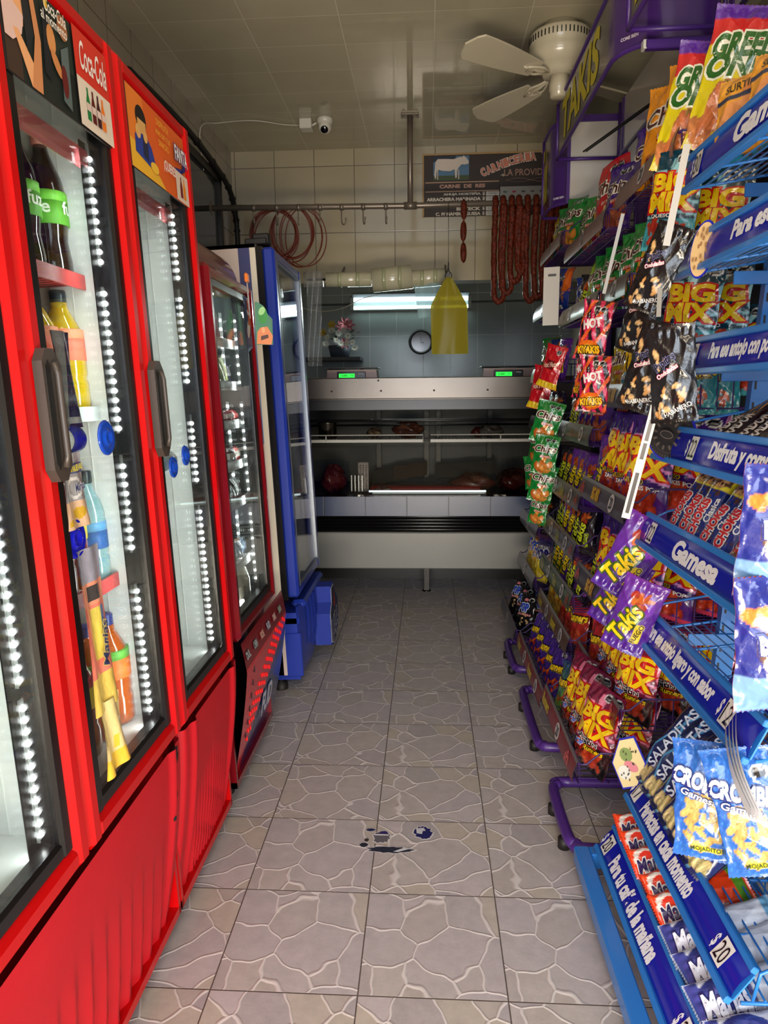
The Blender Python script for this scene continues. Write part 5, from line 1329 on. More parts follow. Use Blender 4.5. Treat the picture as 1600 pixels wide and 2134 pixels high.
BM('bmp', C(54, 26, 110), C(230, 150, 210), C(70, 30, 120), C(200, 60, 90), [('FUEGO', -.25, -.30, .40, .045, BLK3, YEL, 0, 0, .02), ('TAKIS POP', .15, -.42, .6, .045, WHT, None, 0, 0, .03)], 'purple snack bag with pink laser lines')
BM('bmt', C(14, 60, 78), C(150, 210, 220), C(60, 150, 160), C(90, 190, 200), [('QUESO', -.25, -.30, .40, .045, WHT, None, 0, 0, .02)], 'teal snack bag with yellow-red lettering')
BM('bmr', C(120, 26, 60), C(236, 130, 160), C(20, 18, 20), C(30, 28, 30), [('SALSA-', -.25, -.26, .44, .055, BLK3, WHT, .1, 0, .02), ('LIMÓN', -.05, -.35, .44, .055, BLK3, WHT, .1, 0, .02), ('POP', -.55, -.46, .25, .06, C(60,90,200), WHT, 0, 0, .04), ('Runners', .25, -.47, .45, .06, YEL, BLK3, .05, .2, .03)], 'magenta snack bag with black lower half')
def TK(key, base, base2, tcol, oc, desc, band, w=.105, h=.19, t=.04, word='Takis', chip=(OR1, RD1)):
    D(key, 'rolled_chip_bag', desc, w, h, t, [('grad', base2, base), ('ell', .2, .35, .55, .30, tuple(min(1, x*1.5) for x in base)), ('chips', .1, .45, .5, .24, *chip, 9, 7, .25), ('rect', .25, .62, -.66, -.14, band), ('lines', 9, base2, -1, 1, -.95, -.6, 2.0, .85)],
      [(word, -.25, -.22, .92, .22, tcol, oc, 1.25, .15, .03), ('FUEGO', .42, -.40, .50, .06, BLK3, band, 1.35, 0, .02)])
TK('tkp', PUR2, PUR, YEL, C(60,90,20), 'purple rolled-chip bag', C(236, 206, 40))
TK('tkd', C(40, 26, 60), C(20, 16, 30), C(200,206,40), None, 'dark purple rolled-chip bag', C(120, 60, 150), word='takis')
TK('tkg', C(120, 160, 30), C(60, 100, 24), YEL, BLK3, 'green-yellow rolled-chip bag', C(236, 226, 60))
TK('tkb', C(24, 22, 30), C(50, 40, 50), C(214, 226, 40), BLK3, 'black rolled-chip bag with lime band', C(190, 210, 40))
def CH(key, base, desc, chip, w=.15, h=.23, t=.05):
    D(key, 'potato_chip_bag', desc, w, h, t, [('fill', base), ('lines', 22, tuple(x*.8 for x in base), -1, 1, -1, 1, 3, .93), ('chips', 0, -.50, .62, .40, *chip, 12, 3, .32), ('rect', -.35, .5, -.14, -.02, C(190, 24, 30)), ('oct', .1, .78, (0, .42), .16, .07)],
      [("Chips", 0, .28, .86, .22, C(70, 16, 22), C(230, 222, 206), .06, .2, .02), ('$15 PESOS', .08, -.08, .38, .05, C(240, 226, 200), None, 0, 0, .02)])
CH('chg', C(22, 128, 50), 'green potato chip bag', (C(236, 160, 60), C(214, 110, 40)))
CH('chl', C(150, 190, 40), 'lime-green potato chip bag', (C(236, 180, 90), C(214, 150, 60)))
CH('chp', C(62, 30, 120), 'violet potato chip bag', (C(150, 70, 50), C(176, 90, 60)))
CH('cho', C(238, 150, 20), 'orange potato chip bag with red panel', (C(240, 150, 40), C(150, 30, 60)), .17, .30)
CH('chy', C(196, 170, 20), 'yellow potato chip bag', (C(226, 170, 60), C(190, 120, 40)))
CH('chr', C(190, 24, 40), 'red and cream potato chip bag', (C(236, 190, 120), C(214, 150, 60)), .17, .29)
def RN(key, base, base2, desc, chip, txc=YEL, w=.12, h=.18, t=.045):
    D(key, 'puffed_snack_bag', desc, w, h, t, [('grad', base2, base), ('lines', 8, tuple(x*1.5 for x in base), -1, 1, -1, 1, 1.2, .95), ('chips', .1, -.55, .7, .38, *chip, 9, 9, .22), ('oct', .3, .82, (0,), .2, .09)],
      [('Runners', 0, .22, .88, .17, txc, BLK3, .12, .25, .04), ('salsa picante', .1, .02, .55, .05, C(20,20,20), YEL, .12, 0, .02)])
RN('rnp', C(66, 36, 130), C(50, 30, 110), 'violet pepper snack bag with yellow lettering', (C(206, 40, 20), C(236, 110, 20)))
RN('rnr', C(150, 26, 36), C(190, 60, 40), 'dark red puffed snack bag', (C(214, 90, 50), C(190, 50, 30)))
RN('rnt', C(26, 110, 126), C(40, 140, 150), 'teal puffed snack bag', (C(200, 90, 40), C(170, 60, 30)))
RN('rnb', C(24, 50, 96), C(110, 160, 50), 'navy and green puffed snack bag', (C(226, 120, 50), C(196, 80, 40)))
D('ppb', 'popcorn_bag', 'black popcorn bag with blue lettering', .13, .20, .05, [('fill', C(18, 16, 18)), ('chips', .2, -.35, .5, .35, C(236, 190, 120), C(240, 214, 170), 8, 5, .13), ('oct', .5, .75, (0,), .18, .08), ('rect', -.3, .2, .62, .76, C(214, 120, 130))],
  [('POP', -.1, .30, .62, .22, C(40, 70, 180), C(206, 214, 236), .1, 0, .06), ('Palomitas', 0, -.02, .8, .07, C(230, 150, 150), None, .1, 0, .02)])
D('ppy', 'popcorn_bag', 'orange-yellow popcorn bag with blue lettering', .13, .22, .05, [('grad', C(236, 200, 50), C(240, 150, 40)), ('rays', 12, C(246, 190, 60), 0, .3, .5), ('chips', 0, -.55, .8, .35, C(240, 214, 90), C(236, 190, 60), 10, 2, .2)],
  [('POP', 0, .35, .66, .22, C(40, 80, 200), WHT, 0, 0, .06), ('QUESO', 0, .05, .5, .07, C(40, 60, 150), WHT, 0, 0, .02), ('CHEDDAR', 0, -.10, .6, .06, C(40, 60, 150), WHT, 0, 0, .02)])
D('ppn', 'popcorn_bag', 'navy and yellow popcorn bag', .13, .21, .05, [('grad', C(230, 200, 40), C(40, 44, 130)), ('band', -1, .05, C(232, 204, 50)), ('chips', 0, -.5, .6, .3, C(244, 226, 110), C(236, 200, 60), 7, 6, .2)],
  [('¡NUEVA!', .1, .66, .6, .07, WHT, None, 0, .1, .03), ('POP', 0, .32, .8, .24, C(40, 40, 130), WHT, .1, 0, .06)])
D('hot', 'fiery_snack_bag', 'pink and black flame-pattern snack bag', .12, .21, .05, [('fill', C(30, 20, 26)), ('lines', 7, C(216, 34, 84), -1, 1, -1, 1, 1.6, .15), ('lines', 6, C(226, 90, 30), -1, 1, -1, 1, -1.1, .72), ('lines', 11, C(230, 226, 220), -.7, .5, .1, .6, 2.2, .93), ('oct', 0, .72, (0, .4), .17, .08), ('ell', 0, -.6, .7, .3, C(236, 110, 20)), ('ell', 0, -.62, .45, .2, C(240, 170, 30))],
  [('HOT', -.05, .25, .6, .16, WHT, C(226, 40, 90), .3, 0, .06), ('KIYAKIS', 0, -.62, .7, .13, C(246, 190, 20), BLK3, .15, 0, .05)])
D('blk', 'black_chip_bag', 'black bag with pale ring-shaped snacks', .120, .245, .05, [('fill', C(22, 20, 22)), ('chips', -.5, .35, .28, .3, C(240, 200, 140), C(230, 170, 100), 4, 2, .16), ('chips', .1, -.45, .55, .22, C(240, 200, 140), C(226, 160, 90), 7, 8, .16), ('chips', -.45, -.75, .3, .15, C(240, 200, 140), C(226, 160, 90), 4, 5, .15)],
  [('Papitas', -.25, .24, .5, .11, C(20,20,22), C(110, 110, 150), .6, .2, .01), ('Onduladas', -.15, .06, .5, .05, WHT, C(190, 60, 100), .5, 0, .03), ('HABANERO', .2, -.74, .6, .05, WHT, None, .4, 0, .02)])
D('rdn', 'red_nut_bag', 'glossy red nut bag', .11, .21, .04, [('fill', C(196, 22, 34)), ('rect', -.5, .3, -.1, .3, C(110, 20, 24)), ('oct', .4, .72, (0,), .2, .09), ('band', -1, -.7, C(226, 190, 30))], [('Hot Nuts', -.1, .1, .7, .12, C(230, 190, 170), None, .3, 0, .03)])
D('nut', 'peanut_bag', 'blue and orange peanut bag', .11, .20, .04, [('fill', C(30, 50, 130)), ('rect', .1, 1, -.1, 1, C(226, 100, 24)), ('chips', -.15, -.35, .6, .45, C(226, 150, 60), C(196, 110, 40), 24, 5, .10), ('oct', -.3, .5, (0, .4), .16, .07)], [('NUTS', -.2, -.8, .6, .08, WHT, BLK3, 0, 0, .04)])
D('cdy', 'candy_bag', 'yellow and black striped snack bag', .11, .20, .04, [('fill', C(226, 180, 20)), ('lines', 5, C(30, 26, 26), -1, 1, -1, 1, 3, .5), ('rect', -.8, .8, -.3, .05, C(70, 160, 180)), ('chips', 0, -.65, .8, .3, C(226, 110, 40), C(200, 70, 30), 10, 5, .2)], [('CHIPOTLES', 0, -.12, .8, .09, WHT, C(40,60,140), 0, 0, .03)])
D('enn', 'large_chip_bag', 'large red-yellow bag with green letters', .20, .36, .07, [('fill', C(226, 206, 20)), ('band', .42, 1.1, C(206, 32, 34)), ('band', .78, 1.1, C(90, 40, 150)), ('chips', 0, -.55, 1.0, .42, C(206, 110, 60), C(226, 140, 80), 16, 5, .4)],
  [('GREEN', .0, .42, .82, .17, C(34, 96, 30), C(236, 232, 206), .05, .2, .05), ('ONES', .05, .15, .9, .17, C(34, 96, 30), C(236, 232, 206), .05, .2, .05), ('FLAMIN', .2, -.10, .5, .05, C(120,110,20), None, .1, .1, .02)])
# rounder biscuit packs for the blue rack
D('mro', 'orange_biscuit_pack', 'orange heart-printed biscuit pack', .085, .19, .055, [('fill', C(232, 64, 22)), ('heartr', .1, -.52, .34, .80, C(236, 226, 216)), ('heartr', .1, -.52, .27, .62, C(224, 50, 30)), ('band', .70, .92, C(90, 150, 40)), ('rect', .5, .9, .2, .4, C(220,220,220))],
  [('Marias', .05, -.54, .82, .16, C(40, 34, 90), WHT, PI/2, .2, .03)], box=.45, wk=.35)
D('mrb', 'blue_biscuit_pack', 'white and navy biscuit pack', .085, .21, .06, [('fill', C(206, 212, 226)), ('ell', 0, -.48, .95, .44, C(50, 56, 130)), ('ell', 0, -.48, .70, .34, C(70, 76, 150)), ('band', .8, 1, C(110, 170, 214)), ('rect', -1, 1, -1, -.8, C(60, 70, 150))],
  [('Marias', 0, -.50, .90, .18, C(230, 232, 244), C(30, 34, 100), PI/2, .2, .04), ('GAMESA', .5, -.2, .6, .05, C(200,206,226), None, PI/2, .2, .02)], box=.45, wk=.35)
D('sal', 'navy_cracker_pack', 'navy cracker pack with diamond pattern', .07, .23, .055, [('fill', C(28, 38, 92)), ('lines', 5, C(86, 160, 214), -1, 1, -1, 1, .8, .95), ('lines', 5, C(86, 160, 214), -1, 1, -1, 1, -.8, .95), ('chips', 0, .80, .9, .13, C(226, 196, 130), C(190, 80, 60), 9, 3, .3), ('chips', 0, -.78, .9, .13, C(226, 206, 150), C(150, 150, 60), 9, 4, .3)],
  [('SALADITAS', 0, 0, 2.0, .10, C(206, 216, 236), None, PI/2, 0, .02), ('Gamesa', .45, -.1, .8, .045, C(150, 190, 226), None, PI/2, 0, .02)], box=.25, wk=.3)
D('cmb', 'small_cookie_bag', 'light blue bag of small round cookies', .17, .26, .055, [('fill', C(30, 92, 176)), ('lines', 17, C(50, 116, 200), -1, 1, -1, 1, 3, .9), ('chips', -.30, -.35, .55, .44, C(206, 176, 100), C(190, 156, 80), 40, 5, .15), ('oct', .25, .62, (0, .42), .18, .085), ('rect', -.5, .2, -.86, -.76, C(236, 214, 30))],
  [('CROMBITOS', .0, .28, 1.0, .15, C(226, 236, 244), C(24, 44, 110), -.25, 0, .05), ('Gamesa', -.35, .08, .45, .06, WHT, C(24,44,110), -.25, .1, .02), ('MOJADITOS!', -.15, -.81, .42, .05, C(40,60,20), None, 0, 0, .02)])
D('cpk', 'blue_cookie_pack', 'blue chocolate-chip cookie pack', .065, .24, .05, [('fill', C(26, 48, 130)), ('spots', 26, C(90, 60, 44), .09, .028, 3, -.7, .2), ('band', .18, .74, C(230, 214, 50)), ('ell', 0, .46, .82, .26, C(206, 160, 100)), ('chips', 0, .46, .7, .22, C(214, 170, 110), C(180, 130, 76), 14, 6, .3), ('spots', 24, C(74, 44, 30), .12, .035, 5, .25, .68), ('rect', -.7, .9, .74, .93, WHT), ('oct', .1, .835, (0,), .36, .075), ('chips', 0, -.88, .9, .08, C(206, 160, 110), C(170, 120, 80), 7, 6, .25)],
  [('CHOKIS', -.15, -.40, 1.35, .10, C(206, 36, 44), WHT, PI/2, .1, .05), ('Clasica', .55, -.22, .9, .045, WHT, None, PI/2, 0, .03)], box=.4, wk=.4)
D('cpr', 'red_cookie_pack', 'red chocolate cookie pack', .065, .24, .05, [('fill', C(206, 28, 40)), ('spots', 14, C(90, 30, 24), .12, .03, 8, -.8, .9), ('chips', .1, .7, .8, .2, C(80, 50, 40), C(206, 150, 100), 6, 2, .5), ('chips', .1, -.82, .8, .12, C(110, 80, 60), C(150, 100, 70), 5, 2, .5)],
  [('CHOKIS', -.15, -.1, 1.9, .13, C(196, 26, 40), WHT, PI/2, .1, .05), ('Chocobase', .55, -.1, 1.2, .05, WHT, None, PI/2, 0, .03)], box=.4, wk=.4)
D('emb', 'brown_sandwich_cookie_pack', 'dark brown sandwich cookie pack', .06, .26, .045, [('fill', C(48, 32, 26)), ('rect', -.15, .3, -.2, .55, C(206, 140, 60)), ('lines', 12, C(24, 18, 18), -1, 1, -.3, .6, 1, .4), ('band', .62, .9, C(190, 190, 186)), ('oct', .0, .76, (0,), .5, .085), ('rect', -1, -.5, -.9, .5, C(90, 66, 40))],
  [('EMPERADOR', 0, -.55, 1.9, .12, C(220, 206, 190), None, PI/2, .1, .03)], box=.4, wk=.4)
D('emr', 'red_sandwich_cookie_pack', 'crimson sandwich cookie pack', .06, .26, .045, [('fill', C(176, 26, 44)), ('rect', -.6, .1, -.2, .4, C(120, 150, 40)), ('rect', .2, .9, -.4, .5, C(120, 26, 36)), ('band', .70, .9, C(206, 60, 60))],
  [('EMPERADOR', 0, -.45, 1.9, .12, C(226, 206, 200), None, PI/2, .1, .03)], box=.4, wk=.4)
D('wfr', 'violet_wafer_pack', 'violet chocolate wafer pack', .085, .25, .035, [('fill', C(58, 46, 140)), ('chips', .15, .35, .7, .34, C(226, 200, 130), C(206, 170, 100), 6, 3, .45), ('chips', -.1, .05, .55, .2, C(80, 54, 36), C(110, 80, 50), 4, 5, .35), ('oct', .1, .85, (0, .5), .26, .06)],
  [('Cremax', -.45, -.35, 1.3, .11, C(226, 220, 240), None, PI/2, .15, .03), ('CHOCOLATE', .6, .2, 1.0, .035, C(206,206,230), None, PI/2, 0, .02)], box=.5, wk=.3)
D('mlw', 'marshmallow_cookie_bag', 'blue bag with chocolate marshmallow pictures', .13, .20, .05, [('fill', C(30, 42, 130)), ('band', -1, -.45, C(110, 150, 190)), ('chips', -.3, .45, .5, .14, C(236, 90, 40), C(240, 150, 50), 5, 3, .3), ('ell', -.25, .0, .35, .26, C(96, 60, 48)), ('ell', -.2, -.2, .26, .16, C(236, 220, 190)), ('oct', .35, .7, (0, .4), .17, .08)],
  [('Mamut', .25, .15, .8, .14, WHT, C(30, 40, 120), .2, .1, .04)])
D('cns', 'mixed_small_bag', 'crumpled teal and lime snack bag', .12, .17, .05, [('fill', C(50, 150, 190)), ('rect', -.9, -.1, -.5, .4, C(200, 226, 50)), ('rect', .1, .8, 0, .8, C(190, 40, 90)), ('chips', 0, -.6, .8, .3, C(226, 170, 90), C(190, 120, 60), 8, 3, .3)], [])

def B(key, loc, yaw=-90, lean=12, roll=0, sc=1.0, group=None, where='', twist=0):
    """place a copy of the bag of that kind: loc = middle of its bottom edge"""
    nm, desc, w, h, t, me = DES[key]
    o = bpy.data.objects.new(nm, me); col.objects.link(o)
    R = math.radians
    o.matrix_basis = Matrix.Translation(loc) @ Matrix.Rotation(R(yaw), 4, 'Z') @ Matrix.Rotation(R(-lean), 4, 'X') @ Matrix.Rotation(R(roll), 4, 'Y') @ Matrix.Rotation(R(twist), 4, 'Z') @ Matrix.Scale(sc, 4)
    o['label'] = (desc + ', ' + where) if where else desc
    assert len(o['label'].split()) <= 16, o['label']
    o['category'] = 'pack of biscuits' if 'pack' in nm else 'snack bag'
    if group: o['group'] = group
    return o

# ---------------------------------------------------------------- purple wire racks
PURM = mat('purple_powder_coat', C(74, 40, 120), rough=.35, noise=.1)
DPURM = mat('dark_purple_wire', C(56, 34, 92), rough=.4)
ACR = glass_mat('acrylic_cover', tint=(.92,.9,.9), refl=1.5, rough=.08)
def rail_profile(u, v, x, z, hh, tilt):
    a = tilt; yy = (v - .5) * hh
    bulge = .006 * (1 - (2*v-1)**2)
    return (x - bulge*math.cos(a) + yy*math.sin(a), z + yy*math.cos(a) + bulge*math.sin(a)*0)
def price_rail(parent, x, z, y0, y1, c, items, tilt=12, hh=.072, name='price_rail'):
    a = math.radians(tilt)
    g = MB()
    g.grid(lambda u, v: (rail_profile(u, v, x, z, hh, a)[0], y1 + (y0 - y1)*u, rail_profile(u, v, x, z, hh, a)[1]), 3, 8, colfn=lambda u, v: C(110,104,104) if (v > .93 or v < .05) else tuple(q*(1.0 + .25*(1-abs(u-.5)*2)) for q in c))
    g.grid(lambda u, v: (rail_profile(u, v, x, z, hh, a)[0] + .002, y1 + (y0 - y1)*u, rail_profile(u, v, x, z, hh, a)[1]), 3, 4, c=C(120,116,114), flip=True)
    n = np.array([-math.cos(a), 0, math.sin(a)]); yd = np.array([math.sin(a), 0, math.cos(a)]); xd = np.array([0, -1, 0])
    L = y1 - y0
    for (s, u, wd, cc_, oc) in items:
        o = np.array([x, y1 - u*L, z]) + n*.0068
        if s[0] == '#':
            tt = s[1:]
            E_ = ell(0, 0, .030, .028, 22)
            g.add([tuple(o + xd*a_ + yd*b_ - n*.0003) for a_, b_ in E_], [tuple(range(22))], C(196,190,190))
            put_text(g, tt, o, xd, yd, .034, .036, C(20,26,50), bold=.03, off=.0006)
        else: put_text(g, s, o, xd, yd, wd, .042, cc_, outline=oc, bold=.03, off=.0005, shear=.25)
    r = g.build(name, PRINT if False else PLAST, parent)
    return r
def wire_basket(parent, x0, x1, y0, y1, z, front=.07, m=None, pitch=.028, drop=.0, name='wire_basket', r=.0022):
    g = MB(); zb = z + drop
    n = max(3, int((y1 - y0) / pitch))
    for k in range(n + 1):
        y = y0 + (y1 - y0) * k / n
        g.tube([(x0, y, z + front), (x0 + .004, y, z), (x1, y, zb)], r, n=4)
    for k in range(6):
        x = x0 + (x1 - x0) * k / 5; g.tube([(x, y0, z + (zb - z)*k/5 - .002), (x, y1, z + (zb - z)*k/5 - .002)], r*1.2, n=4)
    for y in (y0, y1):
        g.tube([(x0, y, z + front), (x0 + .02, y, z + front), (x0 + .06, y, z + front*1.6), (x1, y, zb + front*1.6)], r*1.4, n=5)
        for k in range(1, 6): 
            x = x0 + .05 + (x1 - x0 - .05)*k/6; g.tube([(x, y, z), (x, y, z + front*1.55)], r, n=4)
    g.tube([(x0, y0, z + front), (x0, y1, z + front)], r*1.4, n=5)
    return g.build(name, m or DPURM, parent)
def rack(label, y0, y1, ly0, ly1, tiers, header=None):
    t = thing('snack_rack', label, 'display rack')
    g = MB()
    for y in (y0 + .03, y1 - .03):
        p = g.box((.915, y - .016, .03), (.95, y + .016, 2.30), bev=.003).build('post', PURM, t); g = MB()
    P = []
    r = .06
    for (cx, cy, a0) in ((.40 + r, ly1 - r, 180), (.40 + r, ly0 + r, 180),): pass
    pts = [(.93, ly1, .05), (.40 + r, ly1, .05), (.40 + r*.3, ly1 - r*.3, .05), (.40, ly1 - r, .05), (.40, ly0 + r, .05), (.40 + r*.3, ly0 + r*.3, .05), (.40 + r, ly0, .05), (.93, ly0, .05)]
    MB().tube(smooth_path(pts, 4), .017, n=10).build('base_loop', PURM, t)
    for (fx, fy) in ((.402, ly0 + .08), (.402, ly1 - .10)):
        MB().lathe([(.001, 0), (.018, 0), (.018, .03), (.001, .034)], n=12, M=Matrix.Translation((fx - .008, fy, 0))).build('foot', mat('black_rubber'), t)
    MB().box((.953, y0 + .01, .12), (.958, y1 - .01, 2.05)).build('back_panel', mat('dark_rack_back', C(22, 16, 30), rough=.6), t)  # dark sheet added to deepen the shade in the gaps between bags
    for (x, z, a, b, c, items) in tiers:
        wire_basket(t, x + .012, .90, a, b, z - .035, front=.06)
        price_rail(t, x, z, a, b, c, items)
    return t
GR, BRN, BUR, GRN, GRT = C(74, 70, 76), C(84, 58, 50), C(112, 36, 44), C(62, 76, 58), C(120, 96, 92)
TKT = C(150, 148, 56); 
def it(kind): return {
 'bm': [('oPn', .08, .05, C(190,60,60), None), ('BIG MIX', .42, .10, C(214,176,50), C(150,50,40)), ('#20', .76, 0, None, None)],
 'bm22': [('oPn', .08, .05, C(190,60,60), None), ('BIG MIX', .40, .10, C(214,176,50), C(150,50,40)), ('#22', .66, 0, None, None), ('oPn', .90, .04, C(206,90,90), None)],
 'tk': [('Takis', .12, .08, TKT, None), ('#20', .33, 0, None, None), ('Takis', .55, .08, TKT, None), ('#20', .78, 0, None, None), ('oPn', .94, .04, C(170,60,60), None)],
 'ch': [('Chips', .12, .07, C(120,120,100), None), ('#20', .33, 0, None, None), ('Chips', .55, .08, C(130,90,80), None), ('#20', .80, 0, None, None)],
 'rn': [('Runners', .14, .09, C(190,170,50), None), ('#18', .36, 0, None, None), ('Runners', .60, .10, C(206,186,40), None), ('#16', .82, 0, None, None)],
 'rn2': [('Runners', .16, .12, C(206,186,40), None), ('#20', .55, 0, None, None), ('oPn', .84, .05, C(206,90,90), None)],
 's': [('#20', .5, 0, None, None)],
}[kind]
A0, A1, B0, B1, C0, C1_ = 2.0, 2.575, 2.60, 3.30, 3.36, 3.92
rack('purple wire snack rack nearest the camera, beside the blue rack', A0, A1, 1.84, 2.19,
     [(.435, .19, A0, A1, BUR, it('rn2')), (.550, .36, A0, A1, BUR, it('bm22')), (.540, .66, A0, A1, C(58,52,66), it('bm')), (.548, .97, A0, A1, C(66,60,70), it('bm')), (.585, 1.285, A0, A1, C(66,66,80), it('bm')), (.60, 1.62, A0 + .28, A1, C(90,84,84), it('s')), (.632, 1.925, A0, A1, GRT, it('s'))])
rack('purple wire snack rack in the middle of the three', B0, B1, 2.42, 2.93,
     [(.432, .15, B0, B1, BUR, it('rn')), (.522, .36, B0, B1, BRN, it('rn')), (.528, .53, B0, B1, GRN, it('tk')), (.535, .72, B0, B1, GR, it('tk')), (.548, .905, B0, B1, GR, it('tk')), (.578, 1.14, B0, B1, GR, it('ch')), (.585, 1.61, B0, B1, C(86,86,72), it('ch')), (.60, 1.88, B0, B1, GRT, it('s'))])
rack('purple wire snack rack farthest back, beside the meat counter', C0, C1_, 3.15, 3.53,
     [(.42, .14, C0, C1_, C(90,90,96), it('s')), (.505, .40, C0, C1_, C(90,90,96), it('s')), (.515, .64, C0, C1_, C(100,100,106), it('s')), (.54, .90, C0, C1_, GR, it('s')), (.55, 1.14, C0, C1_, GR, it('s')), (.555, 1.38, C0, C1_, C(130,110,80), it('s')), (.56, 1.69, C0, C1_, C(110,90,110), it('s')), (.59, 1.97, C0, C1_, C(150,140,140), it('s'))])

# headers of the racks
SIGNG = mat('dark_header_print', C(64, 58, 66), rough=.18, coat=.6, noise=.1)
def header(y0, y1, z0, z1, label, text, roundy=True):
    t = thing('rack_header', label, 'rack header sign')
    g = MB(); x0, x1 = .60, .88; R_ = .16
    def hp(u, v):
        L = (y1 - y0 - R_); L2 = R_*PI/2; L3 = x1 - x0 - R_; tot = L + L2 + L3; s = u*tot
        if s < L: x, y = x0, y1 - s
        elif s < L + L2:
            a = (s - L)/R_; x, y = x0 + R_*(1 - math.cos(a)), y0 + R_*(1 - math.sin(a))
        else: x, y = x0 + R_ + (s - L - L2), y0
        return (x, y, z0 + v*(z1 - z0))
    L = (y1 - y0 - R_); tot = L + R_*PI/2 + x1 - x0 - R_
    g.grid(hp, 60, 4, colfn=lambda u, v: C(70, 64, 72) if u*tot < L*.96 else C(70, 38, 112))
    g.grid(lambda u, v: tuple(np.array(hp(u, v)) + [.003, .003, 0]), 60, 4, c=C(80,50,120), flip=True)
    g.build('curved_sign', GLOSSY, t)
    g = MB()
    for z in (z0, z1): g.tube([hp(u, 0)[:2] + (z,) for u in np.linspace(0, 1, 40)], .008, n=6)
    g.tube([(x0, y1, z0), (x0, y1, z1)], .008, n=6).tube([(x1, y0, z0), (x1, y0, z1)], .008).tube([(x1, y1, z0), (x1, y1, z1)], .008).tube([(x0, y1, z0), (x1, y1, z0)], .008).tube([(x1, y0, z0), (x1, y1, z0)], .008)
    g.build('frame', PURM, t)
    g = MB(); yc = y0 + R_ + (y1 - y0 - R_)/2 + .02
    put_text(g, text, (x0 - .001, yc, (z0 + z1)/2), (0,-1,0), (0,0,1), (y1 - y0 - R_)*.72, (z1 - z0)*.72, C(206,190,40), bold=.035, shear=.1)
    g.build('lettering', PAPER, t); g = MB()
    put_text(g, 'COME BIEN', (x0 + .035, y0 + .035, z0 + .022), (.707,-.707,0), (0,0,1), .06, .010, C(214,206,220), bold=.03, off=.012)
    g.build('small_lettering', PAPER, t)
    for y in (y0 + .14, y1 - .05):
        MB().box((x1 - .004, y - .015, 1.98), (x1 + .026, y + .015, z1)).build('support', PURM, t)
    MB().box((x1 + .002, y0 + .01, z0 + .01), (x1 + .008, y1 - .01, z1)).build('back_board', mat('white_gloss_board', C(196,190,180), rough=.1, coat=.5), t)
    return t
header(1.80, 2.40, 2.365, 2.60, 'curved purple header sign with yellow letters above the nearest snack rack', 'Takis')
header(2.46, 3.60, 2.36, 2.595, 'long curved purple header sign with yellow letters above the middle rack', 'TAKIS')
header(3.66, 4.0, 2.19, 2.56, 'small purple header sign above the farthest rack', 'Takis')
# crossbar and white side board between the headers
MB().box((.66, 2.43, 2.325), (1.12, 2.455, 2.352), C(74,40,120), bev=.003).box((.655, 2.43, 2.325), (.665, 2.455, 2.35), C(214,210,200)).build('header_crossbar', PLAST)
tag(bpy.data.objects['header_crossbar'], 'purple horizontal crossbar with white end cap between the header signs', 'bar')
t = thing('side_board', 'white glossy board in a purple frame at the far end of the racks', 'board', (.82, 3.62, 2.36))
MB().box((-.155, 0, -.17), (.155, .008, .175)).build('panel', mat('white_gloss_board'), t)
MB().box((-.17, -.006, .165), (.175, .012, .195)).box((-.17, -.006, -.19), (-.155, .012, .19)).box((.15, -.006, -.3), (.178, .012, .19)).build('frame', PURM, t)
for k, (x, y, za, zb, r) in enumerate(((1.12, 2.06, .03, 2.86, .022), (1.145, 2.6, .03, 2.86, .007), (.99, 2.9, 1.9, 2.86, .006))):
    o = MB().box((x - r, y - r, za), (x + r, y + r, zb)).build('upright_bar', PURM); tag(o, ('thick dark purple upright behind the racks reaching the ceiling', 'thin purple upright behind the nearest rack', 'thin purple rod above the middle rack')[k], 'upright bar')
for k, (a, b) in enumerate((((.66, 3.3, 2.30), (1.0, 2.3, 2.36)), ((.78, 2.6, 2.0), (1.15, 1.9, 2.5)))):
    o = MB().tube([a, b], .004, n=5).tube([(a[0]+.012, a[1], a[2]), (b[0]+.012, b[1], b[2])], .003, n=5).build('brace_wire', DK); tag(o, ('pair of thin dark wires slanting below the long header', 'pair of thin dark wires slanting beside the large chip bags')[k], 'wire')
o = MB().box((1.20, .95, .02), (1.215, 2.02, 2.0), bev=.003).build('dark_board', mat('dark_rack_back')); tag(o, 'tall dark board standing behind the blue wire rack', 'board')
o = MB().tube([(1.28, 4.2, 0), (1.28, 4.2, ZC)], .04, C(200,196,184), n=20).build('white_column', PLAST); tag(o, 'round white pipe column at the right wall behind the racks', 'column')
# ---------------------------------------------------------------- filling the purple racks
def fill(rname, tiers, rg):
    for ti, (x, z, y0, y1, keys, opt) in enumerate(tiers):
        n = len(keys); rows = opt.get('rows', 2); yaw = opt.get('yaw', -66); lean = opt.get('lean', 10)
        for k, key in enumerate(keys):
            h = DES[key][3]; w = DES[key][2]
            y = y1 - .05 - (y1 - y0 - .10) * (k + .5) / n
            for r in range(rows):
                a = rnd.uniform(-4, 4)
                near = (k == n - 1) and opt.get('near', False)
                yw = (-58 if near else yaw) + a
                xx = x + .055 + r * (.105 if near else .075) + rnd.uniform(-.006, .006); zz = z - .03 + rnd.uniform(-.003, .003) + .012 * r
                B(key, (xx, y - (.03 if near else 0) + r*.006, zz), yaw=yw, lean=lean + 2*r, roll=rnd.uniform(-4, 4), sc=opt.get('sc', 1.0),
                  group=f'bags on the {rname} snack rack', where=f"{ORD[k]} from far end, {('front', 'middle', 'back')[r] if rows == 3 else ('front', 'back')[r]}, {ORD[ti]} tier, {rg} rack")
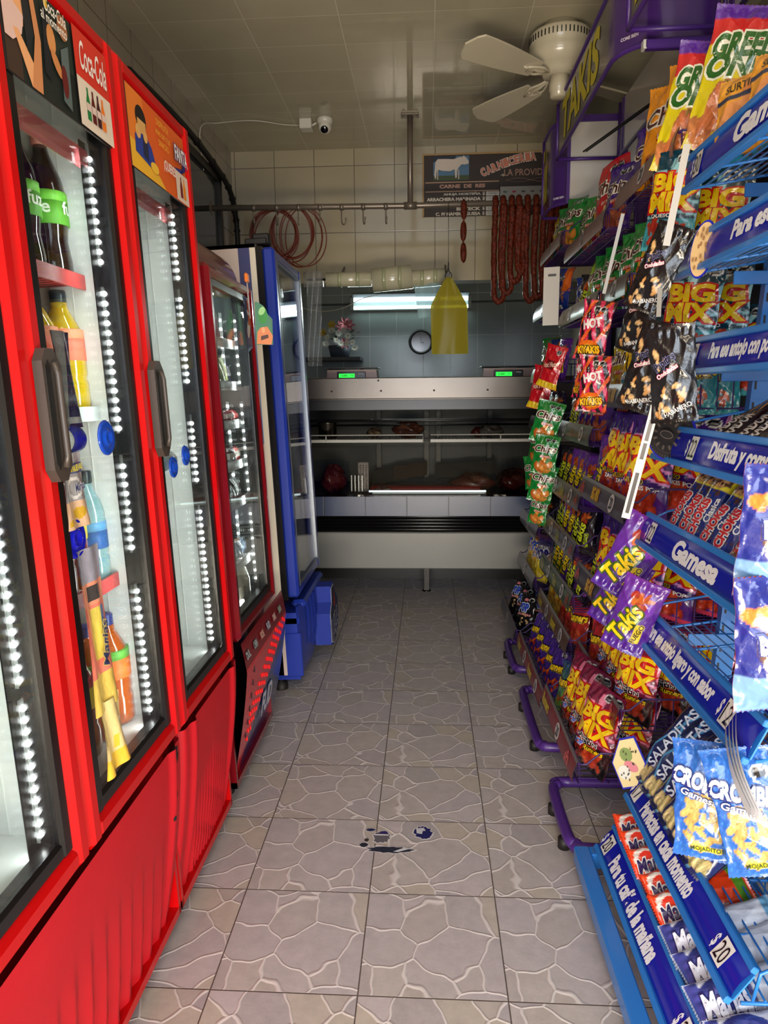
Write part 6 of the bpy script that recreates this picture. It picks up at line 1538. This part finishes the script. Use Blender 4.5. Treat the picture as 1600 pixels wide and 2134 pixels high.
fill('nearest', [
    (.435, .19, A0, A1, ['rnb', 'bmr', 'bmr', 'bmr'], dict(rows=2, near=True, lean=16)),
    (.550, .36, A0, A1, ['rnr', 'bmr', 'bmr', 'bmr'], dict(rows=3, near=True)),
    (.540, .66, A0, A1, ['tkd', 'bmp', 'bmp', 'bmp'], dict(rows=3, near=True, sc=1.08)),
    (.548, .97, A0, A1, ['tkp', 'bmp', 'bmp', 'bmp'], dict(rows=3, near=True, sc=1.14)),
    (.585, 1.285, A0, A1, ['chy', 'cdy', 'cdy', 'bmt'], dict(rows=3, near=True)),
    (.60, 1.62, A0, A1, ['chg', 'chg', 'bmt', 'bmt'], dict(rows=2, near=True)),
    (.632, 1.925, A0, A1, ['chp', 'cho', 'cho'], dict(rows=1, yaw=-50))], 'nearest')
fill('middle', [
    (.432, .15, B0, B1, ['rnp', 'rnp', 'rnp', 'rnp', 'rnp'], dict(rows=1, lean=18)),
    (.522, .36, B0, B1, ['chy', 'chy', 'rnr', 'rnr', 'rnr'], dict(rows=2)),
    (.528, .53, B0, B1, ['tkg', 'tkg', 'tkp', 'tkd', 'tkd', 'tkd'], dict(rows=1)),
    (.535, .72, B0, B1, ['tkb', 'tkb', 'tkp', 'tkp', 'tkb', 'tkb'], dict(rows=1)),
    (.548, .905, B0, B1, ['tkb', 'tkd', 'tkp', 'tkp', 'tkp', 'tkp'], dict(rows=1)),
    (.578, 1.14, B0, B1, ['tkd', 'tkd', 'chp', 'chp', 'chp'], dict(rows=2)),
    (.585, 1.61, B0, B1, ['nut', 'tkb', 'chl', 'chg', 'chg'], dict(rows=1)),
    (.60, 1.88, B0, B1, ['chg', 'chg', 'chy', 'chr', 'chp'], dict(rows=1))], 'middle')
fill('farthest', [
    (.42, .14, C0, C1_, ['ppb', 'ppb', 'ppb'], dict(rows=2, lean=16)),
    (.505, .40, C0, C1_, ['ppy', 'ppy', 'ppn'], dict(rows=1)),
    (.515, .64, C0, C1_, ['chg', 'rdn', 'tkb'], dict(rows=1)),
    (.54, .90, C0, C1_, ['tkb', 'tkd', 'tkd', 'tkd'], dict(rows=1)),
    (.55, 1.14, C0, C1_, ['tkb', 'tkd', 'tkd', 'tkd'], dict(rows=1)),
    (.555, 1.38, C0, C1_, ['chg', 'nut', 'nut', 'tkp'], dict(rows=1)),
    (.56, 1.69, C0, C1_, ['rdn', 'hot', 'nut', 'nut'], dict(rows=1)),
    (.59, 1.97, C0, C1_, ['chy', 'chg', 'chg'], dict(rows=1))], 'farthest')

def BH(key, px, py, X, yaw, roll, sc, where, group, lean=0, axis='X'):
    """a bag whose middle is seen at that spot of the photo, hanging in the plane x=X"""
    c = at(px, py, axis, X); h = DES[key][3] * sc
    R = math.radians
    Rm = Matrix.Rotation(R(yaw), 4, 'Z') @ Matrix.Rotation(R(-lean), 4, 'X') @ Matrix.Rotation(R(roll), 4, 'Y')
    loc = c - (Rm @ Vector((0, 0, h/2)))
    return B(key, loc, yaw, lean, roll, sc, group, where)
PLC = ['topmost', 'second from top', 'third from top', 'fourth from top', 'fifth from top', 'sixth from top']
for i, a in enumerate(((1372, 560, .53, -40, 24, .80), (1338, 650, .52, -52, 18, .80), (1352, 765, .505, -42, 18, .84), (1402, 780, .505, -34, -5, .80))):
    BH('blk', *a, f'{PLC[i]} in the cluster before the nearest rack', 'black bags hanging before the nearest rack')
for i, a in enumerate(((1238, 690, .50, -40, 12, .85), (1218, 780, .50, -60, 8, .75), (1238, 800, .50, -30, 6, .8))):
    BH('hot', *a, f'{PLC[i]} in the hanging cluster', 'flame bags hanging before the middle rack')
for i, a in enumerate(((1150, 765, .52, -40, 18, .85), (1128, 808, .50, -35, 12, .9))):
    BH('rdn', *a, f'{PLC[i]} hanging above the green bags', 'red nut bags hanging before the far rack')
for i, a in enumerate(((1140, 880, .51, -20, 15, .78), (1122, 930, .505, -50, 8, .72), (1136, 948, .50, -25, 8, .72), (1112, 985, .50, -40, -6, .68), (1130, 1008, .50, -20, 12, .72), (1122, 1062, .50, -35, 10, .6))):
    BH('chg', *a, f'{PLC[i]} in the hanging cluster', 'green chip bags hanging before the far rack')
for i, a in enumerate(((1318, 1160, .52, -20, 26, 1.15), (1292, 1235, .515, -30, 22, 1.05), (1322, 1282, .50, -25, 18, 1.0))):
    BH('tkp', *a, f'{PLC[i]} in the cluster hanging before the nearest rack', 'purple bags hanging before the nearest rack')
for i, a in enumerate(((1458, 225, 2.02, -24, 12, .86), (1538, 165, 1.93, -22, 12, .9))):
    BH('enn', *a, ('behind the blue rack, left one', 'behind the blue rack, right one')[i], 'large chip bags on the nearest rack top', axis='Y')
for i, a in enumerate(((1404, 420, 2.02, -52, 8, .95), (1495, 455, 2.0, -42, 8, .95), (1440, 650, 1.98, -48, 6, .95), (1500, 650, 2.0, -42, 2, .95))):
    BH('bmt', *a, ('left one at the top of the nearest rack end', 'right one at the top of the nearest rack end', 'left one behind the red cookie packs', 'right one behind the red cookie packs')[i], 'teal bags at the end of the nearest rack', axis='Y')
for i, a in enumerate(((1450, 790, 2.02, -20, 2, 1.0), (1495, 795, 2.04, -20, 0, 1.0))):
    BH('rnt', *a, ('left of two below the second blue shelf sign', 'right of two below the second blue shelf sign')[i], 'teal puffed bags at the end of the nearest rack', axis='Y')
for i, a in enumerate(((1635, 1110, .50, -10, 2, .95), (1628, 1345, .50, -8, -3, 1.0))):
    BH('mlw', *a, ('upper one hanging at the right edge of the photo', 'lower one hanging at the right edge of the photo')[i], 'marshmallow bags hanging before the blue rack')
for i, a in enumerate(((1486, 1670, .50, -20, -4, .78), (1578, 1690, .545, -16, -16, .80))):
    BH('cmb', *a, ('left one hanging before the blue rack', 'right one hanging before the blue rack')[i], 'round cookie bags hanging on the blue rack', lean=14)

# white hanging strips
STRIP = mat('white_strip_plastic', C(206, 202, 194), rough=.4)
for i, (a, b, xa, xb, w, lb) in enumerate((((1366, 845), (1303, 1080), .500, .465, .019, 'white hanger strip with dark slots before the nearest rack'), ((1432, 300), (1388, 512), .53, .50, .014, 'white hanger strip before the upper tiers of the nearest rack'),
        ((1298, 445), (1258, 612), .56, .52, .010, 'thin white hanger strip holding the flame-pattern bags'), ((1375, 600), (1372, 660), .53, .52, .010, 'short white hanger strip between the black bags'))):
    p, q = at(*a, 'X', xa), at(*b, 'X', xb); d = q - p; L = d.length
    zax = d.normalized(); nrm = (Vector((0, 0, CAMH)) - (p + q) * .5).normalized(); xax = nrm.cross(zax) * -1; xax.normalize(); yax = zax.cross(xax)
    M = Matrix.Translation(p) @ Matrix((xax, yax, zax)).transposed().to_4x4()
    g = MB().box((-w/2, 0, 0), (w/2, .0016, L), C(206,202,194) if i == 0 else C(160,154,144))
    if i == 0:
        for (u, v_) in ((.12, .30), (.32, .46), (.58, .95)): g.box((-w*.22, -.0006, L*u), (w*.22, .0, L*v_), C(50,44,48))
    tag(g.build('hanger_strip', PLAST), lb, 'strip', M=M)
p = at(1148, 620, 'Y', 3.34); g = MB().box((-.035, 0, -.12), (.035, .003, .13), C(196,190,180), bev=.001).box((-.015, -.002, .09), (.02, 0, .10), C(60,56,56))
tag(g.build('white_card_holder', PLAST), 'blank white card standing at the near end of the farthest rack', 'card', M=Matrix.Translation(p) @ Matrix.Rotation(-.3, 4, 'Z'))

# ---------------------------------------------------------------- blue biscuit rack in the right foreground
BLUEP = mat('blue_powder_coat', C(40, 116, 196), rough=.3, coat=.2, noise=.06)
SIGNB = C(22, 30, 160)
GY0, GY1 = 1.14, 1.80
t = thing('biscuit_rack', 'bright blue wire rack with dark blue slogan rails in the right foreground', 'display rack')
def px_(z): return .755 + .06*(z - .75)
for y in (GY1 - .012, GY0 + .02):
    g = MB(); V = []
    for z in (.05, 2.0):
        x = px_(z); V += [(x-.022, y-.012, z), (x+.022, y-.012, z), (x+.022, y+.012, z), (x-.022, y+.012, z)]
    g.add(V, [(0,3,2,1), (4,5,6,7), (0,1,5,4), (1,2,6,5), (2,3,7,6), (3,0,4,7)])
    for k in range(34):
        z = .2 + k*.05; g.box((px_(z) - .016, y - .0126, z), (px_(z) - .011, y - .0122, z + .02), C(20,40,70), 1)
    g.build('post', [BLUEP, DK], t)
MB().box((.40, GY0, .03), (.44, GY1 + .02, .075), bev=.004).box((.44, GY1 - .02, .03), (.83, GY1 + .02, .075), bev=.004).box((.44, GY0, .03), (.83, GY0 + .04, .075), bev=.004).box((.79, GY0, .03), (.83, GY1, .075), bev=.004).build('base_frame', BLUEP, t)
for (x, y) in ((.44, GY1 - .06), (.44, GY0 + .06), (.80, GY1 - .06)):
    MB().lathe([(.001, 0), (.016, 0), (.018, .012), (.014, .03), (.001, .03)], n=14, M=Matrix.Translation((x, y, 0))).build('caster', mat('black_rubber'), t)
SH = [  # x, z, tilt, text items (string, far y, near y), price cards (text, y)
 (.597, 1.788, 8, [('Gamesa', 1.53, 1.25)], [('$30', 1.73)]),
 (.592, 1.597, 8, [('Para ese antojo', 1.50, 1.18)], [('$20', 1.70)]),
 (.617, 1.377, 10, [('Para ese antojo con poder', 1.64, 1.315)], [('$22', 1.74)]),
 (.562, 1.177, 14, [('Disfruta y comparte', 1.46, 1.14)], [('$22', 1.56)]),
 (.538, .962, 18, [('Gamesa', 1.56, 1.32)], [('$22', 1.73), ('$22', 1.20)]),
 (.541, .725, 24, [('Para ese antojo ligero y con sabor', 1.71, 1.315)], [('$25', 1.79), ('$ 22', 1.745), ('$ 12', 1.255)]),
 (.549, .270, 34, [('Perfectas en cada momento', 1.70, 1.375)], [('$ 17', 1.765), ('$20', 1.225)]),
 (.479, .118, 36, [('Para tu café de la mañana', 1.70, 1.37)], [('$20', 1.765), ('$ 20', 1.20)]),
]
for si, (x, z, tl, texts, cards) in enumerate(SH):
    a = math.radians(tl); n = np.array([-math.cos(a), 0, math.sin(a)]); yd = np.array([math.sin(a), 0, math.cos(a)]); xd = np.array([0, -1, 0])
    o0 = np.array([x, 0, z])
    y0 = GY0 if si != 7 else GY0 - .06
    Mr = Matrix(((n[0], 0, yd[0], x), (0, 1, 0, 0), (n[2], 0, yd[2], z), (0, 0, 0, 1)))
    sh_ = MB(); hh = .030
    sh_.box((-.006, y0, -hh - .014), (.008, GY1, -hh - .0), M=Mr, bev=.002).box((-.006, y0, hh), (.006, GY1, hh + .013), M=Mr, bev=.002).box((-.006, y0, -hh), (-.003, GY1, hh), M=Mr)
    x1 = x + .33; zf = z - .028; zb = zf + (.05 if si < 6 else .0)
    for k in range(15):
        xx = x + .02 + k*.022; zz = zf + (zb - zf)*k/15; sh_.tube([(xx, y0, zz), (xx, GY1, zz)], .0024, n=4)
    for k in range(5):
        yy = y0 + (GY1 - y0)*k/4; sh_.tube([(x, yy, zf - .004), (x1, yy, zb - .004)], .0036, n=5)
    for yy in (y0, GY1):
        sh_.tube([(x + .02, yy, zf), (x + .03, yy, zf + .055), (x + .06, yy, zf + .07), (x1, yy, zb + .075), (x1, yy, zb)], .0034, n=5)
    sh_.tube([(x1, y0, zb + .075), (x1, GY1, zb + .075)], .0034, n=5)
    for k in range(16):
        yy = y0 + (GY1 - y0)*k/15; sh_.tube([(x1, yy, zb + .075), (x1, yy, zb + .01), (x1 - .02, yy, zb)], .0022, n=4)
    sh_.box((px_(z) - .10, GY1 - .03, zf - .03), (px_(z) + .02, GY1 - .026, zf + .0), bev=.001)
    shf = sh_.build('shelf', BLUEP, t)
    g = MB(); g.add([tuple(o0 + n*.0045*(1 - ((2*v-1))**2) + n*-.001 + yd*((v-.5)*2*hh) + np.array([0, y, 0])) for v in np.linspace(0, 1, 7) for y in (y0 + .004, GY1 - .002)],
          [(2*k, 2*k+2, 2*k+3, 2*k+1) for k in range(6)], SIGNB, 0, True)
    for (s, yf, yn) in texts: put_text(g, s, o0 + np.array([0, (yf + yn)/2, 0]) + n*.0045, xd, yd, yf - yn, .046, C(226, 228, 236), bold=.048, shear=.22, off=.0008)
    for (s, yc) in cards:
        if '$' in s:
            put_text(g, '$', o0 + np.array([0, yc + .022, 0]) + n*.0045, xd, yd, .012, .036, C(226,228,236), bold=.02, shear=.2, off=.0008)
        q = o0 + np.array([0, yc - .006, 0]) + n*.0052
        g.add([tuple(q + xd*a_ + yd*b_) for a_, b_ in ((-.018, -.024), (.020, -.024), (.025, .026), (-.013, .026))], [(0,1,2,3)], C(222,222,218))
        put_text(g, s.replace('$', '').strip(), q + xd*.003, xd, yd, .032, .038, C(20,20,30), bold=.0, shear=.1, off=.001)
    g.build('slogan_rail', GLOSSY, shf, fix=False)
# stacked paper flaps sticking out of the sixth rail's near end
g = MB(); p = at(1560, 1590, 'X', .53)
for k in range(4): g.grid(lambda u, v: (p.x - .004*k - .015*math.sin(v*3), p.y + .06 - .12*v + .004*k, p.z + .05 - .12*v + .018*u), 2, 10, c=C(196 - 14*k, 196 - 14*k, 200 - 14*k))
tag(g.build('paper_flaps', PAPER), 'bent white price papers curling off a slogan rail of the blue rack', 'papers')
# cookie shaped toppers
def topper(name, c, pts, fn, label, yaw, lean=0):
    s = MB(); s.poly([(x*1.08, z*1.08) for x, z in pts], .003, SIGNB)
    s.poly(pts, .001, fn[0], M=Matrix.Translation((0, -.001, 0)))
    for k, (pp, cc) in enumerate(fn[1]): s.add([(x, -.0014 - .0003*k, z) for x, z in pp], [tuple(range(len(pp)))], cc)
    o = s.build(name, PAPER); tag(o, label, 'sign', M=Matrix.Translation(c) @ Matrix.Rotation(math.radians(yaw), 4, 'Z') @ Matrix.Rotation(math.radians(lean), 4, 'Y'))
R_ = .055
dk = [([(x*R_, z*R_) for x, z in ell(0, 0, .82, .82, 40)], C(52,46,44)), ([(x*R_, z*R_) for x, z in ell(0, 0, .78, .78, 40)], C(22,20,22))]
for k in range(44):
    a = 2*PI*k/44; dk.append(([(x*R_, z*R_) for x, z in ell(.9*math.cos(a), .9*math.sin(a), .05, .02, 6, rot=a)], C(74,66,62)))
for k in range(12):
    a = 2*PI*k/12; dk.append(([(x*R_, z*R_) for x, z in ell(.55*math.cos(a), .55*math.sin(a), .11, .06, 8, rot=a)], C(70,62,58)))
dk.append(([(x*R_, z*R_) for x, z in ell(0, 0, .30, .17, 20)], C(82,74,70))); dk.append(([(x*R_, z*R_) for x, z in ell(0, 0, .26, .13, 20)], C(24,22,24)))
topper('cookie_sign', at(1398, 905, 'X', .555), ell(0, 0, R_, R_*1.05, 40), (C(30,28,30), dk), 'dark round cookie-shaped sign at the far end of the fourth blue shelf', -48, 14)
q = random.Random(3); sp = [([(x, z) for x, z in ell(q.uniform(-.018,.018), q.uniform(-.04,.045), .003, .005, 8)], C(150,110,70)) for _ in range(22)]
topper('cookie_sign', at(1463, 520, 'X', .585), ell(0, 0, .026, .055, 30), (C(206,172,120), sp), 'pale long cookie-shaped sign at the far end of the second blue shelf', -55, 10)
cr = [(ell(-.01, .02, .018, .02, 12), C(120,140,80)), (ell(.01, -.005, .02, .014, 12), C(196,120,130)), (ell(-.004, -.03, .018, .02, 12), C(206,206,196))] + [(ell(q.uniform(-.02,.02), q.uniform(-.045,.045), .002, .003, 6), C(60,60,50)) for _ in range(20)]
topper('cracker_sign', at(1309, 1590, 'X', .53), [(0, .075), (.042, .02), (.034, -.05), (0, -.075), (-.040, -.02), (-.034, .05)], (C(206,190,140), cr), 'diamond cracker-shaped sign at the far end of the seventh blue shelf', -40, 8)

def row(key, n, x, z, y0, dy, lean, yaw, grp, wh, sc=1.0, roll=0, dx=0, twist=0):
    for k in range(n):
        B(key, (x + dx*k + rnd.uniform(-.004, .004), y0 - dy*k, z), yaw=yaw + rnd.uniform(-4, 4), lean=lean + rnd.uniform(-3, 3), roll=roll + rnd.uniform(-3, 3), twist=twist, sc=sc, group=grp, where=f'{ORD[k]} from far end, {wh}')
row('mro', 3, .495, .165, 1.74, .074, 72, -88, 'orange biscuit packs on the lowest blue shelf', 'lowest shelf', twist=34, sc=1.12)
row('mro', 2, .500, .165, 1.50, .070, 70, -84, 'orange biscuit packs on the lowest blue shelf', 'lowest shelf, nearer group', twist=34, sc=1.12)
row('mro', 2, .62, .12, 1.42, .11, 80, -60, 'orange biscuit packs deep on the lowest blue shelf', 'deep on lowest shelf')
row('mrb', 4, .495, .165, 1.345, .078, 72, -86, 'navy and white biscuit packs on the lowest blue shelf', 'lowest shelf', twist=32, sc=1.12)
row('mrb', 3, .66, .13, 1.28, .09, 75, -80, 'navy and white biscuit packs deep on the lowest blue shelf', 'deep on lowest shelf')
row('sal', 6, .560, .290, 1.765, .068, 40, -86, 'cracker packs on the seventh blue shelf', 'seventh shelf', twist=16, sc=1.28)
row('sal', 4, .66, .34, 1.72, .075, 30, -86, 'cracker packs in the back row of the seventh blue shelf', 'seventh shelf, back row')
row('wfr', 2, .62, .715, 1.40, .11, 52, -82, 'wafer packs on the sixth blue shelf', 'sixth shelf')
row('wfr', 2, .60, .715, 1.19, .09, 52, -90, 'nearer wafer packs on the sixth blue shelf', 'sixth shelf, nearer pair')
row('cpk', 5, .575, .955, 1.71, .064, 34, -84, 'blue cookie packs on the fifth blue shelf', 'fifth shelf', twist=15)
row('cpk', 4, .64, .985, 1.66, .066, 26, -88, 'blue cookie packs in the back row of the fifth blue shelf', 'fifth shelf, back row')
row('cpr', 4, .575, .955, 1.385, .062, 50, -84, 'red cookie packs on the fifth blue shelf', 'fifth shelf')
row('emb', 7, .60, 1.165, 1.62, .060, 56, -84, 'sandwich cookie packs on the fourth blue shelf', 'fourth shelf')
row('emr', 6, .65, 1.365, 1.60, .058, 58, -84, 'sandwich cookie packs on the third blue shelf', 'third shelf')
row('cns', 5, .66, 1.60, 1.68, .10, 40, -70, 'crumpled bags on the second blue shelf', 'second shelf', roll=15)
row('cns', 4, .68, 1.79, 1.66, .11, 30, -70, 'crumpled bags on the top blue shelf', 'top shelf')
D('tan', 'tan_cookie_pack', 'orange pack with round tan cookies', .12, .16, .04, [('fill', C(232, 160, 50)), ('ell', -.2, -.2, .6, .45, C(226, 150, 90)), ('ell', .5, .45, .5, .4, C(220, 140, 80)), ('band', .3, .42, C(40, 50, 80))], [('SURTIDO', .1, .6, .7, .10, C(60, 50, 30), None, 0, 0, .02)])
row('tan', 3, .635, 1.775, 1.60, .13, 10, -50, 'tan cookie packs on the top blue shelf', 'top shelf')

# torn sticker remains on the floor
g0 = [((-.170, 1.978), .016, .008, C(30,34,84), 'small torn blue sticker bit on the floor left of the others'), ((-.135, 1.945), .028, .034, C(96,92,98), 'torn grey and purple sticker patch on the floor'), ((-.012, 1.972), .030, .034, C(26,26,90), 'torn dark blue and white sticker patch, rightmost on the floor'),
      ((-.185, 1.905), .014, .012, C(30,34,50), 'small torn dark sticker bit on the floor nearest the left coolers'), ((-.105, 1.885), .072, .016, C(34,38,56), 'long torn dark sticker strip on the floor, nearest the camera'), ((-.178, 1.928), .008, .010, C(60,50,44), 'tiny square brown sticker remnant on the floor')]
for i, ((x, y), rx, ry, c, lb) in enumerate(g0):
    q = random.Random(i + 20); g = MB(); n = 30
    rr = [1 + q.uniform(-.16, .16) for _ in range(n)]
    f = lambda k, s: (rx*s*rr[k]*math.cos(2*PI*k/n), ry*s*rr[k]*math.sin(2*PI*k/n))
    g.add([(*f(k, 1.0), .0006) for k in range(n)], [tuple(range(n))], C(206,200,198))
    g.add([(*f(k, .86), .0009) for k in range(n)], [tuple(range(n))], c)
    if i == 2: g.add([(-rx*.7, ry*.55, .0011), (-rx*.65, -ry*.15, .0011), (-rx*.1, -ry*.25, .0011), (-rx*.05, ry*.2, .0011), (rx*.25, ry*.25, .0011), (rx*.05, ry*.7, .0011)], [tuple(range(6))], C(196,196,200))
    if i == 1: g.add([(-rx*.7, ry*.35, .0011), (rx*.75, ry*.35, .0011), (rx*.75, ry*.2, .0011), (-rx*.8, ry*.2, .0011)], [(3,2,1,0)], C(220,220,224)); g.add([(-rx*.4, ry*.45, .0012), (rx*.7, ry*.45, .0012), (rx*.5, ry*.8, .0012), (0, ry*.75, .0012)], [(0,1,2,3)], C(40,30,100))
    if i == 4: g.add([(rx*.1, -ry*.5, .0011), (rx*.3, -ry*.6, .0011), (rx*.8, ry*.5, .0011), (rx*.5, ry*.6, .0011)], [(0,1,2,3)], C(206,206,208))
    o = g.build('sticker_remnant', PAPER); tag(o, lb, 'sticker remains', 'torn stickers on the floor', M=Matrix.Translation((x, y, 0)))
